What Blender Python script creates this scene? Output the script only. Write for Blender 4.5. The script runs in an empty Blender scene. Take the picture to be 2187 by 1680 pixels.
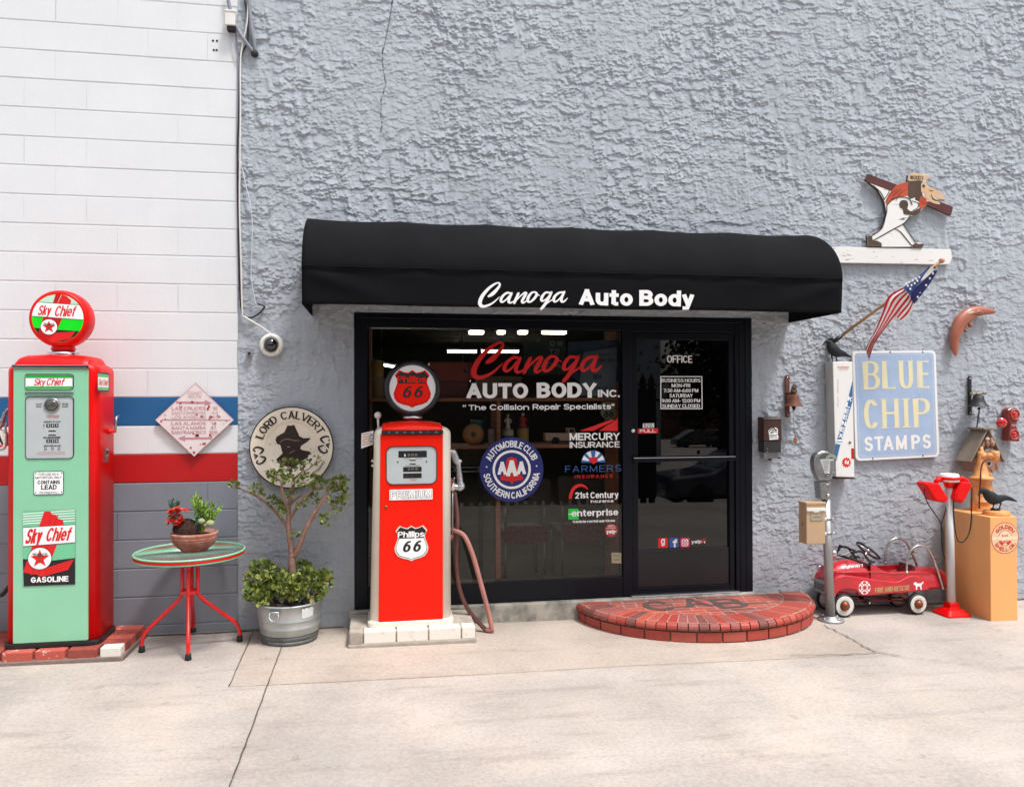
import bpy, bmesh, math, random
import numpy as np
from mathutils import Vector, Matrix
random.seed(7)
SC = bpy.context.scene
COL = SC.collection
R_ = math.radians
PI = math.pi

# ------------------------------------------------------------------ camera
F_PX, CX, CY = 1657.0, 1093.5, 840.0          # photograph measured at 2187 x 1680
YAW, PITCH, ROLL = R_(9.4), 0.0084, 0.0033
CAM = Vector((0.0, -5.96, 1.71))
_f = Vector((math.sin(YAW)*math.cos(PITCH), math.cos(YAW)*math.cos(PITCH), math.sin(PITCH)))
_r = Vector((math.cos(YAW), -math.sin(YAW), 0)); _u = _r.cross(_f)
_R = _r*math.cos(ROLL) - _u*math.sin(ROLL); _U = _u*math.cos(ROLL) + _r*math.sin(ROLL)
cd = bpy.data.cameras.new("camera"); cd.sensor_width = 36; cd.lens = 36*F_PX/2187.0
cd.clip_start = 0.05; cd.clip_end = 600
cam = bpy.data.objects.new("camera", cd); COL.objects.link(cam)
cam.matrix_world = Matrix(((_R.x, _U.x, -_f.x, CAM.x), (_R.y, _U.y, -_f.y, CAM.y), (_R.z, _U.z, -_f.z, CAM.z), (0, 0, 0, 1)))
SC.camera = cam

# ------------------------------------------------------------------ light
SUN_DIR = Vector((0.28, -0.33, 1.0)).normalized()          # towards the sun
elev = math.asin(SUN_DIR.z); azim = math.atan2(SUN_DIR.x, SUN_DIR.y)
W = bpy.data.worlds.new("World"); SC.world = W; W.use_nodes = True
nt = W.node_tree; bg = nt.nodes["Background"]
sky = nt.nodes.new("ShaderNodeTexSky"); sky.sky_type = 'NISHITA'; sky.sun_disc = False
sky.sun_elevation = elev; sky.sun_rotation = azim; sky.air_density = 1.0; sky.dust_density = 4.0; sky.ozone_density = 1.0
hs = nt.nodes.new("ShaderNodeHueSaturation"); hs.inputs["Saturation"].default_value = 0.36   # thin cloud: pale sky
nt.links.new(sky.outputs[0], hs.inputs["Color"]); nt.links.new(hs.outputs[0], bg.inputs[0])
bg.inputs[1].default_value = 0.105
sl = bpy.data.lights.new("sun", 'SUN'); sl.energy = 1.5; sl.angle = R_(10); sl.color = (1.0, 0.98, 0.955)
so = bpy.data.objects.new("sun", sl); COL.objects.link(so)
so.rotation_euler = SUN_DIR.to_track_quat('Z', 'Y').to_euler()
SC.view_settings.view_transform = 'Standard'; SC.view_settings.look = 'None'
SC.view_settings.exposure = 1.04; SC.view_settings.gamma = 1.0
SC.cycles.max_bounces = 8; SC.cycles.transparent_max_bounces = 24
SC.cycles.caustics_reflective = False; SC.cycles.caustics_refractive = False

# ------------------------------------------------------------------ photo measuring
def ray(x, y): return _f + _R*((x-CX)/F_PX) - _U*((y-CY)/F_PX)
def P(x, y, Y=0.0):
    d = ray(x, y); return CAM + d*((Y-CAM.y)/d.y)
def gz(x): return -0.0095*(x-1.0)                            # the yard falls gently to the right
def zm(ox, oy, s):                                           # measure in an enlarged detail of the photograph
    return lambda x, y, Y=0.0: P((ox+x*s)/1.21765, (oy+y*s)/1.21765, Y)
D0 = lambda x, y, Y=0.0: P(x, y, Y)
def rect(z, x0, y0, x1, y1, Y=0.0):                          # -> X0, X1, Z0, Z1 of an upright rectangle on plane Y
    xm, ym = (x0+x1)/2, (y0+y1)/2
    return z(x0, ym, Y).x, z(x1, ym, Y).x, z(xm, y1, Y).z, z(xm, y0, Y).z

# ------------------------------------------------------------------ materials
def hexl(h):
    h = h.lstrip('#'); o = []
    for i in (0, 2, 4):
        c = int(h[i:i+2], 16)/255; o.append(c/12.92 if c <= .04045 else ((c+.055)/1.055)**2.4)
    return tuple(o)
_M = {}
def mat(name, col, rough=0.5, metal=0.0, var=0.0, vscale=6.0, bump=0.0, bscale=40.0, spec=0.5, coat=0.0, dark=None, thr=None, stretch=None):
    if name in _M: return _M[name]
    c = hexl(col) if isinstance(col, str) else col
    m = bpy.data.materials.new(name); m.use_nodes = True; t = m.node_tree
    b = t.nodes["Principled BSDF"]
    b.inputs["Base Color"].default_value = (*c, 1); b.inputs["Roughness"].default_value = rough
    b.inputs["Metallic"].default_value = metal; b.inputs["Specular IOR Level"].default_value = spec
    b.inputs["Coat Weight"].default_value = coat
    m.diffuse_color = (*c, 1)
    if var or bump:
        tc = t.nodes.new("ShaderNodeTexCoord"); src = tc.outputs["Object"]
        if stretch:
            mp = t.nodes.new("ShaderNodeMapping"); mp.inputs["Scale"].default_value = stretch
            t.links.new(src, mp.inputs[0]); src = mp.outputs[0]
    if var:
        n = t.nodes.new("ShaderNodeTexNoise"); n.inputs["Scale"].default_value = vscale; n.inputs["Detail"].default_value = 6
        n.inputs["Roughness"].default_value = 0.62
        t.links.new(src, n.inputs["Vector"])
        cr = t.nodes.new("ShaderNodeValToRGB")
        d = hexl(dark) if isinstance(dark, str) else (dark or tuple(x*(1-var) for x in c))
        lo, hi = thr or (0.3, 0.7)
        cr.color_ramp.elements[0].position = lo; cr.color_ramp.elements[1].position = hi
        cr.color_ramp.elements[0].color = (*d, 1); cr.color_ramp.elements[1].color = (*c, 1)
        t.links.new(n.outputs["Fac"], cr.inputs[0]); t.links.new(cr.outputs[0], b.inputs["Base Color"])
        rr = t.nodes.new("ShaderNodeMapRange"); rr.inputs[3].default_value = min(1, rough+.12); rr.inputs[4].default_value = max(0.02, rough-.06)
        t.links.new(n.outputs["Fac"], rr.inputs[0]); t.links.new(rr.outputs[0], b.inputs["Roughness"])
    if bump:
        n2 = t.nodes.new("ShaderNodeTexNoise"); n2.inputs["Scale"].default_value = bscale; n2.inputs["Detail"].default_value = 5
        t.links.new(src, n2.inputs["Vector"])
        bp = t.nodes.new("ShaderNodeBump"); bp.inputs["Strength"].default_value = min(1, bump); bp.inputs["Distance"].default_value = 0.004
        t.links.new(n2.outputs["Fac"], bp.inputs["Height"]); t.links.new(bp.outputs[0], b.inputs["Normal"])
    _M[name] = m
    return m
def emit(name, col, s):
    m = mat(name, col); b = m.node_tree.nodes["Principled BSDF"]
    b.inputs["Emission Color"].default_value = (*hexl(col), 1); b.inputs["Emission Strength"].default_value = s
    return m
def glass(name, tint, base=0.05, body=0.0, bodycol=(0.3, 0.35, 0.35)):
    if name in _M: return _M[name]
    m = bpy.data.materials.new(name); m.use_nodes = True; t = m.node_tree; t.nodes.clear()
    out = t.nodes.new("ShaderNodeOutputMaterial"); tr = t.nodes.new("ShaderNodeBsdfTransparent"); gl = t.nodes.new("ShaderNodeBsdfGlossy")
    tr.inputs[0].default_value = (*tint, 1); gl.inputs["Roughness"].default_value = 0.0; gl.inputs[0].default_value = (1, 1, 1, 1)
    lw = t.nodes.new("ShaderNodeLayerWeight"); lw.inputs[0].default_value = 0.5
    pw = t.nodes.new("ShaderNodeMath"); pw.operation = 'POWER'; pw.inputs[1].default_value = 5
    t.links.new(lw.outputs["Facing"], pw.inputs[0])
    mr = t.nodes.new("ShaderNodeMapRange"); mr.inputs[3].default_value = base; mr.inputs[4].default_value = 1.0
    t.links.new(pw.outputs[0], mr.inputs[0])
    mx = t.nodes.new("ShaderNodeMixShader"); t.links.new(mr.outputs[0], mx.inputs[0])
    src = tr.outputs[0]
    if body:
        df = t.nodes.new("ShaderNodeBsdfDiffuse"); df.inputs[0].default_value = (*bodycol, 1)
        m2 = t.nodes.new("ShaderNodeMixShader"); m2.inputs[0].default_value = body
        t.links.new(tr.outputs[0], m2.inputs[1]); t.links.new(df.outputs[0], m2.inputs[2]); src = m2.outputs[0]
    t.links.new(src, mx.inputs[1]); t.links.new(gl.outputs[0], mx.inputs[2]); t.links.new(mx.outputs[0], out.inputs[0])
    _M[name] = m
    return m

# ------------------------------------------------------------------ mesh builder
class MB:
    def __init__(s): s.v = []; s.f = []; s.fm = []; s.fs = []; s.mats = []
    def mi(s, m):
        if m not in s.mats: s.mats.append(m)
        return s.mats.index(m)
    def add(s, vs, fs, m, smooth=False):
        b = len(s.v); i = s.mi(m)
        s.v.extend(tuple(v) for v in vs)
        for f in fs:
            s.f.append(tuple(b+k for k in f)); s.fm.append(i); s.fs.append(smooth)
        return s
    def box(s, x0, x1, y0, y1, z0, z1, m):
        return s.hexa([(x0, y0, z0), (x1, y0, z0), (x1, y1, z0), (x0, y1, z0), (x0, y0, z1), (x1, y0, z1), (x1, y1, z1), (x0, y1, z1)], m)
    def hexa(s, vs, m):
        return s.add(vs, [(0, 3, 2, 1), (4, 5, 6, 7), (0, 1, 5, 4), (1, 2, 6, 5), (2, 3, 7, 6), (3, 0, 4, 7)], m)
    def prism(s, pts, off, m, mside=None, smooth=False):     # planar outline + extrusion vector
        off = Vector(off); n = len(pts); a = [Vector(p) for p in pts]; b = [p+off for p in a]
        s.add(a+b, [tuple(range(n)), tuple(range(2*n-1, n-1, -1))], m)
        s.add(a+b, [(i, n+i, n+(i+1) % n, (i+1) % n) for i in range(n)], mside or m, smooth)
        return s
    def poly(s, pts, m): return s.add(pts, [tuple(range(len(pts)))], m)
    def tube(s, path, r, m, n=10, flat=1.0, cap=True, closed=False, up=None, smooth=True):
        path = [Vector(p) for p in path]; k = len(path)
        rs = list(r) if isinstance(r, (list, tuple)) else [r]*k
        vs = []; prev = None
        for i, p in enumerate(path):
            if closed: t = path[(i+1) % k]-path[i-1]
            else: t = path[min(i+1, k-1)]-path[max(i-1, 0)]
            t = t.normalized() if t.length > 1e-9 else Vector((0, 0, 1))
            if up is not None: a = Vector(up)
            elif prev is None: a = Vector((0, 0, 1)) if abs(t.z) < .9 else Vector((1, 0, 0))
            else: a = prev
            x = a - t*a.dot(t)
            if x.length < 1e-6: x = t.orthogonal()
            x.normalize(); y = t.cross(x); prev = x
            rr = rs[i]
            ra, rb = rr if isinstance(rr, (tuple, list)) else (rr, rr*flat)
            for j in range(n):
                w = 2*PI*j/n; vs.append(p + x*math.cos(w)*ra + y*math.sin(w)*rb)
        fs = []
        for i in range(k if closed else k-1):
            for j in range(n):
                i2 = (i+1) % k
                fs.append((i*n+j, i*n+(j+1) % n, i2*n+(j+1) % n, i2*n+j))
        if cap and not closed: fs += [tuple(range(n-1, -1, -1)), tuple(range((k-1)*n, k*n))]
        return s.add(vs, fs, m, smooth)
    def lathe(s, prof, c, axis, m, n=32, smooth=True, caps=True):  # prof: (radius, height along axis)
        c = Vector(c); ax = Vector(axis).normalized()
        x = ax.orthogonal().normalized(); y = ax.cross(x); k = len(prof); vs = []
        for r, h in prof:
            for j in range(n):
                w = 2*PI*j/n; vs.append(c+ax*h+(x*math.cos(w)+y*math.sin(w))*max(r, 1e-5))
        fs = [(i*n+j, i*n+(j+1) % n, (i+1)*n+(j+1) % n, (i+1)*n+j) for i in range(k-1) for j in range(n)]
        caps = caps and prof[0] != prof[-1]
        if caps and prof[0][0] > 1e-4: fs.append(tuple(range(n-1, -1, -1)))
        if caps and prof[-1][0] > 1e-4: fs.append(tuple(range((k-1)*n, k*n)))
        return s.add(vs, fs, m, smooth)
    def ball(s, c, r, m, n=16, k=10):
        rx, ry, rz = r if isinstance(r, (tuple, list)) else (r, r, r)
        c = Vector(c); vs = []; 
        for i in range(k+1):
            a = PI*i/k
            for j in range(n):
                w = 2*PI*j/n
                vs.append(c+Vector((rx*math.sin(a)*math.cos(w), ry*math.sin(a)*math.sin(w), rz*math.cos(a))))
        return s.add(vs, [(i*n+j, (i+1)*n+j, (i+1)*n+(j+1) % n, i*n+(j+1) % n) for i in range(k) for j in range(n)], m, True)
    def loft(s, secs, m, cap=True, smooth=True, closed_sec=True):    # list of equal-length rings
        n = len(secs[0]); k = len(secs); vs = [p for r in secs for p in r]
        rg = n if closed_sec else n-1
        fs = [(i*n+j, i*n+(j+1) % n, (i+1)*n+(j+1) % n, (i+1)*n+j) for i in range(k-1) for j in range(rg)]
        if cap and closed_sec: fs += [tuple(range(n-1, -1, -1)), tuple(range((k-1)*n, k*n))]
        return s.add(vs, fs, m, smooth)
    def disc(s, M, cx, cy, r, m, l=0.0, n=40, r2=None, a0=0, a1=360):
        A = [R_(a0+(a1-a0)*i/n) for i in range(n+1)]
        o = [M(cx+math.cos(a)*r, cy+math.sin(a)*r, l) for a in A]
        if r2 is None:
            if abs(a1-a0) >= 360: return s.poly(o[:-1], m)
            return s.poly(o, m)
        q = [M(cx+math.cos(a)*r2, cy+math.sin(a)*r2, l) for a in A]
        return s.add(o+q, [(i, i+1, n+2+i, n+1+i) for i in range(n)], m)
    def build(s, name, parent=None, bevel=0.0, seg=2, sub=0, label=None, solid=0.0, smooth_all=None, angle=40, fix=True):
        me = bpy.data.meshes.new(name)
        org = Vector(parent.get('_w', (0, 0, 0))) if parent is not None else Vector((0, 0, 0))
        me.from_pydata([(v[0]-org.x, v[1]-org.y, v[2]-org.z) for v in s.v], [], s.f)
        for m in s.mats: me.materials.append(m)
        me.polygons.foreach_set('material_index', s.fm)
        me.polygons.foreach_set('use_smooth', [True]*len(s.fs) if smooth_all else s.fs)
        if fix and (bevel or sub or solid):
            bm = bmesh.new(); bm.from_mesh(me); bmesh.ops.remove_doubles(bm, verts=bm.verts, dist=1e-5)
            bmesh.ops.recalc_face_normals(bm, faces=bm.faces); bm.to_mesh(me); bm.free()
        o = bpy.data.objects.new(name, me); COL.objects.link(o)
        if parent is not None:
            o.parent = parent; o['_w'] = tuple(org)
        if solid:
            md = o.modifiers.new("s", 'SOLIDIFY'); md.thickness = solid; md.offset = 0
        if bevel:
            md = o.modifiers.new("b", 'BEVEL'); md.width = bevel; md.segments = seg; md.limit_method = 'ANGLE'; md.angle_limit = R_(angle)
            md.harden_normals = False
        if sub:
            md = o.modifiers.new("u", 'SUBSURF'); md.levels = sub; md.render_levels = sub
        if label: o['label'] = label
        return o

def thing(name, label, cat, loc=(0, 0, 0), group=None):
    o = bpy.data.objects.new(name, None); COL.objects.link(o); o.location = loc; o['_w'] = tuple(loc)
    o.empty_display_size = 0.1
    o['label'] = label; o['category'] = cat
    if group: o['group'] = group
    return o
def tag(o, label, cat, group=None):
    o['label'] = label; o['category'] = cat
    if group: o['group'] = group
    return o
def struct(o, kind='structure'):
    o['kind'] = kind; return o
def dup(root, delta, label=None):
    r = root.copy(); COL.objects.link(r); r.location = Vector(root.location)+Vector(delta)
    r['_w'] = tuple(r.location)
    if label: r['label'] = label
    for ch in list(root.children):
        c = ch.copy(); COL.objects.link(c); c.parent = r
        for g in list(ch.children):
            d = g.copy(); COL.objects.link(d); d.parent = c
    return r
def cr(pts, n=6, closed=False):                              # Catmull-Rom through points of any dimension
    pts = [tuple(p) for p in pts]; k = len(pts); out = []
    rng = range(k if closed else k-1)
    for i in rng:
        g = (lambda j: pts[j % k]) if closed else (lambda j: pts[max(0, min(k-1, j))])
        p0, p1, p2, p3 = g(i-1), g(i), g(i+1), g(i+2)
        for j in range(n):
            t = j/n
            out.append(tuple(.5*((2*b)+(c-a)*t+(2*a-5*b+4*c-d)*t*t+(3*b-a-3*c+d)*t**3) for a, b, c, d in zip(p0, p1, p2, p3)))
    if not closed: out.append(pts[-1])
    return out
def rrect(x0, x1, y0, y1, r, n=6):
    o = []
    for cx, cy, a in ((x1-r, y1-r, 0), (x0+r, y1-r, 90), (x0+r, y0+r, 180), (x1-r, y0+r, 270)):
        for i in range(n+1):
            w = R_(a+90*i/n); o.append((cx+r*math.cos(w), cy+r*math.sin(w)))
    return o
def plane(Y): return lambda u, v, l=0.0: Vector((u, Y-l, v))   # upright plane facing the street

# ------------------------------------------------------------------ lettering: strokes drawn with a broad pen
GL = {}
def _g(ch, w, s): GL[ch] = (w, s)
for line in '''A|.78|0,0 .5,1 1,0;.2,.3 .8,.3
B|.68|0,0 0,1 .5,1 @.5,.765,.42,.235,90,-90 .02,.53;.45,.53 @.5,.265,.5,.265,90,-90 0,0
C|.74|@.5,.5,.5,.5,42,318
D|.74|0,0 0,1 .4,1 @.4,.5,.6,.5,90,-90 z
E|.62|1,0 0,0 0,1 1,1;0,.52 .88,.52
F|.58|0,0 0,1 1,1;0,.5 .85,.5
G|.78|@.5,.5,.5,.5,45,345 1,.45 .55,.45
H|.72|0,0 0,1;1,0 1,1;0,.52 1,.52
I|0|0,0 0,1
J|.52|1,1 1,.28 @.5,.28,.5,.28,0,-180
K|.74|0,0 0,1;1,1 .05,.4;.35,.6 1,0
L|.58|0,1 0,0 1,0
M|.86|0,0 0,1 .5,.1 1,1 1,0
N|.74|0,0 0,1 1,0 1,1
O|.8|@.5,.5,.5,.5,0,360 z
P|.66|0,0 0,1 .5,1 @.52,.735,.48,.265,90,-90 .02,.47
Q|.8|@.5,.5,.5,.5,0,360 z;.6,.25 1,0
R|.72|0,0 0,1 .5,1 @.52,.735,.48,.265,90,-90 .02,.47;.5,.47 1,0
S|.68|@.5,.75,.46,.25,25,270 @.5,.25,.5,.25,90,-155
T|.66|0,1 1,1;.5,1 .5,0
U|.72|0,1 0,.32 @.5,.32,.5,.32,180,360 1,1
V|.74|0,1 .5,0 1,1
W|1.05|0,1 .25,0 .5,.95 .75,0 1,1
X|.72|0,0 1,1;0,1 1,0
Y|.72|0,1 .5,.45 1,1;.5,.45 .5,0
Z|.64|0,1 1,1 0,0 1,0
a|.56|1,.44 .45,.44 @.42,.22,.42,.22,90,270 1,.1;1,0 1,.46 @.5,.46,.5,.26,0,160
b|.6|0,0 0,1;@.5,.36,.5,.36,0,360 z
c|.54|@.5,.36,.5,.36,45,315
d|.6|1,0 1,1;@.5,.36,.5,.36,0,360 z
e|.58|.02,.38 1,.38 @.5,.36,.5,.36,5,320
f|.36|.4,0 .4,.75 @.95,.75,.55,.25,180,95;0,.7 .95,.7
g|.6|@.5,.36,.5,.36,0,360 z;1,.72 1,-.05 @.5,-.05,.5,.22,0,-150
h|.58|0,0 0,1;0,.4 @.5,.4,.5,.32,180,0 1,0
i|0|0,0 0,.72;0,.93 0,1.02
j|.2|1,.72 1,-.1 @.4,-.1,.6,.18,0,-90;1,.93 1,1.02
k|.56|0,0 0,1;.95,.72 .05,.28;.35,.45 1,0
l|0|0,0 0,1
m|.94|0,0 0,.72;0,.45 @.25,.45,.25,.27,180,0 .5,0;.5,.45 @.75,.45,.25,.27,180,0 1,0
n|.58|0,0 0,.72;0,.4 @.5,.4,.5,.32,180,0 1,0
o|.6|@.5,.36,.5,.36,0,360 z
p|.6|0,.72 0,-.28;@.5,.36,.5,.36,0,360 z
q|.6|1,.72 1,-.28;@.5,.36,.5,.36,0,360 z
r|.36|0,0 0,.72;0,.38 @.85,.38,.85,.34,180,85
s|.52|@.5,.54,.45,.18,25,270 @.5,.18,.5,.18,90,-155
t|.36|.4,.95 .4,.15 @.85,.18,.45,.18,180,275;0,.7 .95,.7
u|.58|0,.72 0,.32 @.5,.32,.5,.32,180,360;1,.72 1,0
v|.56|0,.72 .5,0 1,.72
w|.84|0,.72 .25,0 .5,.68 .75,0 1,.72
x|.54|0,0 1,.72;0,.72 1,0
y|.56|0,.72 .52,.0;1,.72 .4,-.26 .1,-.27
z|.5|0,.72 1,.72 0,0 1,0
0|.6|@.5,.5,.5,.5,0,360 z
1|.3|0,.8 1,1 1,0
2|.6|@.5,.72,.5,.28,165,-28 0,0 1,0
3|.6|@.48,.76,.46,.24,150,-90 @.48,.26,.52,.26,90,-150
4|.64|.76,0 .76,1 0,.28 1,.28
5|.6|.95,1 .15,1 .05,.5 @.48,.32,.52,.32,140,-150
6|.6|@.5,.31,.5,.31,0,360 z;@.85,.33,.85,.67,95,182
7|.58|0,1 1,1 .35,0
8|.6|@.5,.76,.42,.24,0,360 z;@.5,.26,.5,.26,0,360 z
9|.6|@.5,.69,.5,.31,0,360 z;@.15,.67,.85,.67,-85,2
.|0|0,0 0,.05
:|0|0,0 0,.08;0,.5 0,.58
-|.34|0,.38 1,.38
"|.24|0,.72 0,1;1,.72 1,1
'|0|0,.72 0,1
$|.6|@.5,.72,.44,.2,25,270 @.5,.28,.5,.24,90,-155;.5,-.08 .5,1.08
¢|.5|@.5,.36,.5,.36,45,315;.5,-.15 .5,.88
(|.2|@1,.5,1,.6,125,235
)|.2|@0,.5,1,.6,55,-55
/|.4|0,0 1,1
&|.7|1,0 .2,.72 @.42,.8,.3,.2,200,-20 .1,.35 @.4,.24,.4,.24,150,330 1,.5
*|0|0,.5 0,.56
,|0|0,.04 0,-.1'''.split('\n'):
    _a = line.split('|'); _g(_a[0], float(_a[1]), _a[2])
def _strokes(s):
    res = []
    for st in s.split(';'):
        pts = []; closed = False
        for t in st.split():
            if t == 'z': closed = True
            elif t[0] == '@':
                cx, cy, rx, ry, a0, a1 = map(float, t[1:].split(','))
                k = max(5, int(abs(a1-a0)/18))
                for i in range(k+1):
                    if closed is False and abs(a1-a0) == 360 and i == k: break
                    w = R_(a0+(a1-a0)*i/k); pts.append((cx+rx*math.cos(w), cy+ry*math.sin(w)))
            else: pts.append(tuple(map(float, t.split(','))))
        o = []
        for p in pts:
            if not o or abs(p[0]-o[-1][0])+abs(p[1]-o[-1][1]) > 1e-4: o.append(p)
        if closed: res.append((o, True)); continue
        cur = [o[0]]                                         # sharp corners become two strokes, each run a little past the corner
        for i in range(1, len(o)-1):
            a, b, c = o[i-1], o[i], o[i+1]
            u = (b[0]-a[0], b[1]-a[1]); v = (c[0]-b[0], c[1]-b[1]); lu = math.hypot(*u); lv = math.hypot(*v)
            if (u[0]*v[0]+u[1]*v[1])/(lu*lv) < -.15:
                e = .03
                cur.append((b[0]+u[0]/lu*e*.5, b[1]+u[1]/lu*e)); res.append((cur, False)); cur = [(b[0]-v[0]/lv*e*.5, b[1]-v[1]/lv*e)]
            else: cur.append(b)
        cur.append(o[-1]); res.append((cur, False))
    return res
def _pen(pts, closed, wx, wy, ws=None):                      # left and right edges of a stroke
    n = len(pts); Lf = []; Rt = []
    def nrm(a, b):
        dx, dy = b[0]-a[0], b[1]-a[1]; l = math.hypot(dx, dy) or 1e-9
        return (-dy/l, dx/l)
    for i in range(n):
        ns = []
        if closed or i > 0: ns.append(nrm(pts[i-1], pts[i]))
        if closed or i < n-1: ns.append(nrm(pts[i], pts[(i+1) % n]))
        a = ns[0]; b = ns[-1]; mx, my = a[0]+b[0], a[1]+b[1]; l = math.hypot(mx, my)
        if l < .3: mx, my = a; l = 1.0
        mx /= l; my /= l
        d = max(.55, mx*a[0]+my*a[1])
        k = .5/d
        h = math.hypot(wx*mx, wy*my) or 1e-9
        sc = ws[i] if ws else 1.0
        ox, oy = wx*wx*mx/h*k*sc, wy*wy*my/h*k*sc
        Lf.append((pts[i][0]+ox, pts[i][1]+oy)); Rt.append((pts[i][0]-ox, pts[i][1]-oy))
    return Lf, Rt
def text(mb, s, X0, X1, Z0, Z1, M, m, wt=(.17, .15), shear=0.0, lift=0.0, serif=0.0, gap=.075, space=.30, arc=None, clamp=True, lay=None):
    """capital height Z0..Z1, natural width fitted to X0..X1; M maps (u, v, lift) to the world"""
    H = Z1-Z0; px_, py_ = wt; wx, wy = lay or wt
    rigid = flex = 0.0; items = []
    for ch in s:
        if ch == ' ': items.append((None, space)); flex += space; continue
        w, st = GL.get(ch, GL['.']); items.append((st, w)); rigid += wx; flex += w
        flex += gap
    flex -= gap
    Wd = (X1-X0)/H
    k = (Wd-rigid)/flex if flex else 1
    x = 0.0; zl = 0
    for st, w in items:
        if st is None: x += w*k; continue
        for pts, closed in _strokes(st):
            q = [(x+wx/2+px*w*k, wy/2+py*(1-wy)) for px, py in pts]
            if not closed:                                   # square ends reach the cap line and the side of the letter
                for i0, i1 in ((0, 1), (-1, -2)):
                    dx, dy = q[i0][0]-q[i1][0], q[i0][1]-q[i1][1]; l_ = math.hypot(dx, dy) or 1
                    q[i0] = (q[i0][0]+dx/l_*px_*.5*abs(dx/l_), q[i0][1]+dy/l_*py_*.5*abs(dy/l_))
            Lf, Rt = _pen(q, closed, px_, py_)
            if clamp:
                hi = 1.0 if max(p[1] for p in pts) <= 1.12 and '$' != s else 9
                lo = 0.0 if min(p[1] for p in pts) >= -.101 else -9
                Lf = [(a, min(hi, max(lo, b))) for a, b in Lf]; Rt = [(a, min(hi, max(lo, b))) for a, b in Rt]
            zl += 1; l = lift+.00015*(zl % 7)
            def T(p):
                a, b = p[0]+shear*p[1], p[1]
                if arc:
                    cx, cy, r, a0, a1, sgn = arc           # sgn +1 letters on top of circle, -1 underneath
                    t = a/Wd; w_ = R_(a0+(a1-a0)*t); rr = r+(b*H)*sgn
                    return M(cx+rr*math.cos(w_), cy+rr*math.sin(w_), l)
                return M(X0+a*H, Z0+b*H, l)
            n = len(q); l0 = l
            for i in range(n if closed else n-1):
                j = (i+1) % n; l = l0+.000032*i; mb.add([T(Lf[i]), T(Lf[j]), T(Rt[j]), T(Rt[i])], [(0, 1, 2, 3)], m)
            l = l0
            if serif and not closed:
                for e, nb in ((q[0], q[1]), (q[-1], q[-2])):
                    dx, dy = abs(e[0]-nb[0]), abs(e[1]-nb[1])
                    if dy > dx and (e[1] < .2 or e[1] > .8):
                        y0 = 0 if e[1] < .5 else 1-serif*.55; zl += 1; l2 = lift+.00015*(zl % 7)+.00007
                        c = [(e[0]-wx/2-serif, y0), (e[0]+wx/2+serif, y0), (e[0]+wx/2+serif, y0+serif*.55), (e[0]-wx/2-serif, y0+serif*.55)]
                        l = l2; mb.add([T(p) for p in c], [(0, 1, 2, 3)], m)
        x += wx+(w+gap)*k
def brush(mb, strokes, M, m, lift=0.0, n=6, wscale=1.0):           # strokes: lists of (x, y, width) smoothed
    for i, st in enumerate(strokes):
        q = cr(st, n); pts = [(a, b) for a, b, c in q]; ws = [max(1e-4, c)*wscale for a, b, c in q]
        Lf, Rt = _pen(pts, False, 1, 1, ws); k = len(q); l = lift+.00034*(i % 4)
        # round ends
        def endcap(c, r, away):
            a0 = math.atan2(away[1], away[0])
            return [(c[0]+r*math.cos(a0+t), c[1]+r*math.sin(a0+t)) for t in (PI/3, PI/6, 0, -PI/6, -PI/3)]
        for j in range(k-1):
            lj = l+.000032*(j % 10)
            mb.add([M(*Lf[j], lj), M(*Lf[j+1], lj), M(*Rt[j+1], lj), M(*Rt[j], lj)], [(0, 1, 2, 3)], m)
        for c, nb, r, A, B in ((pts[0], pts[1], ws[0]/2, Lf[0], Rt[0]), (pts[-1], pts[-2], ws[-1]/2, Rt[-1], Lf[-1])):
            e = endcap(c, r, (c[0]-nb[0], c[1]-nb[1]))
            mb.poly([M(*A, l-.00001)]+[M(a, b, l-.00001) for a, b in e]+[M(*B, l-.00001)], m)
def star(cx, cy, r, k=5, inner=.42, rot=90):
    return [(cx+(r if i % 2 == 0 else r*inner)*math.cos(R_(rot+180*i/k)), cy+(r if i % 2 == 0 else r*inner)*math.sin(R_(rot+180*i/k))) for i in range(2*k)]

CANOGA = [
 [(530,430,40),(590,390,58),(650,330,48),(695,270,38),(705,230,28),(675,212,24),(610,240,34),(520,310,46),(430,420,56),(390,510,60),(395,570,58),(440,595,44),(510,580,36),(590,540,28),(660,480,18),(700,440,10)],
 [(885,385,30),(820,375,34),(750,430,40),(722,495,44),(745,525,30),(800,490,24),(860,420,24)],
 [(895,380,36),(855,470,42),(848,520,42),(880,535,28),(940,500,14),(985,450,10)],
 [(985,400,28),(1000,390,38),(960,480,44),(935,540,40)],
 [(950,520,16),(1030,430,20),(1100,375,30),(1125,385,40),(1090,450,42),(1060,510,42),(1080,535,30),(1140,500,14)],
 [(1270,365,26),(1220,370,32),(1170,430,44),(1150,500,44),(1190,522,30),(1260,460,40),(1295,395,40),(1270,362,28)],
 [(1290,390,16),(1340,420,14)],
 [(1510,375,30),(1440,370,32),(1385,430,42),(1370,490,44),(1400,505,28),(1460,460,22),(1515,390,22)],
 [(1530,365,36),(1480,470,44),(1420,570,46),(1370,630,40),(1362,640,34)],
 [(1440,560,14),(1520,500,18),(1570,470,12)],
 [(1720,365,30),(1650,375,34),(1585,430,42),(1565,490,44),(1590,520,28),(1650,480,22),(1710,400,22)],
 [(1735,360,36),(1695,450,42),(1690,510,42),(1730,515,28),(1785,460,12)]]
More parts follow.
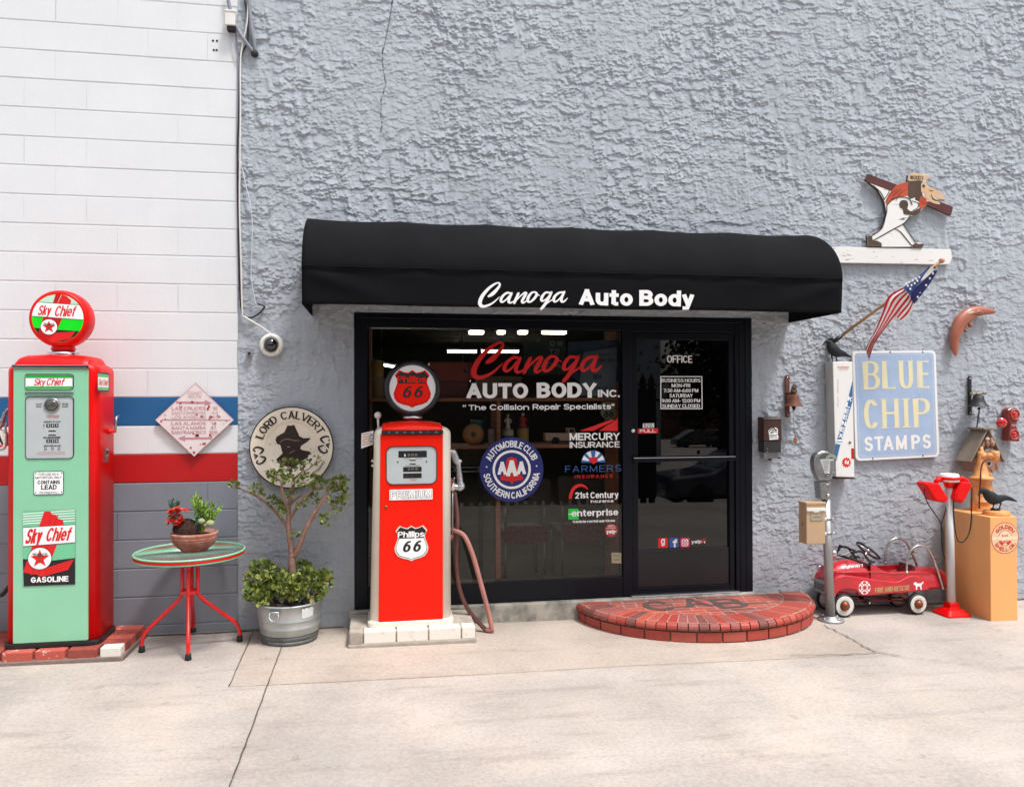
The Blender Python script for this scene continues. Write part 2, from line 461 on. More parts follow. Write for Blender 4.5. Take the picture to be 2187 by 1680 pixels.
# ================================================================== materials used in many places
WHITE = mat("white_paint", "#e9e6e0", .35, var=.10, vscale=9)
VINYL = mat("white_vinyl", (.92, .92, .92), .5)
RED = mat("red_enamel", (.80, .004, .004), .34, spec=.22, coat=.08, var=.10, vscale=5)
ORANGERED = mat("orange_red_enamel", (.88, .013, .003), .36, spec=.18, coat=.04, var=.08, vscale=5)
DRED = mat("dark_red_paint", (.42, .012, .014), .35)
CREAM = mat("cream_enamel", (.78, .72, .62), .3, coat=.4, var=.08, vscale=7)
MINT = mat("mint_green_enamel", (.27, .62, .40), .28, coat=.4, var=.07, vscale=5)
BLACK = mat("black_paint", (.012, .012, .013), .4)
RUBBER = mat("black_rubber", (.014, .014, .015), .6, var=.3, vscale=20)
CHROME = mat("chrome", (.72, .72, .74), .12, 1.0, var=.25, vscale=14)
STEEL = mat("brushed_steel", (.50, .51, .52), .32, 1.0, var=.3, vscale=18)
ALU = mat("aluminium", (.62, .63, .65), .36, 1.0, var=.2, vscale=20)
BLUE = mat("blue_ink", (.012, .035, .30), .4)
GREEN = mat("green_ink", (.02, .55, .06), .35)
INK = mat("black_ink", (.01, .01, .011), .5)
REDINK = mat("red_ink", (.72, .01, .012), .4)

# ================================================================== ground
conc = bpy.data.materials.new("concrete"); conc.use_nodes = True
def concrete(m, c1, c2, c3):
    t = m.node_tree; b = t.nodes["Principled BSDF"]; b.inputs["Roughness"].default_value = .82; b.inputs["Specular IOR Level"].default_value = .3
    tc = t.nodes.new("ShaderNodeTexCoord")
    def noise(s, d, r, st=None):
        n = t.nodes.new("ShaderNodeTexNoise"); n.inputs["Scale"].default_value = s; n.inputs["Detail"].default_value = d; n.inputs["Roughness"].default_value = r
        if st:
            mp = t.nodes.new("ShaderNodeMapping"); mp.inputs["Scale"].default_value = st; mp.inputs["Rotation"].default_value = (0, 0, .25)
            t.links.new(tc.outputs["Object"], mp.inputs[0]); t.links.new(mp.outputs[0], n.inputs["Vector"])
        else: t.links.new(tc.outputs["Object"], n.inputs["Vector"])
        return n
    def ramp(n, lo, hi, a, bb):
        r = t.nodes.new("ShaderNodeValToRGB"); r.color_ramp.elements[0].position = lo; r.color_ramp.elements[1].position = hi
        r.color_ramp.elements[0].color = (*a, 1); r.color_ramp.elements[1].color = (*bb, 1); t.links.new(n.outputs["Fac"], r.inputs[0]); return r
    def mul(a, b2, f=1.0):
        x = t.nodes.new("ShaderNodeMix"); x.data_type = 'RGBA'; x.blend_type = 'MULTIPLY'; x.inputs[0].default_value = f
        t.links.new(a, x.inputs[6]); t.links.new(b2, x.inputs[7]); return x.outputs[2]
    base = ramp(noise(1.1, 8, .62), .34, .68, c2, c1)
    pink = ramp(noise(2.7, 5, .6), .40, .62, (1, .975, .955), (1, 1, 1))
    streak = ramp(noise(2.2, 6, .66, (.55, 3.2, 1)), .27, .47, c3, (1, 1, 1))
    fine = ramp(noise(48, 5, .75), .28, .60, (.75, .745, .74), (1, 1, 1))
    spot = ramp(noise(13, 4, .6), .27, .36, (.78, .77, .76), (1, 1, 1))
    patch = ramp(noise(.55, 4, .5), .38, .60, (.82, .835, .85), (1, 1, 1))
    c = mul(mul(mul(mul(mul(base.outputs[0], patch.outputs[0]), pink.outputs[0]), streak.outputs[0]), fine.outputs[0]), spot.outputs[0])
    t.links.new(c, b.inputs["Base Color"])
    bp = t.nodes.new("ShaderNodeBump"); bp.inputs["Strength"].default_value = .25; bp.inputs["Distance"].default_value = .003
    t.links.new(noise(90, 5, .7).outputs["Fac"], bp.inputs["Height"]); t.links.new(bp.outputs[0], b.inputs["Normal"])
concrete(conc, (.560, .494, .445), (.450, .405, .365), (.76, .76, .77))
slabm = bpy.data.materials.new("walkway_concrete"); slabm.use_nodes = True
concrete(slabm, (.535, .460, .395), (.445, .385, .330), (.86, .85, .84))
asph = mat("asphalt", (.10, .10, .10), .9, var=.3, vscale=3, bump=.4, bscale=60)
JOINT = mat("joint_dirt", (.11, .085, .065), .9, var=.4, vscale=30)
CRACK = mat("crack_dirt", (.34, .275, .23), .9, var=.4, vscale=40)
def Gz(x, y, dz=0.0):                                        # photo pixel -> yard surface
    d = ray(x, y); t = (gz(CAM.x)+dz-CAM.z)/(d.z+.0095*d.x); return CAM+d*t
def yard(x, y, dz=0): return Vector((x, y, gz(x)+dz))
m = MB(); gr_ = [(40, 0), (-6.5, 0), (-13, -.92), (-66, -2.7), (-120, -3)]    # level yard, then the drive falls away behind the camera
m.add([(x, y, gz(x)+d) for y, d in gr_ for x in (-60, 60)], [(2*i, 2*i+1, 2*i+3, 2*i+2) for i in range(4)], conc); struct(m.build("ground"))
# walkway along the building, a slab poured later
e1 = [Gz(490, 1466), Gz(720, 1456), Gz(1020, 1440), Gz(1330, 1422), Gz(1600, 1410), Gz(1870, 1395)]
e1 = [yard(p.x, p.y, .0018) for p in e1]
c1, c2 = Gz(1760, 1335), Gz(1735, 1300)
top = [yard(c1.x, c1.y, .0018), yard(c2.x, .02, .0018), yard(-.98, .02, .0018)]
m = MB(); m.poly(e1+top, slabm); struct(m.build("walkway_slab"))
def strip(m, pts, w, mt, dz):
    pts = [Vector(p) for p in pts]; ws = w if isinstance(w, list) else [w]*len(pts)
    Lf, Rt = _pen([(p.x, p.y) for p in pts], False, 1, 1, ws)
    k = len(pts); m.add([yard(a, b, dz) for a, b in Lf]+[yard(a, b, dz) for a, b in Rt], [(i, k+i, k+i+1, i+1) for i in range(k-1)], mt)
def jag(a, b, n, amp):
    a, b = Vector(a), Vector(b); d = (b-a); nn = Vector((-d.y, d.x, 0)).normalized()
    return [a+d*(i/n)+nn*random.uniform(-amp, amp)*(0 < i < n) for i in range(n+1)]
m = MB()
strip(m, jag(Gz(603, 1380), Gz(484, 1700), 26, .0022), [random.uniform(.005, .009) for _ in range(27)], JOINT, .008)
strip(m, jag(Gz(541, 1350), Gz(489, 1466), 14, .004), [random.uniform(.004, .009) for _ in range(15)], JOINT, .008)
strip(m, jag(Gz(489, 1467), Gz(1870, 1397), 60, .004), [random.uniform(.001, .003) for _ in range(61)], mat('slab_edge', (.46, .39, .33), .9), .0035)
strip(m, jag(Gz(1690, 1402), Gz(1870, 1396), 16, .012), [random.uniform(.002, .008) for _ in range(17)], JOINT, .0085)
strip(m, jag(Gz(1760, 1335), Gz(1870, 1392), 16, .02), [random.uniform(.004, .02) for _ in range(17)], CRACK, .009)
strip(m, jag(Gz(1868, 1393), Gz(1925, 1403), 8, .015), [random.uniform(.003, .010) for _ in range(9)], JOINT, .0092)
strip(m, jag(Gz(1925, 1403), Gz(2110, 1425), 20, .02), [random.uniform(.001, .005) for _ in range(21)], CRACK, .0088)
struct(m.build("ground_joint"))
DIRT = mat("wall_foot_dirt", (.30, .245, .195), .95, var=.4, vscale=30)
m = MB(); rd = random.Random(9)
for xa_, xb_ in ((-3.0, -.30), (3.05, 6.0)):
    n_ = int((xb_-xa_)/.025); up = []; lo = []
    for i in range(n_+1):
        x = xa_+(xb_-xa_)*i/n_; up.append(yard(x, .015, .0095)); lo.append(yard(x, -.012-.016*rd.random()-.018*max(0, math.sin(x*3.1)), .0095))
    m.add(up+lo, [(i, n_+1+i, n_+2+i, i+1) for i in range(n_)], DIRT)
struct(m.build("ground_dirt"))
# ================================================================== stucco wall: a real relief of trowelled plaster
def vnoise(nz, nx, cz, cx, seed):
    rg = np.random.default_rng(seed); a = rg.random((int(nz/cz)+3, int(nx/cx)+3)).astype(np.float32)
    z = np.arange(nz)/cz; x = np.arange(nx)/cx
    zi = z.astype(int); xi = x.astype(int); fz = (z-zi); fx = (x-xi); fz = fz*fz*(3-2*fz); fx = fx*fx*(3-2*fx)
    A = a[zi][:, xi]; B = a[zi][:, xi+1]; C_ = a[zi+1][:, xi]; D_ = a[zi+1][:, xi+1]
    fz = fz[:, None].astype(np.float32); fx = fx[None, :].astype(np.float32)
    return (A*(1-fx)+B*fx)*(1-fz)+(C_*(1-fx)+D_*fx)*fz
def fbm(nz, nx, cz, cx, seed, o=4, g=.55):
    s = np.zeros((nz, nx), np.float32); a = 1.0; tot = 0
    for i in range(o):
        s += a*vnoise(nz, nx, max(cz, 1.2), max(cx, 1.2), seed+i*17); tot += a; a *= g; cz /= 2; cx /= 2
    return s/tot
SX0, SX1, SZ0, SZ1, ST = -1.057, 6.5, -.12, 5.62, .0052
OX0, OX1, OZ0, OZ1 = -.222, 2.985, -.12, 2.374                # opening for the storefront
nx = int((SX1-SX0)/ST)+1; nz = int((SZ1-SZ0)/ST)+1
px = lambda m_: m_/ST
def layer(cz, cx, t, soft, amp, decay, seed, o=4, patch=.32):
    amp *= .74
    n = fbm(nz, nx, px(cz), px(cx), seed, o, .60)
    k = np.clip((n-t)/soft, 0, 1); h = np.zeros_like(n)
    a = fbm(nz, nx, px(.34), px(.42), seed+5, 3)                # some areas are troweled smoother
    a = np.clip((a-patch)/.24, .38, 1.0)
    for i in range(1, nz):
        q = h[i-1]; q = .56*q+.22*(np.roll(q, 1)+np.roll(q, -1))
        h[i] = q*decay+np.maximum(k[i]-k[i-1], 0)*amp*a[i]
    return h
Hh = layer(.040, .092, .53, .018, .0125, .955, 11, 5, .40)
Hh += layer(.023, .050, .54, .026, .0110, .93, 53, 4, .42)
Hh += layer(.013, .026, .56, .045, .0060, .87, 97, 3, .42)
Hh += layer(.10, .34, .53, .010, .0125, .965, 131, 6, .36)
Hh += (fbm(nz, nx, px(.02), px(.02), 7, 3)-.5)*.0020 + (fbm(nz, nx, px(.5), px(.5), 9, 2)-.5)*.006
def boxblur(a, k):
    for ax in (0, 1):
        p = np.pad(a, [(k, k) if i == ax else (0, 0) for i in (0, 1)], mode='edge'); c = np.cumsum(p, axis=ax, dtype=np.float64)
        hi = np.take(c, np.arange(2*k, p.shape[ax]), axis=ax); lo = np.concatenate([np.zeros_like(np.take(c, [0], axis=ax)), np.take(c, np.arange(0, p.shape[ax]-2*k-1), axis=ax)], axis=ax)
        a = ((hi-lo)/(2*k+1)).astype(np.float32)
    return a
Hh = np.clip((Hh-boxblur(Hh, 14)*.85)*.78+.0065, 0, .024)
ck = [zm(620, 0, .1829)(a, b, 0) for a, b in ((2190, 0), (2187, 60), (2150, 290), (2080, 640), (2045, 760), (2055, 960), (2100, 1200), (2060, 1330), (2030, 1440), (2025, 1640), (2040, 1800), (1990, 2050))]
for a_, b_ in zip(ck, ck[1:]):                                # a hairline settlement crack
    for t_ in np.linspace(0, 1, 160):
        i_ = int((a_.z+(b_.z-a_.z)*t_-SZ0)/ST); j_ = int((a_.x+(b_.x-a_.x)*t_-SX0)/ST)
        if 0 <= i_ < nz and 0 <= j_ < nx: Hh[i_, j_] = min(Hh[i_, j_], .0)-.002*(math.sin(t_*3+a_.z*4) > -.4)
# quieter near the ground, where the plaster was floated smooth
zz = (SZ0+np.arange(nz)*ST)[:, None]
Hh *= np.clip(.42+(zz-.1)*.40, .42, 1.0)
xs = SX0+np.arange(nx)*ST; zs = SZ0+np.arange(nz)*ST
ix0 = int(round((OX0-SX0)/ST)); ix1 = int(round((OX1-SX0)/ST)); iz1 = int(round((OZ1-SZ0)/ST))
Xg, Zg = np.meshgrid(xs, zs); co = np.stack([Xg, .012-Hh, Zg], -1).reshape(-1, 3).astype(np.float32)
ii, jj = np.meshgrid(np.arange(nz-1), np.arange(nx-1), indexing='ij')
keep = ~((jj >= ix0) & (jj < ix1) & (ii < iz1))
ii = ii[keep]; jj = jj[keep]; a0 = ii*nx+jj
quads = np.stack([a0, a0+1, a0+nx+1, a0+nx], -1).astype(np.int32)
# the body of the wall behind the plaster
ox0, ox1, oz1 = xs[ix0], xs[ix1], zs[iz1]
ex = []; ef = []
def wbox(x0, x1, y0, y1, z0, z1):
    b = len(co)+len(ex); ex.extend([(x0, y0, z0), (x1, y0, z0), (x1, y1, z0), (x0, y1, z0), (x0, y0, z1), (x1, y0, z1), (x1, y1, z1), (x0, y1, z1)])
    ef.extend([[b+k for k in q] for q in ((0, 3, 2, 1), (4, 5, 6, 7), (0, 1, 5, 4), (1, 2, 6, 5), (2, 3, 7, 6), (3, 0, 4, 7))])
wbox(SX0, ox0, .024, .2, -.3, 5.62); wbox(ox1, 6.5, .024, .2, -.3, 5.62); wbox(ox0, ox1, .024, .2, oz1, 5.62)
wbox(SX0, 14, .004, .2, 5.62, 7.4); wbox(6.5, 14, .004, .2, -.3, 5.62)
co = np.concatenate([co, np.array(ex, np.float32)]); quads = np.concatenate([quads, np.array(ef, np.int32)])
me = bpy.data.meshes.new("stucco_wall"); me.vertices.add(len(co)); me.vertices.foreach_set("co", co.ravel())
me.loops.add(quads.size); me.loops.foreach_set("vertex_index", quads.ravel())
me.polygons.add(len(quads)); me.polygons.foreach_set("loop_start", np.arange(0, quads.size, 4, dtype=np.int32))
me.polygons.foreach_set("loop_total", np.full(len(quads), 4, np.int32)); me.update(calc_edges=True); me.validate()
stm = mat("grey_blue_stucco", (.432, .468, .515), .78, var=.15, vscale=1.1, bump=.45, bscale=130, spec=.25)
me.materials.append(stm)
wall = bpy.data.objects.new("stucco_wall", me); COL.objects.link(wall)
tag(wall, "grey blue wall of rough trowelled stucco around the black storefront", "wall")

# ================================================================== painted block wall on the left
bw = MB()
PW = mat("white_block_paint", (.75, .77, .79), .55, var=.06, vscale=2.2, bump=.25, bscale=70)
PB = mat("blue_block_paint", (.010, .115, .30), .5, var=.12, vscale=4, bump=.25, bscale=70)
PR = mat("red_block_paint", (.50, .003, .005), .5, var=.12, vscale=4, bump=.25, bscale=70)
PG = mat("grey_block_paint", (.225, .245, .280), .55, var=.12, vscale=3, bump=.25, bscale=70)
CH, BL, BZ = .2053, .412, 1.7386
def bpaint(k): return {-1: PB, 0: PW, -2: PW, -3: PR}.get(k, PW if k >= 0 else PG)
rb = random.Random(3)
for k in range(-10, 28):
    z0 = BZ+k*CH; z1 = z0+CH; z0 = max(z0, -.1); mt = bpaint(k)
    if z1 < -.1: continue
    off = -2.093+(0 if k % 2 == 0 else BL/2)
    i = int((-7-off)/BL)-1
    while off+i*BL < -1.057:
        x0 = off+i*BL; x1 = min(x0+BL, -1.057); i += 1
        if x1-x0 < .02: continue
        gh, gv = .0034, .0010                                # half joint: bed joints read, head joints are nearly filled by paint
        y = -.004+rb.uniform(-.0005, .0005); dv = rb.choice([.0001, .0002, .0003, .0005, .0016]); b = .005
        vis = rb.random() < .34; e = gv if vis else .0; bb = .0035 if vis else .0012; dd = dv if vis else .00035
        xa, xb = x0+e, x1-e; za, zb = z0+gh, z1-gh; bz = .0035
        r = [(xa+bb, y, za+bz), (xb-bb, y, za+bz), (xb-bb, y, zb-bz), (xa+bb, y, zb-bz)]
        q = [(xa, y+.0048, za), (xb, y+.0048, za), (xb, y+.0048, zb), (xa, y+.0048, zb)]
        s = [(xa, y+dd, za+bz), (xb, y+dd, za+bz), (xb, y+dd, zb-bz), (xa, y+dd, zb-bz)]
        bw.add(r+s+q, [(0, 1, 2, 3), (4, 5, 1, 0), (1, 5, 6, 2), (3, 2, 6, 7), (0, 3, 7, 4), (8, 9, 5, 4), (7, 6, 10, 11)], mt)
    # mortar bed and joints of this course, set back and painted over
    ym = .0004
    bw.add([(-7, ym, z0), (-1.057, ym, z0), (-1.057, ym, z1), (-7, ym, z1)], [(0, 1, 2, 3)], mt)
bw.add([(-1.0575, -.006, -.1), (-1.0575, .19, -.1), (-1.0575, .19, 7.4), (-1.0575, -.006, 7.4)], [(0, 1, 2, 3)], PW)
bw.box(-7, -1.06, .006, .19, -.3, 7.4, PW)
hole = MB()
for (hx, hy) in ((1837, 354), (1871, 356), (1844, 435), (1868, 436)):
    c = zm(0, 0, .30178)(hx, hy); bw.lathe([(.0, -.001), (.008, -.001), (.008, .004)], (c.x, -.0052, c.z), (0, 1, 0), INK, 10)
tag(bw.build("block_wall"), "white painted concrete block wall with blue and red stripes over grey base", "wall")

# ================================================================== concrete curb under the storefront
m = MB()
cm = mat("old_concrete_curb", (.42, .385, .33), .9, var=.55, vscale=7, bump=.7, bscale=45, dark=(.13, .125, .11), thr=(.30, .58))
m.box(-.26, 3.0, -.055, .16, -.06, .138, cm)
tag(m.build("concrete_curb", bevel=.008), "low weathered concrete curb under the black storefront frame", "curb")

# ================================================================== storefront
FR = mat("black_anodised_frame", (.0045, .0062, .0115), .34, var=.25, vscale=8, spec=.22)
PANE = glass("window_glass", (.80, .81, .80), .022)
DPANE = glass("door_glass", (.20, .21, .23), .044)
sf = thing("storefront", "black aluminium storefront with lettered shop window and glazed office door", "storefront", (1.38, .05, .14))
xj0, xj1 = P(785, 1000, 0).x, P(1330, 1000, 0).x             # window daylight opening
zt, zb0 = P(1050, 702, 0).z, P(1050, 1243, 0).z
xm1, xr0 = P(1350, 1000, 0).x, P(1571, 1000, 0).x
fz0, fz1 = .140, oz1-.003
fx0, fx1 = ox0+.003, ox1-.003
m = MB(); FY0, FY1 = -.004, .115
m.box(fx0, xj0, FY0, FY1, fz0, fz1, FR); m.box(xr0, fx1, FY0, FY1, fz0, fz1, FR)
m.box(xj1, xm1, FY0, FY1, fz0, fz1, FR); m.box(xj0, xj1, FY0+.003, FY1, zt, fz1, FR); m.box(xm1, xr0, FY0+.003, FY1, zt-.01, fz1, FR)
m.box(xj0, xj1, FY0+.003, FY1, fz0, zb0, FR)
for zc in (zt+.07,): m.box(xj0-.05, xr0+.05, FY0-.006, FY0+.002, zc, zc+.012, FR)
m.box(xj0, xj0+.012, .024, .06, zb0, zt, FR); m.box(xj1-.010, xj1, .024, .06, zb0, zt, FR)
m.box(xr0+.035, xr0+.045, FY0-.006, FY0+.002, fz0, fz1, FR); m.box(xr0+.085, xr0+.1, FY0-.006, FY0+.002, fz0, fz1, FR)
m.build("frame", sf, bevel=.004)
GY = .016
m = MB(); m.box(xj0+.005, xj1-.005, GY, GY+.006, zb0-.005, zt+.005, PANE); pane = m.build("window_pane", sf)
LY = GY-.0012
PLN = plane(LY)
Kz = zm(1140, 840, .2381); Z6 = zm(1240, 1150, .26792); Z5 = zm(920, 780, .32922)
def MK(z, Y): return lambda x, y, l=0.0: (lambda p: Vector((p.x, Y-l, p.z)))(z(x, y, Y))
SCR = mat("red_window_vinyl", (.66, .006, .008), .4)
def decal(name, fn, par=pane, label=None):
    m = MB(); fn(m); return m.build(name, par, label=label, fix=False)
decal("script_lettering", lambda m: brush(m, CANOGA, MK(Kz, LY), SCR), label="large red brush script reading Canoga")
def tx(m, z, s, x0, y0, x1, y1, Y, mt, **k):
    X0, X1, Z0, Z1 = rect(z, x0, y0, x1, y1, Y); text(m, s, X0, X1, Z0, Z1, plane(Y), mt, **k)
for w_, q_ in (("AUTO", (305, 655, 980, 822)), ("BODY", (1075, 648, 1728, 815))): decal("title_lettering", lambda m: tx(m, Kz, w_, *q_, LY, VINYL, wt=(.29, .22)), label="bold white lettering "+w_)
decal("title_lettering", lambda m: tx(m, Kz, "INC.", 1742, 727, 1980, 808, LY, VINYL, wt=(.26, .2)), label="smaller white lettering INC.")
for w_, q_ in (('" The', (268, 891, 522, 950)), ("Collision", (562, 887, 990, 948)), ("Repair", (1030, 883, 1335, 944)), ('Specialists"', (1368, 880, 1922, 941))): decal("slogan_lettering", lambda m: tx(m, Kz, w_, *q_, LY, VINYL, wt=(.20, .17)))
BELLR = mat("red_bell_vinyl", (.62, .015, .012), .4); NAVY = mat("navy_vinyl", (.012, .022, .16), .4)
def f(m):
    c = Z5(1248, 1338, LY); r = abs(Z5(1498, 1338, LY).x-c.x)
    m.disc(PLN, c.x, c.z, r, NAVY, 0, 64); m.disc(PLN, c.x, c.z, r*.60, VINYL, .0005, 64, r*.525)
    text(m, "AUTOMOBILE CLUB", 0, r*2.52, 0, r*.21, PLN, VINYL, wt=(.22, .17), lift=.0008, arc=(c.x, c.z, r*.69, 158, 22, 1))
    text(m, "SOUTHERN CALIFORNIA", 0, r*3.12, 0, r*.21, PLN, VINYL, wt=(.22, .17), lift=.0008, arc=(c.x, c.z, r*.90, 188, 352, -1))
    for a in (173, 7): m.disc(PLN, c.x+r*.79*math.cos(R_(a)), c.z+r*.79*math.sin(R_(a)), r*.026, VINYL, .0008, 12)
    B = lambda pts, l, mt: m.poly([PLN(c.x+a*r/250, c.z-b*r/250, l) for a, b in pts], mt)
    B([(-42, -72), (-34, -88), (-14, -92), (0, -100), (14, -92), (34, -88), (42, -72), (50, 20), (90, 60), (88, 80), (0, 92), (-88, 80), (-90, 60), (-50, 20)], .0008, BELLR)
    m.disc(PLN, c.x, c.z-r*.40, r*.05, BELLR, .0009, 12)
    q = r/250
    text(m, "A", c.x-112*q, c.x-38*q, c.z-38*q, c.z+62*q, PLN, VINYL, wt=(.26, .2), lift=.0012)
    text(m, "A", c.x+38*q, c.x+112*q, c.z-38*q, c.z+62*q, PLN, VINYL, wt=(.26, .2), lift=.0012)
    text(m, "A", c.x-46*q, c.x+46*q, c.z-52*q, c.z+72*q, PLN, VINYL, wt=(.26, .2), lift=.0016)
decal("roundel_decal", f, label="round navy auto club decal with red bell")
RV = mat("bright_red_vinyl", (.70, .012, .012), .4)
def f(m):
    q = lambda pts, mt, l=0: m.poly([MK(Z5, LY)(a, b, l) for a, b in pts], mt)
    q([(1785, 1032), (2040, 942), (2060, 950), (1895, 1032)], RV); q([(1935, 1032), (2075, 945), (2085, 925), (2085, 1032)], RV)
    tx(m, Z5, "MERCURY", 1705, 1048, 2100, 1106, LY, VINYL, wt=(.22, .18)); tx(m, Z5, "INSURANCE", 1705, 1118, 2100, 1165, LY, VINYL, wt=(.19, .16))
decal("insurance_decal", f, label="red road wedge over white insurance lettering")
FB = mat("light_blue_vinyl", (.035, .13, .40), .4)
def f(m):
    c = Z6(1130, 195, LY); r = abs(Z6(1245, 195, LY).x-c.x)
    m.disc(PLN, c.x, c.z, r, FB, 0, 40, None, 0, 180)
    for a in (25, 65, 115, 155):
        pts = [(.42, a-9), (.97, a-12), (.97, a+12), (.42, a+9)]
        m.poly([PLN(c.x+r*k*math.cos(R_(w)), c.z+r*k*math.sin(R_(w)), .0006) for k, w in pts], VINYL)
    q = lambda pts, mt, l=0: m.poly([MK(Z6, LY)(a, b, l) for a, b in pts], mt)
    q([(1092, 146), (1168, 140), (1166, 180), (1150, 200), (1132, 210), (1108, 196), (1094, 178)], RV, .001)
    tx(m, Z6, "FARMERS", 858, 222, 1400, 286, LY, FB, wt=(.11, .10), gap=.3); tx(m, Z6, "INSURANCE", 950, 312, 1322, 345, LY, RV, wt=(.16, .14), gap=.5)
decal("sunburst_decal", f, label="blue sunburst and red shield over blue lettering")
def f(m):
    c = Z6(1000, 545, LY); r = abs(Z6(1112, 545, LY).x-c.x)
    def arcp(r0, r1, a0, a1):
        A = [R_(a0+(a1-a0)*i/20) for i in range(21)]
        o = [PLN(c.x+r0*math.cos(a)*.95, c.z+r0*math.sin(a)*1.25, 0) for a in A]; p = [PLN(c.x+(r1+(r0-r1)*(i/20)**2*.7)*math.cos(a)*.95, c.z+(r1+(r0-r1)*(i/20)**2*.7)*math.sin(a)*1.25, 0) for i, a in enumerate(A)]
        m.add(o+p, [(i, i+1, 22+i, 21+i) for i in range(20)], RV)
    arcp(r, r*.72, 180, 40)
    tx(m, Z6, "21st", 955, 482, 1085, 542, LY, VINYL, wt=(.19, .16)); tx(m, Z6, "Century", 1102, 478, 1376, 540, LY, VINYL, wt=(.19, .16)); tx(m, Z6, "Insurance", 1105, 553, 1325, 583, LY, VINYL, wt=(.19, .17))
decal("arc_decal", f, label="red arc with white 21st Century Insurance lettering")
GV = mat("green_vinyl", (.02, .60, .07), .4)
def f(m):
    q = lambda pts, mt, l=0: m.poly([MK(Z6, LY)(a, b, l) for a, b in pts], mt)
    q([(888, 643), (987, 643), (987, 747), (888, 747)], GV); q([(888, 692), (930, 692), (930, 700), (888, 700)], VINYL, .0005)
    tx(m, Z6, "enterprise", 920, 648, 1372, 712, LY, VINYL, wt=(.24, .16), lift=.0008); tx(m, Z6, "Vehicle rental services", 930, 750, 1340, 775, LY, VINYL, wt=(.24, .2))
decal("rental_decal", f, label="green square and white enterprise lettering")
PK = mat("faded_red_sticker", (.40, .05, .045), .5)
def f(m):
    c = Z6(1305, 850, LY); r = abs(Z6(1367, 850, LY).x-c.x); m.disc(PLN, c.x, c.z, r, PK, 0, 32)
    tx(m, Z6, "PEOPLE", 1275, 803, 1335, 815, LY, VINYL, wt=(.2, .18), lift=.0006); tx(m, Z6, "LOVE US", 1262, 823, 1345, 835, LY, VINYL, wt=(.2, .18), lift=.0006)
    tx(m, Z6, "yelp*", 1258, 845, 1355, 882, LY, VINYL, wt=(.24, .2), lift=.0006)
decal("round_sticker", f, label="small round faded red sticker")
PAP = mat("yellowed_paper", (.42, .36, .24), .8, var=.2, vscale=30)
def f(m):
    m.poly([MK(Z6, LY)(a, b) for a, b in ((1308, 1068), (1402, 1070), (1402, 1172), (1308, 1170))], PAP)
    for y in (1085, 1100, 1128, 1140): m.poly([MK(Z6, LY)(a, b, .0005) for a, b in ((1325, y), (1388, y), (1388, y+6), (1325, y+6))], mat("faded_print", (.2, .16, .1), .8))
decal("paper_notice", f, label="small yellowed paper notice low on the window")

# ---- door
ZD = zm(1580, 800, .45259)
door = MB(); DX0, DX1 = xm1+.004, xr0-.004
gx0, gx1 = P(1362, 1000, .02).x, P(1557, 1000, .02).x
gz1, gzb = P(1460, 726, .02).z, P(1460, 1171, .02).z
dz0, dz1 = fz0+.012, zt-.014
door.box(DX0, gx0, .012, .068, dz0, dz1, FR); door.box(gx1, DX1, .012, .068, dz0, dz1, FR)
door.box(gx0, gx1, .014, .066, gz1, dz1, FR); door.box(gx0, gx1, .014, .066, dz0, dz0+.05, FR)
dr = door.build("door", sf, bevel=.003)
m = MB(); m.box(gx0, gx1, .04, .046, gzb-.004, gz1+.004, DPANE); m.build("door_pane", dr)
m = MB(); m.box(gx0, gx1, .026, .060, dz0+.051, gzb, mat("kick_plate_metal", (.012, .013, .016), .38, var=.3, vscale=5)); m.build("kick_plate", dr, bevel=.003)
a, b, z0, z1 = rect(ZD, 150, 853, 735, 879, -.03); m = MB(); m.box(a, b, -.038, -.018, z0+.026, z1-.006, ALU)
m.box(a, b, -.036, -.016, z0-.004, z0+.0255, FR)
for xx in (a+.01, b-.04): m.box(xx, xx+.03, -.018, .012, z0, z1-.006, FR)
m.build("push_bar", dr, bevel=.004)
c = ZD(146, 706, 0); m = MB(); m.lathe([(0, -.014), (.014, -.014), (.016, -.010), (.018, 0), (.018, .012)], (c.x, .003, c.z), (0, 1, 0), CHROME, 20); m.build("lock", dr)
m = MB(); m.box(xm1-.02, xr0+.02, -.03, .10, .139, .150, ALU); m.build("threshold", sf, bevel=.003)
DL = .0388; PD = plane(DL)
def f(m):
    tx(m, ZD, "OFFICE", 341, 274, 487, 316, DL, VINYL, wt=(.17, .13))
decal("office_lettering", f, dr)
def f(m):
    M = MK(ZD, DL)
    o = [(303, 393), (544, 393), (546, 582), (304, 582)]; i = [(308, 398), (539, 398), (541, 577), (309, 577)]
    m.add([M(*p) for p in o+i], [(k, (k+1) % 4, 4+(k+1) % 4, 4+k) for k in range(4)], VINYL)
    for s, x0, x1, y in (("BUSINESS HOURS", 309, 534, 407), ("MON-FRI", 368, 475, 436), ("7:30 AM-6:00 PM", 322, 521, 465), ("SATURDAY", 356, 489, 494), ("9:00 AM- 12:00 PM", 312, 532, 523), ("SUNDAY CLOSED", 314, 531, 553)):
        tx(m, ZD, s, x0, y, x1, y+21, DL, VINYL, wt=(.20, .16))
decal("hours_lettering", f, dr, "white framed list of business hours")
def f(m):
    M = MK(ZD, DL); m.poly([M(*p) for p in ((172, 694), (290, 692), (290, 721), (172, 723))], RV)
    tx(m, ZD, "PULL", 185, 698, 277, 716, DL, VINYL, wt=(.24, .18), lift=.0006)
decal("pull_sticker", f, dr, "red sticker reading PULL")
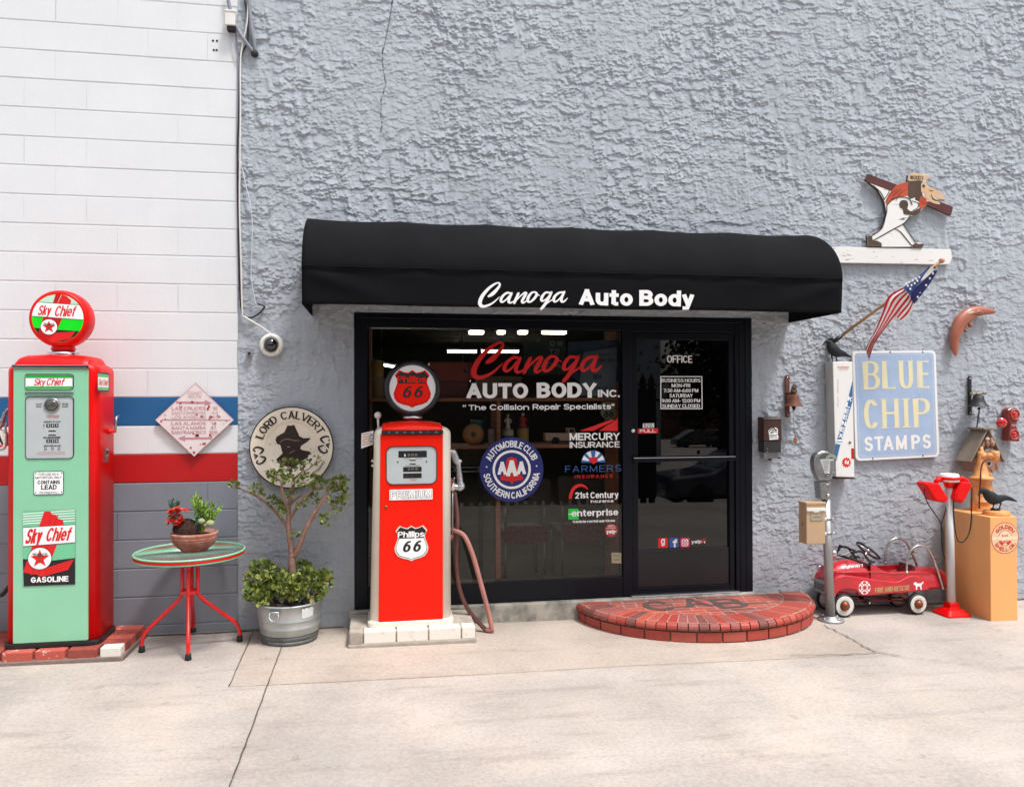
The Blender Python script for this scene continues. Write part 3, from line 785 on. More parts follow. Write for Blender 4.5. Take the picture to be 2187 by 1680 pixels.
def f(m):
    M = MK(ZD, DL); m.poly([M(*p) for p in ((203, 665), (267, 663), (267, 689), (203, 690))], VINYL)
    tx(m, ZD, "WE ACCEPT", 207, 667, 263, 676, DL, INK, wt=(.2, .18), lift=.0006)
    for x, mt in ((210, FB), (224, RV), (240, FB), (252, GV)): m.poly([M(a, b, .0006) for a, b in ((x, 679), (x+11, 679), (x+11, 687), (x, 687))], mt)
decal("payment_sticker", f, dr)
def icon(name, x0, x1, y0, y1, mt, fn, lab):
    def f(m):
        a, b, z0, z1 = rect(ZD, x0, y0, x1, y1, DL)
        m.poly([PD(u, v) for u, v in rrect(a, b, z0, z1, (b-a)*.12)], mt); fn(m, (a+b)/2, (z0+z1)/2, (b-a)/2)
    decal(name, f, dr, lab)
icon("social_sticker", 290, 346, 1322, 1378, RV, lambda m, x, z, r: text(m, "g", x-r*.42, x+r*.42, z-r*.28, z+r*1.15, PD, VINYL, wt=(.17, .15), lift=.0006), "red square sticker with white letter g")
icon("social_sticker", 355, 408, 1320, 1377, mat("mid_blue_vinyl", (.03, .10, .35), .4), lambda m, x, z, r: text(m, "f", x-r*.3, x+r*.75, z-r*.98, z+r*.72, PD, VINYL, wt=(.22, .18), lift=.0006), "blue square sticker with white letter f")
def cam_icon(m, x, z, r):
    m.add([PD(u, v, .0006) for u, v in rrect(x-r*.7, x+r*.7, z-r*.7, z+r*.7, r*.35)+rrect(x-r*.52, x+r*.52, z-r*.52, z+r*.52, r*.25)], [(i, (i+1) % 28, 28+(i+1) % 28, 28+i) for i in range(28)], VINYL)
    m.disc(PD, x, z, r*.36, VINYL, .0006, 20, r*.2); m.disc(PD, x+r*.36, z+r*.36, r*.08, VINYL, .0006, 8)
icon("social_sticker", 418, 472, 1320, 1377, mat("magenta_vinyl", (.55, .02, .10), .4), cam_icon, "magenta square sticker with camera outline")
def f(m):
    tx(m, ZD, "yelp", 482, 1332, 540, 1352, DL, VINYL, wt=(.22, .18))
    c = ZD(552, 1338, DL); r = .022
    for a in range(5): 
        w = R_(90+72*a); m.poly([PD(c.x+r*k*math.cos(w+t), c.z+r*k*math.sin(w+t), .0005) for k, t in ((.25, -.5), (1, -.3), (1, .3), (.25, .5))], RV if a != 3 else VINYL)
decal("social_sticker", f, dr, "white lettering with red burst")

# ================================================================== awning
AWN = mat("black_awning_canvas", (.0062, .0065, .0080), .85, var=.22, vscale=3.0, bump=.5, bscale=240, spec=.12)
axl = P(645, 657, -.746).x; axr = 3.314
aw = thing("awning", "long black canvas awning with rounded front over the shop window", "awning", ((axl+axr)/2, 0, 2.34))
prof = [(0.0, 3.035)]
for i in range(1, 25):
    a = R_(90*i/24); prof.append((-.766*math.sin(a), 2.585+.455*math.cos(a)))
nv0 = len(prof)
for i in range(1, 11): prof.append((-.766+.020*i/10, 2.585-.245*i/10))
NX = 132; vs = []
def hump(t, c, w): return math.exp(-((t-c)/w)**2)
for i in range(NX+1):
    t = i/NX; x = axl+(axr-axl)*t; bay = (t*6) % 1.0; sag = .012*math.sin(PI*bay)**.8
    for j, (y, z) in enumerate(prof):
        a = j/(nv0-1)
        if j < nv0:
            k = sag*math.sin(PI*min(1, a*1.02))**.7 if 0 < a < 1 else (0 if a == 0 else sag*.1)
            y2 = y+k*math.sin(a*PI/2); z2 = z-k*math.cos(a*PI/2)*1.0-(.006*math.sin(PI*bay)*(1-a)**2)
        else:
            v = (j-nv0+1)/10                                  # diagonal pulls at both corners of the valance
            wv = 0
            for s0, sg in ((0.0, 1), (1.0, -1)):
                d = (t-s0)*sg
                wv += .016*hump(v-d*5.2, .12, .16)*max(0, 1-d*5)*min(1, d*30)-.012*hump(v-d*4.0, -.22, .16)*max(0, 1-d*5)*min(1, d*30)
            wv += .0035*math.sin(t*41)*hump(v, .15, .25)*min(1, 1)
            y2 = y+.004*(j == nv0)+wv*(-1); z2 = z+.004*math.sin(t*19)*v*.6
        vs.append((x, y2, z2))
n = len(prof)
m = MB(); m.add(vs, [(i*n+j, i*n+j+1, (i+1)*n+j+1, (i+1)*n+j) for i in range(NX) for j in range(n-1)], AWN, True)
for x, s in ((axl, 1), (axr, -1)): m.poly([(x+.002*s, y, z) for y, z in prof]+[(x+.002*s, 0, 2.34)], AWN)
def MV(z):
    def M(x, y, l=0.0):
        Y = -.756
        for _ in range(2):
            p = z(x, y, Y); Y = -.766+.020*max(0, min(1, (2.585-p.z)/.245))-.0075-l
        return z(x, y, Y)
    return M
aK = lambda x, y, Y=0.0: P(1022+(x-365)/(1785-365)*190, 603+(y-205)/(650-205)*58.5, Y)
brush(m, CANOGA, MV(aK), VINYL)
can = m.build("canopy", aw, fix=False)
md = can.modifiers.new("s", 'SOLIDIFY'); md.thickness = .003; md.offset = -1
m = MB()
def vt(s, x0, y0, x1, y1, **k):
    X0, X1, Z0, Z1 = rect(D0, x0, y0, x1, y1, -.765)
    text(m, s, X0, X1, Z0, Z1, lambda u, v, l=0: Vector((u, -.766+.020*max(0, min(1, (2.585-v)/.245))-.0075-l, v)), VINYL, **k)
vt("Auto", 1237, 618, 1352, 652, wt=(.29, .22)); vt("Body", 1366, 620, 1483, 653.5, wt=(.29, .22))
m.build("canopy_lettering", aw, fix=False)
m = MB()
m.tube([(axl+(axr-axl)*i/60, -.7705-.002*math.sin(i*.9), 2.588+.002*math.sin(i*1.7)) for i in range(61)], .0035, AWN, 6)
m.build("canvas_seam", aw)
m = MB()                                                     # frame under the canvas
for i in range(7):
    x = axl+.012+(axr-axl-.024)*i/6
    m.tube([(x, y*.97+.0, z-.014) for y, z in prof[::3]], .011, BLACK, 8)
m.tube([(axl+.01, -.728, 2.362), (axr-.01, -.728, 2.362)], .010, BLACK, 8)
m.build("frame", aw)

# ================================================================== half round brick step
BR = [mat("red_brick", (.42, .060, .040), .55, var=.2, vscale=14, bump=.5), mat("salmon_brick", (.47, .095, .062), .7, var=.22, vscale=12, bump=.5),
      mat("brown_brick", (.23, .075, .06), .7, var=.3, vscale=14, bump=.5), mat("rose_brick", (.34, .095, .08), .7, var=.25, vscale=10, bump=.5)]
MORT = mat("pink_mortar", (.46, .31, .26), .9, var=.25, vscale=20, bump=.5)
MORTD = mat("grey_mortar", (.24, .18, .15), .9, var=.3, vscale=20, bump=.5)
DKB = mat("dark_brick", (.11, .075, .07), .7, var=.3, vscale=16, bump=.5)
SXc, Sa, Sb, Szt = (P(1226, 1290).x+P(1716, 1272).x)/2, (P(1716, 1272).x-P(1226, 1290).x)/2, .80, .128
ia, ib = Sa-.235, Sb-.235
st = thing("brick_step", "half round red brick doorstep with dark letters in its paving", "step", (SXc, -.4, -.01))
def el(a, b, w, z): return Vector((SXc+a*math.cos(w), -b*math.sin(w), z))
# equal arc-length stations
W_ = [i*PI/720 for i in range(721)]; S_ = [0]
for i in range(720): S_.append(S_[-1]+(el(Sa, Sb, W_[i+1], 0)-el(Sa, Sb, W_[i], 0)).length)
def station(t):
    s = t*S_[-1]; i = min(719, max(0, next((k for k in range(720) if S_[k+1] >= s), 719)))
    return W_[i]+(W_[i+1]-W_[i])*((s-S_[i])/(S_[i+1]-S_[i]+1e-9))
m = MB(); rs = random.Random(12)
core = [el(Sa-.03, Sb-.03, i*PI/48, Szt-.0022) for i in range(49)]
m.prism(core, (0, 0, -Szt-.02), MORT, MORTD)
nb = 37
for i in range(nb):
    t0, t1 = (i+.055)/nb, (i+.945)/nb; mt = rs.choice([BR[0], BR[0], BR[1], BR[2], BR[3]])
    dz = rs.uniform(-.0015, .0015)
    prf = [(ia, ib, Szt-.02), (ia, ib, Szt+dz), (Sa-.045, Sb-.045, Szt+dz), (Sa-.018, Sb-.018, Szt-.006+dz), (Sa-.004, Sb-.004, Szt-.020), (Sa, Sb, Szt-.036), (Sa-.006, Sb-.006, Szt-.052), (Sa-.03, Sb-.03, Szt-.058)]
    secs = []
    for t in (t0, (t0+t1)/2, t1):
        w = station(t); secs.append([el(a, b, w, z) for a, b, z in prf])
    m.loft(secs, mt, smooth=False)
nb = 15
for i in range(nb):
    t0, t1 = (i+.035)/nb, (i+.965)/nb; mt = rs.choice([BR[0], BR[0], BR[0], BR[1]])
    secs = []
    for k in range(4):
        w = station(t0+(t1-t0)*k/3)
        secs.append([el(Sa-.05, Sb-.05, w, Szt-.066), el(Sa-.016, Sb-.016, w, Szt-.066), el(Sa-.016, Sb-.016, w, -.004), el(Sa-.05, Sb-.05, w, -.004)])
    m.loft(secs, mt, smooth=False)
def clip(poly, inside, inter):
    out = []
    for i in range(len(poly)):
        a, b = poly[i-1], poly[i]
        if inside(b):
            if not inside(a): out.append(inter(a, b))
            out.append(b)
        elif inside(a): out.append(inter(a, b))
    return out
def ellclip(poly, a, b):
    ins = lambda p: ((p[0]-SXc)/a)**2+(p[1]/b)**2 <= 1
    def it(p, q):
        lo, hi = (p, q) if ins(p) else (q, p)
        for _ in range(18):
            mid = ((lo[0]+hi[0])/2, (lo[1]+hi[1])/2)
            if ins(mid): lo = mid
            else: hi = mid
        return lo
    return clip(poly, ins, it)
row = 0; y = -.055
while y > -ib:
    hgt = .072; x = SXc-ia-rs.uniform(0, .2)
    while x < SXc+ia:
        ln = rs.choice([.2, .2, .2, .1]); g = .005
        q = ellclip([(x+g, y-g), (x+ln-g, y-g), (x+ln-g, y-hgt+g), (x+g, y-hgt+g)], ia-.008, ib-.008)
        if len(q) > 2: m.prism([Vector((a, b, Szt-.001+rs.uniform(-.001, .001))) for a, b in q], (0, 0, -.015), rs.choice([BR[3], BR[2], BR[1], BR[3]]))
        x += ln
    y -= hgt
m.build("brick_paving", st, bevel=.0025, seg=1)
m = MB()
def Hp(x, y, z): d = ray(x, y); return CAM+d*((z-CAM.z)/d.z)
Zst = zm(1440, 1500, .32007)
def SP(x, y): return Hp((1440+x*.32007)/1.21765, (1500+y*.32007)/1.21765, Szt)
for ch, x0, x1, yt, yb in (("C", 775, 1040, 192, 276), ("A", 1085, 1315, 172, 245), ("B", 1362, 1640, 168, 255)):
    a = SP(x0, yb); b = SP(x1, yb); c = SP((x0+x1)/2, yt)
    text(m, ch, a.x, b.x, a.y, c.y, lambda u, v, l=0: Vector((u, v, Szt+.0016+l)), DKB, wt=(.19, .16))
m.build("letter_bricks", st, label="dark bricks spelling CAB", fix=False)
# ================================================================== the shop inside, seen dimly through the glass
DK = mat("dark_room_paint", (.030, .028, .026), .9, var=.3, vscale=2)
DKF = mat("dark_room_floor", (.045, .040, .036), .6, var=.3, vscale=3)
m = MB()
X0r, X1r, Y1r, Z1r = -1.0, 4.7, 11.0, 2.85
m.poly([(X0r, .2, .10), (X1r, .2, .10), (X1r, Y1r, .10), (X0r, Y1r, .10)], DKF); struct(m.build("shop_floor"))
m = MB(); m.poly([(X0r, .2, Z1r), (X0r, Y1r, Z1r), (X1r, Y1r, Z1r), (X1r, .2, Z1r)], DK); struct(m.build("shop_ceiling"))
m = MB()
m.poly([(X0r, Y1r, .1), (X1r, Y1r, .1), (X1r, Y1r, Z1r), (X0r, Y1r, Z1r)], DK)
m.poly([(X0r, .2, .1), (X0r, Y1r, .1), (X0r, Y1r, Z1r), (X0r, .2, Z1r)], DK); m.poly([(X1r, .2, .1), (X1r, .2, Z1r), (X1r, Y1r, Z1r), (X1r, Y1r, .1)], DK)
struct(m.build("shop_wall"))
TUBE = emit("lit_tube", "#fff0d8", 7.0)
FIX = mat("fixture_metal", (.3, .3, .3), .5)
def lamp(x0, x1, y, z, lab, d=.10):
    t = thing("strip_light", lab, "ceiling light", ((x0+x1)/2, y, z), "strip lights inside the shop")
    m = MB(); m.box(x0, x1, y, y+d*1.3, z+.035, z+.075, FIX); m.box((x0+x1)/2-.01, (x0+x1)/2+.01, y+.03, y+.05, z+.075, Z1r, FIX); m.build("housing", t)
    for k in range(2):
        m = MB(); m.tube([(x0+.02, y+.03+k*d, z+.015), (x1-.02, y+.03+k*d, z+.015)], .026, TUBE, 8); m.build("tube", t)
zr = zm(1140, 840, .2381)
def lamp_px(a, b, yp, Y, lab):
    p = zr(a, yp, Y); q = zr(b, yp, Y); lamp(p.x, q.x, Y, (p.z+q.z)/2-.015, lab)
labs = ["first lit strip light of the upper row above the red script", "second lit strip light of the upper row, a short one", "third lit strip light of the upper row, a short one",
        "long lit strip light of the upper row near the right window edge"]
for (a, b), l in zip(((330, 513), (643, 747), (872, 992), (1135, 1415)), labs): lamp_px(a, b, 95, 5.0, l)
labs = ["lit strip light of the lower row reaching left of the red script", "lit strip light of the lower row crossing the big red letter", "short lit strip light of the lower row above the small red letters"]
for (a, b), l in zip(((95, 430), (470, 890), (1030, 1165)), labs): lamp_px(a, b, 305, 8.5, l)
t = thing("strip_light", "thin slanting lit tube behind the red pump's globe", "ceiling light", (.4, .9, 2.0), "strip lights inside the shop")  # added tube and housing, standing in for a bright line mirrored in the glass
a = Z5(107, 490, .75); b = Z5(920, 635, 3.6)
m = MB(); m.tube([a, b], .010, TUBE, 8); m.build("tube", t)
m = MB(); m.tube([a+Vector((0, 0, .022)), b+Vector((0, 0, .022))], .012, FIX, 8)
for k in (.1, .9):
    c = a.lerp(b, k); m.tube([c+Vector((0, 0, .02)), (c.x, c.y, Z1r)], .003, FIX, 6)
m.build("housing", t)

# ---- shelf unit in the window
WOOD = mat("reddish_shelf_wood", (.42, .16, .08), .6, var=.4, vscale=6, stretch=(1, 1, 8))
SY0, SY1 = .16, .50
t = thing("display_shelf", "tall wooden display shelf standing inside the shop window", "shelf", (1.0, .33, .1))
z1s, z2s = Z5(1500, 770, SY0).z, Z5(1500, 1140, SY0).z
xl, xr, xm = Z5(122, 900, SY0).x, Z5(2100, 900, SY0).x, Z5(1145, 900, SY0).x
xlow = Z6(208, 900, SY0).x
for z in (z1s, z2s):
    m = MB(); m.box(xl, xr, SY0, SY1, z-.028, z, WOOD); m.build("shelf", t, bevel=.002)
for x in (xl-.012, xr-.03):
    m = MB(); m.box(x, x+.03, SY0+.002, SY1, .10, Z1r-.35, WOOD); m.build("side_panel", t, bevel=.002)
m = MB(); m.box(xm-.016, xm+.016, SY0+.004, SY1, z2s, z1s-.028, WOOD); m.build("divider", t, bevel=.002)
m = MB(); m.box(xlow-.02, xlow+.02, SY0+.004, SY0+.06, .10, z2s-.028, WOOD); m.build("divider", t, bevel=.002)

def can(x, y, z, r, h, mt, lab, grp=None, band=None, name="tin_can"):
    t = thing(name, lab, "can", (x, y, z), grp)
    m = MB(); m.lathe([(r*.96, 0), (r, .004), (r, h-.004), (r*.97, h)], (x, y, z), (0, 0, 1), mt, 24); m.build("body", t)
    m = MB(); m.lathe([(r*.99, h-.002), (r*1.02, h), (r*1.02, h+.006), (r*.93, h+.006), (r*.92, h+.002), (0, h+.002)], (x, y, z), (0, 0, 1), STEEL, 24); m.build("lid", t)
    if band:
        m = MB(); m.lathe([(r*1.004, h*band[0]), (r*1.004, h*band[1])], (x, y, z), (0, 0, 1), band[2], 24); m.build("label_band", t, fix=False)
    return t
TAN = mat("tan_tin", (.34, .24, .10), .5, var=.25, vscale=12); OCH = mat("ochre_tin", (.42, .25, .05), .5, var=.2, vscale=12)
def at5(x, y, Y): return Z5(x, y, Y)
p = at5(185, 760, .3); can(p.x, .30, z1s, .058, .155, TAN, "lower tan tin of the stack in the window's left corner")
can(p.x, .30, z1s+.163, .054, .13, OCH, "upper ochre tin of the stack in the window's left corner")
# perforated red panel and box on the upper shelf
RTOOL = mat("dull_red_toolbox", (.30, .055, .04), .45, var=.25, vscale=8)
t = thing("tool_box", "long dull red metal toolbox on the upper shelf behind the globe", "toolbox", (.9, .3, z1s))
a, b, z0, zt_ = rect(Z5, 690, 640, 900, 765, .24); m = MB(); m.box(a-.10, b, .24, .46, z1s, zt_, mat("dark_oxide_red", (.16, .035, .03), .5, var=.3, vscale=10))
m.build("lower_tray", t, bevel=.006)
a, b, z0, zq = rect(Z5, 600, 490, 930, 605, .24); m = MB(); m.box(a, b, .24, .46, zt_+.002, zq, RTOOL)
for k in range(6): m.lathe([(0, -.001), (.008, -.001), (.008, .002)], (b-.022-.0*k, .239, zt_+.02+k*.024), (0, 1, 0), INK, 8)
m.lathe([(0, -.001), (.016, -.001), (.016, .002)], (b-.055, .239, (zt_+zq)/2), (0, 1, 0), INK, 12)
m.build("drawer_front", t, bevel=.004)
t = thing("radio_set", "tan perforated radio case on the upper shelf under red script", "radio", (1.35, .3, z1s))
a, b, z0, zq = rect(Z5, 985, 600, 1330, 765, .24); m = MB(); m.box(a, b, .24, .44, z1s, zq, mat("tan_case", (.20, .115, .07), .6, var=.3, vscale=10)); m.build("case", t, bevel=.006)
m = MB()
for i in range(14):
    for j in range(4): m.lathe([(0, -.001), (.0045, -.001), (.0045, .001)], (a+.21+i*.0115, .239, z1s+.10+j*.012), (0, 1, 0), INK, 6)
m.build("speaker_grille", t)
# lower shelf
t = thing("tape_roll", "big orange brown roll of masking tape on the lower shelf", "tape roll", (.9, .24, z2s))
p = at5(945, 1060, .22); r = .083; m = MB(); TP = mat("masking_tape", (.46, .20, .07), .6, var=.2, vscale=12)
m.lathe([(r*.32, 0), (r, 0), (r, .05), (r*.32, .05), (r*.32, 0)], (p.x, .22, z2s+r), (0, 1, 0), TP, 40); m.build("tape", t)
m = MB(); m.lathe([(r*.15, .004), (r*.315, .004), (r*.315, .046), (r*.15, .046), (r*.15, .004)], (p.x, .22, z2s+r), (0, 1, 0), mat("card_core", (.28, .15, .08), .8), 24); m.build("core", t)
p = at5(978, 970, .38); can(p.x, .40, z2s, .056, .19, mat("teal_tin", (.02, .20, .16), .4), "teal tin standing behind the masking tape roll")
p = at5(1092, 1065, .26); can(p.x, .26, z2s, .032, .12, mat("pinkish_jar", (.50, .34, .30), .5, var=.3, vscale=20), "small pinkish jar beside the wooden divider", name="paint_jar")
p = at5(1218, 1050, .26); xa = p.x
can(xa, .26, z2s, .046, .115, mat("pale_oil_tin", (.50, .42, .26), .4), "oil can with blue lower band under a spotted figurine", band=(.04, .62, mat("blue_band", (.03, .12, .32), .4)), name="oil_can")
p = at5(1337, 1050, .26); xb = p.x
can(xb, .26, z2s, .046, .125, OCH, "plain ochre oil can under a figurine in red dress", name="oil_can")
SKIN = mat("figurine_skin", (.50, .30, .20), .6)
def figurine(x, z, mt, lab, flare, hair):
    t = thing("figurine", lab, "figurine", (x, .26, z))
    prf = [(.024, 0), (.026, .004), (.020*flare, .010), (.017*flare, .03), (.012, .052), (.014, .068), (.0155, .080), (.008, .092), (.006, .098)]
    m = MB(); m.lathe(prf, (x, .26, z), (0, 0, 1), mt, 16)
    for s in (-1, 1): m.tube(cr([(x+s*.012, .26, z+.085), (x+s*.026, .255, z+.066), (x+s*.014, .245, z+.050)], 4), [.006]*4+[.005]*4+[.004], mt, 8)
    m.build("dress", t)
    m = MB(); m.ball((x, .26, z+.112), (.013, .013, .016), SKIN); m.build("head", t)
    m = MB(); m.ball((x, .263, z+.117), (.0145, .0135, .015), hair); m.build("hair", t)
SPOT = mat("spotted_white", (.62, .56, .50), .5, var=.9, vscale=85, dark=(.02, .02, .02), thr=(.40, .44))
figurine(xa, z2s+.121, SPOT, "small figurine in white dress with black spots, on an oil can", 1.0, INK)
figurine(xb, z2s+.131, DRED, "small figurine in flared red dress, on an oil can", 1.6, mat("brown_hair", (.06, .03, .015), .6))
# toy pickup truck
t = thing("toy_pickup", "cream toy pickup truck on the shelf left of insurance lettering", "toy truck", (1.75, .28, z2s))
TC = mat("toy_cream", (.55, .36, .27), .4, var=.2, vscale=14)
K = lambda x, y, Y=.22: zr(x, y, Y)
m = MB(); pts = [(1170, 1262), (1170, 1180), (1420, 1180), (1420, 1122), (1488, 1122), (1500, 1180), (1580, 1186), (1585, 1262), (1540, 1262), (1525, 1232), (1495, 1222), (1465, 1232), (1450, 1262), (1330, 1262), (1315, 1228), (1282, 1218), (1252, 1228), (1238, 1262)]
zo = z2s+.024-K(1300, 1262).z
m.prism([K(*q)+Vector((0, 0, zo)) for q in pts], (0, .10, 0), TC); m.build("body", t, bevel=.003)
m = MB(); m.prism([K(*q)+Vector((0, -.001, zo)) for q in ((1430, 1132), (1480, 1132), (1490, 1172), (1430, 1172))], (0, .102, 0), INK); m.build("window", t)
for cx_ in (1283, 1495):
    for yy in (.216, .30):
        c = K(cx_, 1262); m = MB(); m.lathe([(0, -.004), (.009, -.004), (.010, 0), (.019, 0), (.024, .004), (.024, .016), (.018, .02)], (c.x, yy, z2s+.024), (0, 1, 0), RUBBER, 20); m.build("wheel", t)
# things low behind the glass
t = thing("wall_heater", "dark louvred heater panel below the lower shelf", "heater", (.85, .5, .9))
a, b, z0, zq = rect(Z5, 780, 1165, 1045, 1300, .42); m = MB(); HM = mat("heater_bronze", (.10, .07, .05), .5); m.box(a, b, .44, .52, z0, zq, INK)
for i in range(7):
    z = z0+(zq-z0)*(i+.5)/7; m.box(a+.01, b-.01, .425, .44, z-.008, z+.004, HM)
for i in range(4): m.box(a+(b-a)*i/3-.005, a+(b-a)*i/3+.005, .422, .425, z0, zq, HM)
m.box(a+.02, a+.06, .46, .5, .1, z0, INK); m.box(b-.06, b-.02, .46, .5, .1, z0, INK)
m.build("louvre_panel", t)
m = MB()
for yy in (1320, 1352):
    c = Z5(770, yy, .42); d = Z5(1000, yy, .42); m.tube([c, d], .007, STEEL, 8)
m.tube([Z5(800, 1300, .42), Z5(800, 1360, .42)], .008, STEEL, 8); m.tube([Z5(985, 1300, .42), Z5(985, 1360, .42)], .008, STEEL, 8)
m.build("rail", t)
NET = mat("red_seat_net", (.26, .045, .03), .8, var=.85, vscale=60, thr=(.42, .50))
SEAT = mat("brown_grey_vinyl", (.105, .090, .080), .5, var=.3, vscale=6)
def chair(x0, x1, yt, yb, lab):
    t = thing("waiting_chair", lab, "chair", ((x0+x1)/2, .95, .1), "waiting chairs with their backs to the window")
    zt_, zb_ = Z6(400, yt, .72).z, Z6(400, yb, .72).z
    m = MB(); m.prism([Vector((u, .72, v)) for u, v in rrect(x0, x1, zb_, zt_, .04)], (0, .05, 0), SEAT); m.build("backrest", t, bevel=.012)
    m = MB(); m.box(x0+.02, x1-.02, .76, 1.22, .50, .56, SEAT); m.build("seat", t, bevel=.02)
    zn0, zn1 = Z6(400, 1000, .72).z, Z6(400, 815, .72).z
    m = MB(); k = []
    for i in range(13): 
        u = x0+.04+(x1-x0-.08)*i/12; k.append((u, .735, zn0+.03*abs(i-6)/6))
    m.prism([Vector(p) for p in k]+[Vector((x1-.04, .735, zn1)), Vector((x0+.04, .735, zn1))], (0, .012, 0), NET); m.build("seat_net", t)
    for xx in (x0+.05, x1-.05):
        for yy in (.78, 1.18):
            m = MB(); m.tube([(xx, yy, .50), (xx, yy, .10)], .014, STEEL, 8); m.build("leg", t)
    for xx in (x0+.05, x1-.05): m = MB(); m.tube([(xx, .765, zt_-.06), (xx, .775, .52)], .012, STEEL, 8); m.build("back_post", t)
x0, x1 = Z6(228, 500, .72).x, Z6(722, 500, .72).x
chair(x0, x1, 358, 640, "grey brown waiting chair with its back behind the round club decal")
x2, x3 = Z6(790, 500, .72).x, Z6(1400, 500, .72).x
chair(x2, x3, 335, 632, "grey brown waiting chair with its back behind the insurance decals")
# papers and signs inside
def hung(name, lab, cat, pts, mt, Y=.145, fn=None):
    m = MB(); q = [Vector((lambda p: (p.x, Y, p.z))(zr(a, b, Y))) for a, b in pts]; m.prism(q, (0, .003, 0), mt)
    if fn: fn(m)
    tag(m.build(name), lab, cat)
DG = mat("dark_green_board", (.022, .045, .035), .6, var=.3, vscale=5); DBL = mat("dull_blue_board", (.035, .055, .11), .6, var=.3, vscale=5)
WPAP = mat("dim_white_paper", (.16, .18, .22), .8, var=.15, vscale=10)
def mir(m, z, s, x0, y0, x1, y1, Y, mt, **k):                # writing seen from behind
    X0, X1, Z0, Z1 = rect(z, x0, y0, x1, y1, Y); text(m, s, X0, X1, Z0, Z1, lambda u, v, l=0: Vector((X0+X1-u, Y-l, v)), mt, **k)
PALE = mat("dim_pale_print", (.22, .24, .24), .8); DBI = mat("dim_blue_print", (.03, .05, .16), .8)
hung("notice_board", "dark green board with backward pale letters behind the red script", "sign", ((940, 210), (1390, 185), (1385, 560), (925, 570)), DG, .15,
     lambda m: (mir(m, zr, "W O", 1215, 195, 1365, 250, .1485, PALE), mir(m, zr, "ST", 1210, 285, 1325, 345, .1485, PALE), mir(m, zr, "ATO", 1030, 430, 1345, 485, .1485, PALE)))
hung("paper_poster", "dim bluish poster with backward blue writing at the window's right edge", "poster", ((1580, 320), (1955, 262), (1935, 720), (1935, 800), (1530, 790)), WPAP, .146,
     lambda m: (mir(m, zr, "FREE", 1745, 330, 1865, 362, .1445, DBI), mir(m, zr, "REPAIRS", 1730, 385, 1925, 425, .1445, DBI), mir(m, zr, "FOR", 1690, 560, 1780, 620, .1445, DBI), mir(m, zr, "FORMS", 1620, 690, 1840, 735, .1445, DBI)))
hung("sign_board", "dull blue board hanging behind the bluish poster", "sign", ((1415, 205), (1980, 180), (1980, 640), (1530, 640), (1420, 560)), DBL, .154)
def shield_pts(cx, cy, r):
    P_ = [(-.62, .98), (-.30, .86), (0, .98), (.30, .86), (.62, .98), (.86, .72), (.72, .45), (.74, .15), (.92, -.20), (.80, -.62), (.40, -.88), (0, -1.05)]
    P_ = P_+[(-a, b) for a, b in P_[-2:4:-1]]
    return [(cx+a*r, cy+b*r) for a, b in P_]
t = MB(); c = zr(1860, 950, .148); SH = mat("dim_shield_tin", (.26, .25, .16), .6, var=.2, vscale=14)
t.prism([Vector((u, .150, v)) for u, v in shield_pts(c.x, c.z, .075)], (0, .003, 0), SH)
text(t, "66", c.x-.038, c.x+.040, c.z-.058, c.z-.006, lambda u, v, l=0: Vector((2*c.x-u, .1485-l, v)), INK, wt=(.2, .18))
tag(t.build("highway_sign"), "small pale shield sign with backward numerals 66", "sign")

# ================================================================== across the yard, behind the camera: what the glass mirrors
LFm = mat("tree_leaf", (.022, .045, .015), .6, var=.4, vscale=4)
def tree(x, y, h, rad, seed, lab):
    rg = random.Random(seed); z0 = gz(x)-1.2
    t = thing("street_tree", lab, "tree", (x, y, z0), "dark trees across the yard")
    BK = mat("bark", (.09, .065, .045), .9, var=.4, vscale=12, bump=.6)
    m = MB(); m.tube([(x, y, z0), (x+.1, y, z0+h*.3), (x+.05, y+.1, z0+h*.6)], [.2, .15, .09], BK, 10); zc = 1.0+(h-1.2)*.5; tips = []
    for k in range(40):
        a = rg.uniform(0, 2*PI); s = Vector((x+.08, y, z0+h*rg.uniform(.28, .55))); r = rad*rg.uniform(.15, .95); e = Vector((x+math.cos(a)*r, y+math.sin(a)*r, zc+rg.uniform(-.42, .45)*h*.9))
        if k < 12: m.tube([s, s.lerp(e, .5)+Vector((0, 0, .2)), e], [.07, .05, .02], BK, 6)
        tips.append(e)
    m.build("trunk", t)
    m = MB(); vs = []; fs = []
    for k in range(9000):
        e = rg.choice(tips)+Vector((rg.gauss(0, rad*.20), rg.gauss(0, rad*.20), rg.gauss(0, h*.07)))
        n = Vector((rg.gauss(0, 1), rg.gauss(0, 1)-1.5, rg.gauss(0, 1))).normalized(); u = n.orthogonal().normalized(); v = n.cross(u); s = rg.uniform(.07, .16)
        b = len(vs); vs += [e+u*s, e+v*s*.6, e-u*s, e-v*s*.6]; fs.append((b, b+1, b+2, b+3))
    m.add(vs, fs, LFm); m.build("crown", t)
tl = ["dark tree across the drive beyond the left wall", "dark tree across the drive facing the left pump", "dark tree across the drive facing the red pump", "dark tree across the drive facing the awning", "dark tree across the drive facing the shop window", "dark tree left of the pale building corner", "dark tree right of the pale building corner", "dark tree above the parked sedan", "tall dark tree at the far right of the drive"]
for i, (x, y, h, r) in enumerate(((-10, -22, 8, 3.0), (-5.5, -21, 8, 3.0), (-1.5, -22, 8.5, 3.3), (1.6, -21, 8, 3.0), (4.4, -22, 8, 3.0), (6.6, -21, 8, 2.0), (12.3, -21, 8, 2.0), (14.6, -21, 8.5, 2.4), (18, -22, 9, 3))): tree(x, y, h, r, 40+i, tl[i])
t = MB(); FB_ = mat("slat_fence_black", (.012, .013, .013), .6)
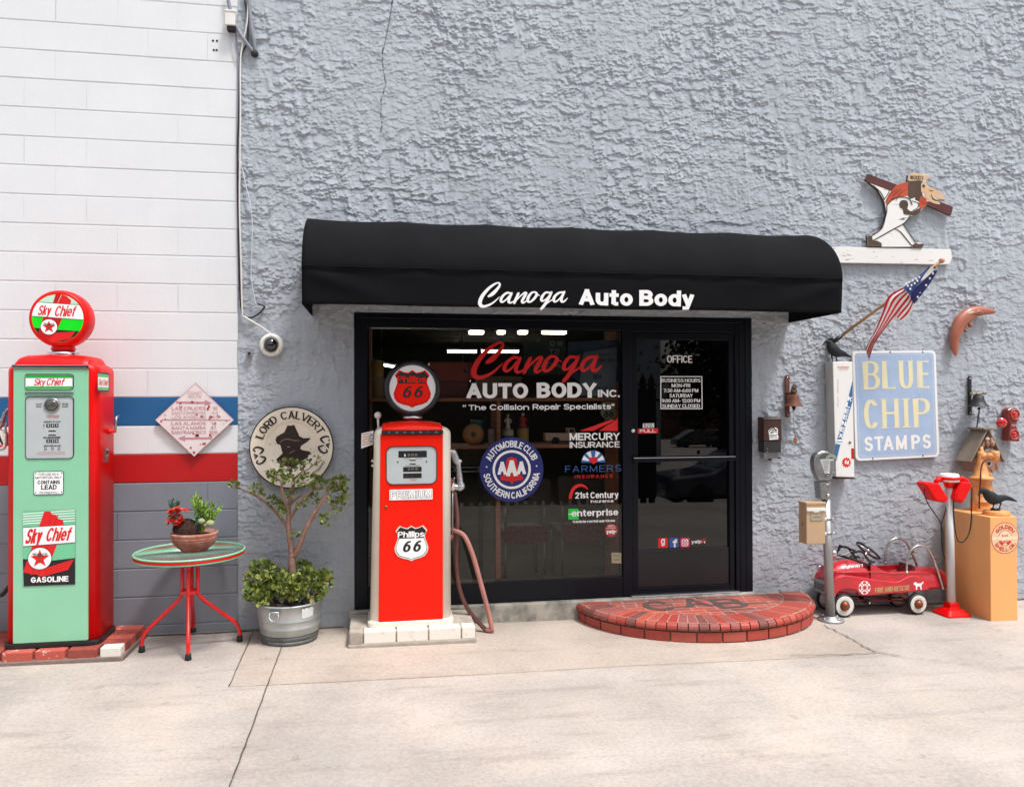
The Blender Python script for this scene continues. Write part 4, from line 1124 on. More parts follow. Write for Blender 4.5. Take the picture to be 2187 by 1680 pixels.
for i in range(92):
    x = -12.3+i*.2; zf = gz(x)-.60; t.prism([Vector((x, -10.76, zf)), Vector((x+.13, -10.76, zf)), Vector((x+.13, -10.76, 2.15)), Vector((x+.065, -10.76, 2.30)), Vector((x, -10.76, 2.15))], (0, .05, 0), FB_)
t.box(-12.3, 6.05, -10.70, -10.66, -.5, 1.95, FB_); t.box(-12.3, 6.05, -10.70, -10.66, 2.02, 2.07, FB_)
tag(t.build("slat_fence"), "long black spiked fence across the drive", "fence")
t = MB(); t.box(11.6, 14.4, -45, -33, -2, 8, mat("pale_building", (.40, .45, .52), .8, var=.2, vscale=1)); tag(t.build("far_building"), "pale building corner showing between the far trees", "building")
t = MB(); BW_ = mat("brown_far_wall", (.13, .07, .045), .8, var=.2, vscale=2); t.box(13, 80, -86, -85, -4, 1.4, BW_); tag(t.build("far_wall"), "long brown wall far across the yard", "wall")
# ================================================================== helpers for things facing the street
def PX(x, y, X):                                             # photo pixel -> plane X = const
    d = ray(x, y); return CAM+d*((X-CAM.x)/d.x)
def ringrect(x0, x1, y0, y1, r, z, n=5): return [Vector((u, v, z)) for u, v in rrect(x0, x1, y0, y1, r, n)]
def frame2(m, M, out, inn, mt, l=0.0):                       # band between two equal outlines
    k = len(out); m.add([M(u, v, l) for u, v in out]+[M(u, v, l) for u, v in inn], [(i, (i+1) % k, k+(i+1) % k, k+i) for i in range(k)], mt)
def panel(m, x0, x1, z0, z1, r, Y, d, mt):                   # plate with rounded corners, front face on plane Y, depth d behind it
    m.prism([Vector((u, Y, v)) for u, v in rrect(x0, x1, z0, z1, r)], (0, d, 0), mt)
def circclip(pts, cx, cy, r):
    ins = lambda p: (p[0]-cx)**2+(p[1]-cy)**2 <= r*r
    def it(p, q):
        lo, hi = (p, q) if ins(p) else (q, p)
        for _ in range(16):
            mid = ((lo[0]+hi[0])/2, (lo[1]+hi[1])/2)
            if ins(mid): lo = mid
            else: hi = mid
        return lo
    dense = []
    for i in range(len(pts)):
        a, b = pts[i-1], pts[i]
        for k in range(10): dense.append((a[0]+(b[0]-a[0])*k/10, a[1]+(b[1]-a[1])*k/10))
    out = clip(dense, ins, it)
    # follow the rim where the outline was cut
    res = []
    for i in range(len(out)):
        a, b = out[i-1], out[i]; ra, rb_ = math.hypot(a[0]-cx, a[1]-cy), math.hypot(b[0]-cx, b[1]-cy)
        if ra > r*.999 and rb_ > r*.999:
            wa, wb = math.atan2(a[1]-cy, a[0]-cx), math.atan2(b[1]-cy, b[0]-cx); d = (wb-wa+PI) % (2*PI)-PI
            for k in range(1, 8): w = wa+d*k/8; res.append((cx+r*math.cos(w), cy+r*math.sin(w)))
        res.append(b)
    return res
LMINT = mat("pale_mint_ink", (.42, .75, .52), .35)
DARKRED = mat("deep_red_ink", (.50, .008, .008), .35)
DIAL = mat("dial_face", (.62, .66, .67), .3, var=.08, vscale=6, coat=.6)
FADE = mat("faded_red_print", (.55, .25, .22), .6)
def badge(m, M, cx, cz, r, l, tr=True):
    m.disc(M, cx, cz, r*1.05, INK, l, 32); m.disc(M, cx, cz, r, VINYL, l+.0004, 32)
    sp = star(cx, cz-r*.02, r*.88, 5, .40); c = (cx, cz-r*.02)
    for i in range(10): m.poly([M(*c, l+.0008), M(*sp[i-1], l+.0008), M(*sp[i], l+.0008)], REDINK)
    text(m, "TEXACO", cx-r*.66, cx+r*.66, cz+r*.24, cz+r*.50, M, INK, wt=(.22, .18), lift=l+.0012)
    text(m, "T", cx-r*.22, cx+r*.22, cz-r*.40, cz+r*.22, M, mat("dark_green_ink", (.03, .08, .03), .5), wt=(.13, .1), lift=l+.0014)

# ================================================================== green and red pump on the left
G1 = zm(0, 720, .28571); G2 = zm(0, 1180, .34511)
gX0, gX1, gYf, gYb = -2.412, -1.852, -.485, -.13
gzb = .118
gp = thing("gas_pump", "tall mint green and red gas pump with round red globe on old bricks", "gas pump", ((gX0+gX1)/2, -.31, gzb))
m = MB(); m.loft([ringrect(gX0-.016, gX1+.014, gYf-.016, gYb+.01, .07, z) for z in (gzb, gzb+.032)], BLACK, smooth=False); m.build("base_skirt", gp, bevel=.006)
zs_ = G1(900, 800, -.35).z
secs = [ringrect(gX0, gX1, gYf, gYb, .06, gzb+.03), ringrect(gX0, gX1, gYf, gYb, .06, zs_-.05)]
for k in range(1, 7):
    a = R_(90*k/6); d = .06*(1-math.cos(a)); secs.append(ringrect(gX0+d, gX1-d, gYf+d*.3, gYb-d*.3, .06, zs_-.05+.055*math.sin(a)))
m = MB(); m.loft(secs, RED); bd = m.build("body", gp)
fxa, fxb = -2.357, -1.908; gF = gYf-.012
ztrim = G1(460, 835, gF).z
m = MB(); panel(m, fxa, fxb, gzb+.034, ztrim, .006, gF, .03, MINT); m.build("front_panel", gp, bevel=.004)
# domed cap between the side shoulders
zc0 = ztrim+.026; zc1 = G1(460, 716, -.31).z
m = MB(); secs = []
for k in range(9):
    t = k/8; y = gF+.004+(gYb-gF-.004)*t; w = math.sin(PI*min(1, max(0, t*1.0)))
    h = zc0-.02+(zc1-zc0+.02)*min(1, (math.sin(PI*t)**.45 if 0 < t < 1 else 0)+.16)
    secs.append([Vector((fxa+.002, y, zc0-.06)), Vector((fxa+.002, y, zc0+(h-zc0)*.35)), Vector((fxa+.012, y, zc0+(h-zc0)*.78)), Vector((fxa+.05, y, h-.004)), Vector(((fxa+fxb)/2, y, h+.006)), Vector((fxb-.05, y, h-.004)), Vector((fxb-.012, y, zc0+(h-zc0)*.78)), Vector((fxb-.002, y, zc0+(h-zc0)*.35)), Vector((fxb-.002, y, zc0-.06))])
m.loft(secs, RED); m.build("top_cap", gp)
m = MB(); m.box(fxa-.001, fxb+.001, gF-.009, gF+.02, ztrim+.003, ztrim+.024, CHROME); m.box(fxa-.004, fxa+.012, gF-.012, gF+.02, ztrim, ztrim+.027, CHROME); m.box(fxb-.012, fxb+.004, gF-.012, gF+.02, ztrim, ztrim+.027, CHROME); m.build("chrome_trim", gp, bevel=.003)
PG_ = plane(gF)
def win(m, z, x0, y0, x1, y1, r, Y, ring, inner, rw=.010, raise_=.006):
    a, b, c, d = rect(z, x0, y0, x1, y1, Y); M = plane(Y)
    o = rrect(a-rw, b+rw, c-rw, d+rw, r+rw); i = rrect(a, b, c, d, r)
    frame2(m, M, o, [(u, v) for u, v in rrect(a-rw*.5, b+rw*.5, c-rw*.5, d+rw*.5, r+rw*.5)], ring, .0004)
    k = len(o); oo = rrect(a-rw*.5, b+rw*.5, c-rw*.5, d+rw*.5, r+rw*.5)
    m.add([M(u, v, .0004) for u, v in oo]+[M(u, v, raise_) for u, v in i]+[M(u, v, .001) for u, v in i], [(q, (q+1) % k, k+(q+1) % k, k+q) for q in range(k)]+[(k+q, k+(q+1) % k, 2*k+(q+1) % k, 2*k+q) for q in range(k)], BLACK)
    m.poly([M(u, v, .001) for u, v in i], inner)
    return a, b, c, d
def bar(m, M, x0, x1, z0, z1, mt, l): m.poly([M(x0, z0, l), M(x1, z0, l), M(x1, z1, l), M(x0, z1, l)], mt)
m = MB(); a, b, c, d = win(m, G1, 232, 888, 665, 1020, .014, gF, MINT, VINYL); h = d-c
bar(m, PG_, a+.004, b-.004, d-h*.20, d-.003, GREEN, .0016); bar(m, PG_, a+.004, b-.004, c+.003, c+h*.17, GREEN, .0016)
bar(m, PG_, a+.004, b-.004, d-h*.23, d-h*.20, INK, .0018); bar(m, PG_, a+.004, b-.004, c+h*.17, c+h*.19, INK, .0018)
w = b-a
text(m, "Sky", a+w*.17, a+w*.40, c+h*.26, c+h*.72, PG_, REDINK, wt=(.135, .12), shear=.26, lift=.002, gap=.05); text(m, "Chief", a+w*.43, a+w*.80, c+h*.26, c+h*.74, PG_, REDINK, wt=(.135, .12), shear=.26, lift=.002, gap=.05)
m.build("name_window", gp, label="lit style window with red Sky Chief lettering", fix=False)
m = MB(); a, b, c, d = rect(G1, 230, 1048, 672, 1068, gF); m.box(a, b, gF-.008, gF+.002, c, d, CHROME); m.build("chrome_bar", gp, bevel=.003)
m = MB(); a, b, c, d = win(m, G1, 235, 1092, 668, 1650, .022, gF, MINT, DIAL); w, h = b-a, d-c
UV = lambda u, v: (a+(u-235)/433*w, d-(v-1092)/558*h)
def dial(m, M, s, x0, y0, x1, y1, mt, **k):
    A = UV(x0, y1); B = UV(x1, y0); text(m, s, A[0], B[0], A[1], B[1], M, mt, lift=.0022, **k)
cc = UV(472, 1167); r = 72/433*w
m.lathe([(r*.6, .0), (r*.9, -.008), (r, -.006), (r*1.02, 0)], (cc[0], gF-.0012, cc[1]), (0, 1, 0), STEEL, 32)
m.lathe([(0, -.012), (r*.5, -.010), (r*.86, -.005)], (cc[0], gF-.0012, cc[1]), (0, 1, 0), mat("sight_glass", (.10, .105, .085), .08, coat=1.0, var=.5, vscale=20), 32)
for x0, x1, ls in ((330, 382, ("GLASS", "MUST", "BE FULL")), (563, 622, ("BEFORE", "& AFTER", "DELIVERY"))):
    for i, s in enumerate(ls): dial(m, PG_, s, x0, 1148+i*14, x1, 1157+i*14, INK, wt=(.2, .18))
dial(m, PG_, "Tokheim", 412, 1260, 535, 1284, FADE, wt=(.16, .14), shear=.3); A = UV(400, 1262); B = UV(555, 1258); bar(m, PG_, A[0]+.02, B[0]-.01, A[1], B[1], FADE, .0022)
dial(m, PG_, "AMOUNT OF SALE", 397, 1310, 552, 1323, INK, wt=(.24, .2)); dial(m, PG_, "GALLONS DELIVERED", 395, 1453, 550, 1468, INK, wt=(.24, .2)); dial(m, PG_, "CENTS PER GALLON", 397, 1529, 552, 1542, INK, wt=(.24, .2))
for (x, y) in ((421, 1335), (460, 1335), (499, 1335), (421, 1476), (460, 1476), (499, 1476)):
    A = UV(x, y+34); B = UV(x+34, y); bar(m, PG_, A[0], B[0], A[1], B[1], INK, .0018); dial(m, PG_, "3" if x < 499 or y < 1400 else "0", x+10, y+7, x+25, y+27, VINYL, wt=(.2, .15))
dial(m, PG_, "$", 396, 1338, 405, 1364, INK, wt=(.16, .12))
for (x0, y0, x1, y1) in ((441, 1396, 508, 1407), (441, 1434, 508, 1445)):
    A = UV(x0, y1); B = UV(x1, y0); bar(m, PG_, A[0], B[0], A[1], B[1], INK, .0018)
for x, s in ((404, "2"), (467, "6"), (526, "5")):
    A = UV(x, 1576); B = UV(x+20, 1550); bar(m, PG_, A[0], B[0], A[1], B[1], INK, .0018); dial(m, PG_, s, x+5, 1554, x+16, 1572, VINYL, wt=(.2, .16))
for y, x0, x1 in ((1590, 345, 595), (1607, 335, 600)):
    A = UV(x0, y+7); B = UV(x1, y); bar(m, PG_, A[0], B[0], A[1], B[1], mat("pink_fine_print", (.62, .40, .38), .6), .0018)
m.build("meter_face", gp, fix=False)
m = MB(); m.poly([PG_(u, v, .0055) for u, v in rrect(a+.001, b-.001, c+.001, d-.001, .020)], glass("meter_glass", (.97, .98, .98), .03)); m.build("meter_pane", gp)
def plate_sign(par, name, z, x0, y0, x1, y1, Y, r, fn, lab, mt=VINYL, edge=INK):
    a, b, c, d = rect(z, x0, y0, x1, y1, Y); m = MB(); M = plane(Y)
    m.prism([M(u, v, .004) for u, v in rrect(a, b, c, d, r)], (0, .004, 0), mt, edge)
    fn(m, M, a, b, c, d); m.build(name, par, label=lab, fix=False)
def f(m, M, a, b, c, d):
    w, h = b-a, d-c; frame2(m, M, rrect(a, b, c, d, .012), rrect(a+.003, b-.003, c+.003, d-.003, .010), INK, .0045)
    for s, x0, x1, y0, y1, wt in (("FOR USE AS A", .17, .84, .83, .92, (.14, .12)), ("MOTOR FUEL ONLY", .06, .94, .69, .78, (.14, .12)), ("CONTAINS", .13, .88, .46, .61, (.2, .17)), ("LEAD", .25, .77, .22, .42, (.2, .17)), ("(TETRAETHYL)", .19, .82, .05, .13, (.14, .12))):
        text(m, s, a+w*x0, a+w*x1, c+h*y0, c+h*y1, M, INK, wt=wt, lift=.0048)
    for x, y in ((.07, .1), (.93, .1), (.07, .91), (.93, .91)): m.disc(M, a+w*x, c+h*y, .004, INK, .005, 8)
plate_sign(gp, "warning_plate", G2, 256, 130, 481, 305, gF, .012, f, "white plate reading CONTAINS LEAD")
def skyart(m, M, U, l, cl=lambda p: p):                       # U maps art pixels of the enamel sign (176..567, 430..980)
    q = lambda pts, mt, dl: (lambda c: m.poly([M(*p, l+dl) for p in c], mt) if len(c) > 2 else None)(cl([U(*p) for p in pts]))
    q([(176, 780), (400, 798), (567, 785), (567, 980), (182, 980)], INK, .0005)
    for i in range(5): q([(176, 447+i*18), (567, 430+i*19), (567, 436+i*19), (176, 454+i*18)], VINYL, .0005)
    q([(178, 875), (335, 436), (382, 436), (390, 460), (240, 885), (205, 885)], REDINK, .0010); q([(225, 895), (375, 455), (425, 462), (435, 490), (292, 895)], REDINK, .0011); q([(285, 905), (432, 490), (475, 500), (484, 545), (352, 880), (310, 905)], REDINK, .0012)
    q([(300, 912), (295, 880), (352, 850), (560, 793), (515, 870), (330, 912)], REDINK, .0014)
    for k in range(3): q([(330+k*4, 868+k*14), (548-k*14, 806+k*20), (546-k*14, 809+k*20), (330+k*4, 873+k*14)], DARKRED, .0016)
    for x0, x1 in ((240, 390), (292, 436)): q([(x0, 888), (x1, 462), (x1+4, 466), (x0+4, 892)], DARKRED, .0016)
    q([(176, 548), (567, 536), (567, 672), (180, 690)], INK, .0018); q([(178, 552), (567, 540), (567, 668), (180, 686)], VINYL, .0020)
m = MB()
A0 = G2(176, 430, gF); A1 = G2(567, 980, gF)
U_ = lambda x, y: (A0.x+(x-176)/391*(A1.x-A0.x), A0.z-(y-430)/550*(A0.z-A1.z))
m.prism([PG_(A0.x, A0.z, .004), PG_(A1.x, A0.z, .004), PG_(A1.x, A1.z, .004), PG_(A0.x, A1.z, .004)], (0, .004, 0), mat("sign_green", (.16, .55, .30), .3, coat=.4), BLACK)
skyart(m, PG_, U_, .0042)
B_ = lambda x, y: U_(x, y)
p0, p1 = U_(188, 668), U_(290, 560); text(m, "Sky", p0[0], p1[0]+.012, p0[1], p1[1], PG_, REDINK, wt=(.135, .12), shear=.26, lift=.0068, gap=.04)
p0, p1 = U_(342, 655), U_(520, 556); text(m, "Chief", p0[0], p1[0]+.004, p0[1], p1[1], PG_, REDINK, wt=(.135, .12), shear=.26, lift=.0068, gap=.04)
cb = U_(303, 780); badge(m, PG_, cb[0], cb[1], abs(U_(390, 780)[0]-cb[0]), .0064)
p0, p1 = U_(236, 956), U_(518, 915); text(m, "GASOLINE", p0[0], p1[0], p0[1], p1[1], PG_, VINYL, wt=(.24, .2), lift=.0060)
m.build("enamel_sign", gp, label="square Sky Chief gasoline sign on the pump's lower front", fix=False)
# side window, crank and slot on the right flank
m = MB(); sX = gX1+.002
MS = lambda y, z, l=0.0: Vector((sX+l, y, z))
pA, pB = PX(G1x := 888*.28571/1.21765, (720+1025*.28571)/1.21765, sX), PX(985*.28571/1.21765, (720+890*.28571)/1.21765, sX)
m.poly([MS(u, v, .002) for u, v in rrect(pA.y, pB.y, pA.z, pB.z, .012)], VINYL); frame2(m, MS, rrect(pA.y-.012, pB.y+.012, pA.z-.012, pB.z+.012, .02), rrect(pA.y, pB.y, pA.z, pB.z, .012), BLACK, .003)
h = pB.z-pA.z; w = pB.y-pA.y
for z0, z1 in ((.82, .97), (.03, .16)): m.poly([MS(pA.y+.005, pA.z+h*z0, .0025), MS(pB.y-.005, pA.z+h*z0, .0025), MS(pB.y-.005, pA.z+h*z1, .0025), MS(pA.y+.005, pA.z+h*z1, .0025)], GREEN)
text(m, "Sky Chief", pA.y+w*.06, pB.y-w*.1, pA.z+h*.30, pA.z+h*.68, MS, REDINK, wt=(.135, .12), shear=.26, lift=.003)
m.build("side_window", gp, fix=False)
m = MB(); c = PX(982*.28571/1.21765, (720+1405*.28571)/1.21765, sX)
m.lathe([(.018, 0), (.018, .02), (.010, .026), (.010, .05)], c, (1, 0, 0), RED, 16); m.tube([c+Vector((.045, 0, -.006)), c+Vector((.05, .005, .075)), c+Vector((.05, .012, .095)), c+Vector((.05, .06, .10))], [.008, .009, .009, .009], STEEL, 8); m.build("crank_handle", gp)
m = MB(); c = PX(965*.28571/1.21765, (720+1625*.28571)/1.21765, sX)
m.box(sX-.002, sX+.008, c.y-.03, c.y+.03, c.z-.045, c.z+.045, STEEL); m.box(sX+.008, sX+.010, c.y-.022, c.y+.022, c.z+.01, c.z+.035, INK); m.build("lock_plate", gp, bevel=.003)
# globe
gc = P(122.5, 679, -.42); gr = .190
m = MB(); m.lathe([(.06, -gr-.035), (.075, -gr-.01), (.062, -gr+.02)], (gc.x, -.32, gc.z), (0, 0, 1), RED, 28); zt_ = gc.z-gr
m.lathe([(.155, .0), (.168, -.004), (.178, .004), (.189, .030), (.192, .075), (.189, .12), (.178, .150), (.160, .158)], (gc.x, -.41, gc.z), (0, 1, 0), RED, 48)
gl_ = m.build("globe", gp)
m = MB(); m.lathe([(.092, 0), (.096, .006), (.096, .026), (.090, .030), (.05, .030)], (gc.x, -.32, zt_-.060), (0, 0, 1), CHROME, 32); m.build("globe_collar", gp)
m = MB(); PF = plane(-.4112); fr_ = .158
m.disc(PF, gc.x, gc.z, fr_, mat("bright_green_glass", (.01, .78, .02), .15, coat=.8), 0, 64)
GU = lambda x, y: (gc.x+(x-520)/250*fr_, gc.z-(y-375)/228*fr_)
CC = lambda pts: circclip([GU(*p) for p in pts], gc.x, gc.z, fr_*.999)
def gq(pts, mt, l):
    c = CC(pts)
    if len(c) > 2: m.poly([PF(u, v, l) for u, v in c], mt)
gq([(200, 100), (800, 100), (800, 250), (200, 218)], LMINT, .0004); gq([(200, 462), (520, 486), (800, 500), (800, 700), (200, 700)], INK, .0004)
for k in range(3): gq([(260, 165+k*18), (800, 172+k*22), (800, 178+k*22), (260, 170+k*18)], VINYL, .0006)
gq([(500, 140), (560, 135), (500, 260), (465, 255)], DARKRED, .0010); gq([(560, 150), (605, 165), (650, 205), (640, 250), (510, 245)], REDINK, .0009)
gq([(380, 360), (565, 372), (505, 500), (430, 600), (320, 560), (345, 480)], DARKRED, .0010); gq([(420, 590), (500, 515), (690, 500), (640, 570), (500, 600)], REDINK, .0012)
gq([(200, 216), (800, 250), (800, 392), (200, 356)], INK, .0014); gq([(200, 220), (800, 254), (800, 388), (200, 352)], VINYL, .0016)
p0, p1 = GU(322, 350), GU(450, 238); text(m, "Sky", p0[0], p1[0]-.004, p0[1], p1[1]-.012, PF, REDINK, wt=(.135, .12), shear=.26, lift=.002, gap=.04)
p0, p1 = GU(482, 358), GU(700, 245); text(m, "Chief", p0[0], p1[0]-.012, p0[1], p1[1]-.008, PF, REDINK, wt=(.135, .12), shear=.26, lift=.002, gap=.04)
cb = GU(435, 460); badge(m, PF, cb[0], cb[1], .050, .0018)
m.build("globe_face", gl_, label="round glass face with Sky Chief emblem", fix=False)
# nozzle, boot and hose on the far flank
m = MB(); c = G1(40, 1290, -.36)
m.tube(cr([G1(75, 1200, -.36), G1(48, 1235, -.36), G1(20, 1310, -.36), G1(-30, 1400, -.36)], 4), [.010]*4+[.013]*4+[.02]*4+[.018], STEEL, 10)
m.tube(cr([G1(58, 1330, -.36), G1(50, 1380, -.36), G1(62, 1480, -.36), G1(40, 1560, -.36), G1(-10, 1575, -.36)], 4), .007, ALU, 8); m.build("nozzle", gp)
m = MB(); q = [G1(*p, -.38) for p in ((-120, 1370), (20, 1400), (50, 1440), (45, 1540), (-120, 1560))]; m.prism(q, (0, .06, 0), WHITE)
q = [G1(*p, -.3805) for p in ((-60, 1420), (0, 1440), (30, 1520), (20, 1535), (-10, 1480), (-60, 1450))]; m.poly(q, INK); q = [G1(*p, -.3805) for p in ((-60, 1540), (-15, 1510), (30, 1545), (-20, 1555))]; m.poly(q, REDINK)
m.build("nozzle_boot", gp, label="white boot with black and red star corner")
m = MB(); m.tube(cr([G2(-200, 1000, -.34), G2(-60, 1085, -.34), G2(0, 1062, -.34), G2(30, 1045, -.34), Vector((gX0+.01, -.32, .56))], 6), .014, RUBBER, 10); m.build("hose", gp)

# ================================================================== brick plinths
OLDB = [mat("old_red_brick", (.46, .085, .06), .8, var=.75, vscale=16, bump=.6, dark=(.70, .62, .56), thr=(.32, .40)), mat("old_dark_brick", (.36, .07, .05), .8, var=.5, vscale=12, bump=.6)]
WB = mat("old_painted_brick", (.70, .66, .58), .7, var=.4, vscale=14, bump=.5, dark=(.44, .10, .07), thr=(.30, .37))
t = thing("brick_plinth", "low plinth of old red bricks with flaking white paint under green pump", "plinth", (-2.2, -.28, .03))
m = MB(); m.box(-2.80, -1.672, -.566, -.012, -.03, .060, MORTD); m.build("mortar_bed", t, bevel=.012)
m = MB(); rb2 = random.Random(5)
x = -2.79; i = 0
while x < -1.70:
    ln = .19; x1 = min(x+ln, -1.682); m.box(x+.006, x1-.006, -.560, -.470, .050, .116, [OLDB[0], OLDB[1], WB, OLDB[1], OLDB[0]][(i+2) % 5]); x += ln+.004; i += 1
for r_ in range(4):
    y0 = -.464+r_*.108; m.box(-1.875, -1.684, y0, y0+.102, .052, .116, [OLDB[1], OLDB[0], OLDB[1], OLDB[0]][r_])
m.box(-2.79, -1.88, -.462, -.02, .05, .114, OLDB[1])
m.build("bricks", t, bevel=.008)

R4 = zm(880, 900, .48835); RC = zm(920, 1080, .14884)
rYf, rYb = -.432, -.08; rzb = .128
t = thing("brick_plinth", "low plinth with a front row of white painted bricks under red pump", "plinth", (.2, -.28, .0))
a, b = P(743, 1385, -.52).x, P(1018, 1372, -.52).x
m = MB(); CONC2 = mat("plinth_concrete", (.46, .40, .34), .9, var=.35, vscale=9, bump=.6); m.box(a, b, -.525, -.058, -.03, .040, CONC2); m.build("concrete_base", t, bevel=.012)
m = MB(); WBR = mat("white_painted_brick", (.80, .76, .68), .6, var=.25, vscale=22, bump=.5, dark=(.62, .55, .47), thr=(.28, .4)); CBR = mat("chipped_brick", (.50, .43, .37), .85, var=.4, vscale=14, bump=.7)
zt_ = .122
m.box(a+.004, b-.004, -.508, -.06, .04, zt_-.012, CONC2)
xs_ = [a+.006]+[R4(v, 1550, -.52).x for v in (132, 308, 480, 655)]+[b-.006]
for i in range(5): m.box(xs_[i]+.005, xs_[i+1]-.005, -.521, -.425, .036, zt_, CBR if i == 0 else WBR)
for i in range(3):
    y0 = -.42+i*.12; m.box(b-.20, b-.008, y0, y0+.112, .036, zt_, CBR); m.box(a+.006, a+.19, y0, y0+.112, .036, zt_, CBR)
m.build("bricks", t, bevel=.006)

# ================================================================== red pump in front of the window
rp = thing("gas_pump", "orange red gas pump with cream sides and black globe by the window", "gas pump", (.19, -.25, rzb))
bX0, bX1 = R4(167, 1440, rYf).x, R4(603, 1440, rYf).x
tX0, tX1 = R4(189, 480, rYf).x, R4(602, 480, rYf).x
zsh = R4(400, 432, rYf).z
a, b = R4(155, 1490, rYf).x, R4(617, 1490, rYf).x
m = MB(); m.loft([ringrect(a, b, rYf-.018, rYb+.012, .06, z) for z in (rzb-.006, rzb+.024)]+[ringrect(a+.014, b-.014, rYf-.006, rYb, .055, rzb+.036)], CREAM, smooth=False); m.build("base_skirt", rp, bevel=.006)
secs = [ringrect(bX0, bX1, rYf, rYb, .062, rzb+.034), ringrect(tX0, tX1, rYf, rYb, .062, zsh-.055)]
for k in range(1, 8):
    w = R_(90*k/7); d = .055*(1-math.cos(w)); secs.append(ringrect(tX0+d, tX1-d, rYf+d*.35, rYb-d*.35, .06, zsh-.055+.055*math.sin(w)))
m = MB(); m.loft(secs, CREAM); m.build("body", rp)
rF = rYf-.010; PRp = plane(rF)
q = [R4(213, 1488, rF), R4(557, 1475, rF), R4(557, 470, rF), R4(224, 470, rF)]
m = MB(); m.prism([Vector((p.x, rF, p.z)) for p in q], (0, .03, 0), ORANGERED); m.build("front_panel", rp, bevel=.005)
ca, cb_ = R4(228, 440, rF).x, R4(559, 440, rF).x; cz0 = R4(400, 447, rF).z; cz1 = R4(400, 392, -.25).z
m = MB(); secs = []
for k in range(11):
    tt = k/10; y = rF-.004+(rYb-rF)*tt; e = math.sin(PI*tt)**.35 if 0 < tt < 1 else 0.0
    hh = cz0+(cz1-cz0)*(.30+.70*e)
    ins_ = .010*(1-e)
    secs.append([Vector((ca+ins_, y, cz0-.02)), Vector((ca+ins_, y, cz0+(hh-cz0)*.35)), Vector((ca+.012+ins_, y, cz0+(hh-cz0)*.66)), Vector((ca+.07, y, hh-.012)), Vector(((ca+cb_)/2, y, hh)), Vector((cb_-.07, y, hh-.012)), Vector((cb_-.012-ins_, y, cz0+(hh-cz0)*.66)), Vector((cb_-ins_, y, cz0+(hh-cz0)*.35)), Vector((cb_-ins_, y, cz0-.02))])
m.loft(secs, ORANGERED); m.build("top_cap", rp)
a, b, c, d = rect(R4, 230, 448, 558, 469, rF-.01); m = MB(); m.box(a, b, rF-.014, rF+.01, c, d, CHROME); M_ = plane(rF-.0142)
bar(m, M_, a+.015, b-.018, c+.004, d-.004, INK, .0004)
w = b-a
for i, ch in enumerate("TOKHEIM"): text(m, ch, a+w*(.10+i*.128), a+w*(.10+i*.128)+.016, c+.008, d-.008, M_, ALU, wt=(.28, .22), lift=.0008)
m.build("name_bar", rp, fix=False)
m = MB(); a, b, c, d = win(m, R4, 257, 535, 522, 732, .045, rF, BLACK, DIAL, .006, .007); w, h = b-a, d-c
UV2 = lambda u, v: (a+(u-575)/875*w, d-(v-540)/662*h)
def d2(s, x0, y0, x1, y1, mt, **k):
    A = UV2(x0, y1); B = UV2(x1, y0); text(m, s, A[0], B[0], A[1], B[1], PRp, mt, lift=.0022, **k)
def b2(x0, y0, x1, y1, mt=INK, l=.0017): A = UV2(x0, y1); B = UV2(x1, y0); bar(m, PRp, A[0], B[0], A[1], B[1], mt, l)
for q in ((780, 612, 1280, 732), (862, 900, 1188, 988), (862, 1014, 1188, 1102), (975, 772, 1082, 792), (975, 840, 1082, 860)): b2(*q)
d2("$", 880, 665, 908, 715, VINYL, wt=(.16, .12))
for x in (945, 1008, 1070): d2("0", x, 665, x+40, 705, mat("dim_digit", (.45, .44, .40), .5), wt=(.16, .12))
for x in (945, 1008): d2("0", x, 920, x+40, 955, _M["dim_digit"], wt=(.16, .12))
b2(1075, 920, 1120, 955, mat("olive_digit", (.16, .18, .05), .5), .002)
for x, ch in ((905, "2"), (1005, "4")): d2(ch, x, 1055, x+26, 1080, mat("dark_digit", (.12, .12, .12), .5), wt=(.16, .12))
d2("THIS", 868, 740, 985, 760, INK, wt=(.2, .18), gap=.4); d2("SALE", 1080, 740, 1200, 760, INK, wt=(.2, .18), gap=.4); d2("GALLONS", 905, 868, 1155, 890, INK, wt=(.2, .18), gap=.4)
d2("Tokheim", 965, 1118, 1090, 1150, FADE, wt=(.14, .12), shear=.3); b2(965, 1112, 1120, 1117, FADE)
for x in (770, 1272): cc = UV2(x, 812); m.disc(PRp, cc[0], cc[1], .006, INK, .002, 12)
m.build("meter_face", rp, fix=False)
m = MB(); m.poly([PRp(u, v, .006) for u, v in rrect(a+.001, b-.001, c+.001, d-.001, .043)], _M["meter_glass"]); m.build("meter_pane", rp)
def f(m, M, a, b, c, d):
    w, h = b-a, d-c
    text(m, "PREMIUM", a+w*.02, b-w*.02, c+h*.13, d-h*.12, M, INK, wt=(.24, .22), lift=.0045); text(m, "PREMIUM", a+w*.02, b-w*.02, c+h*.13, d-h*.12, M, VINYL, wt=(.155, .14), lay=(.24, .22), lift=.0062, clamp=False)
plate_sign(rp, "grade_plate", RC, 625, 1288, 1375, 1470, rF, .003, f, "white plate with outlined letters PREMIUM", edge=VINYL)
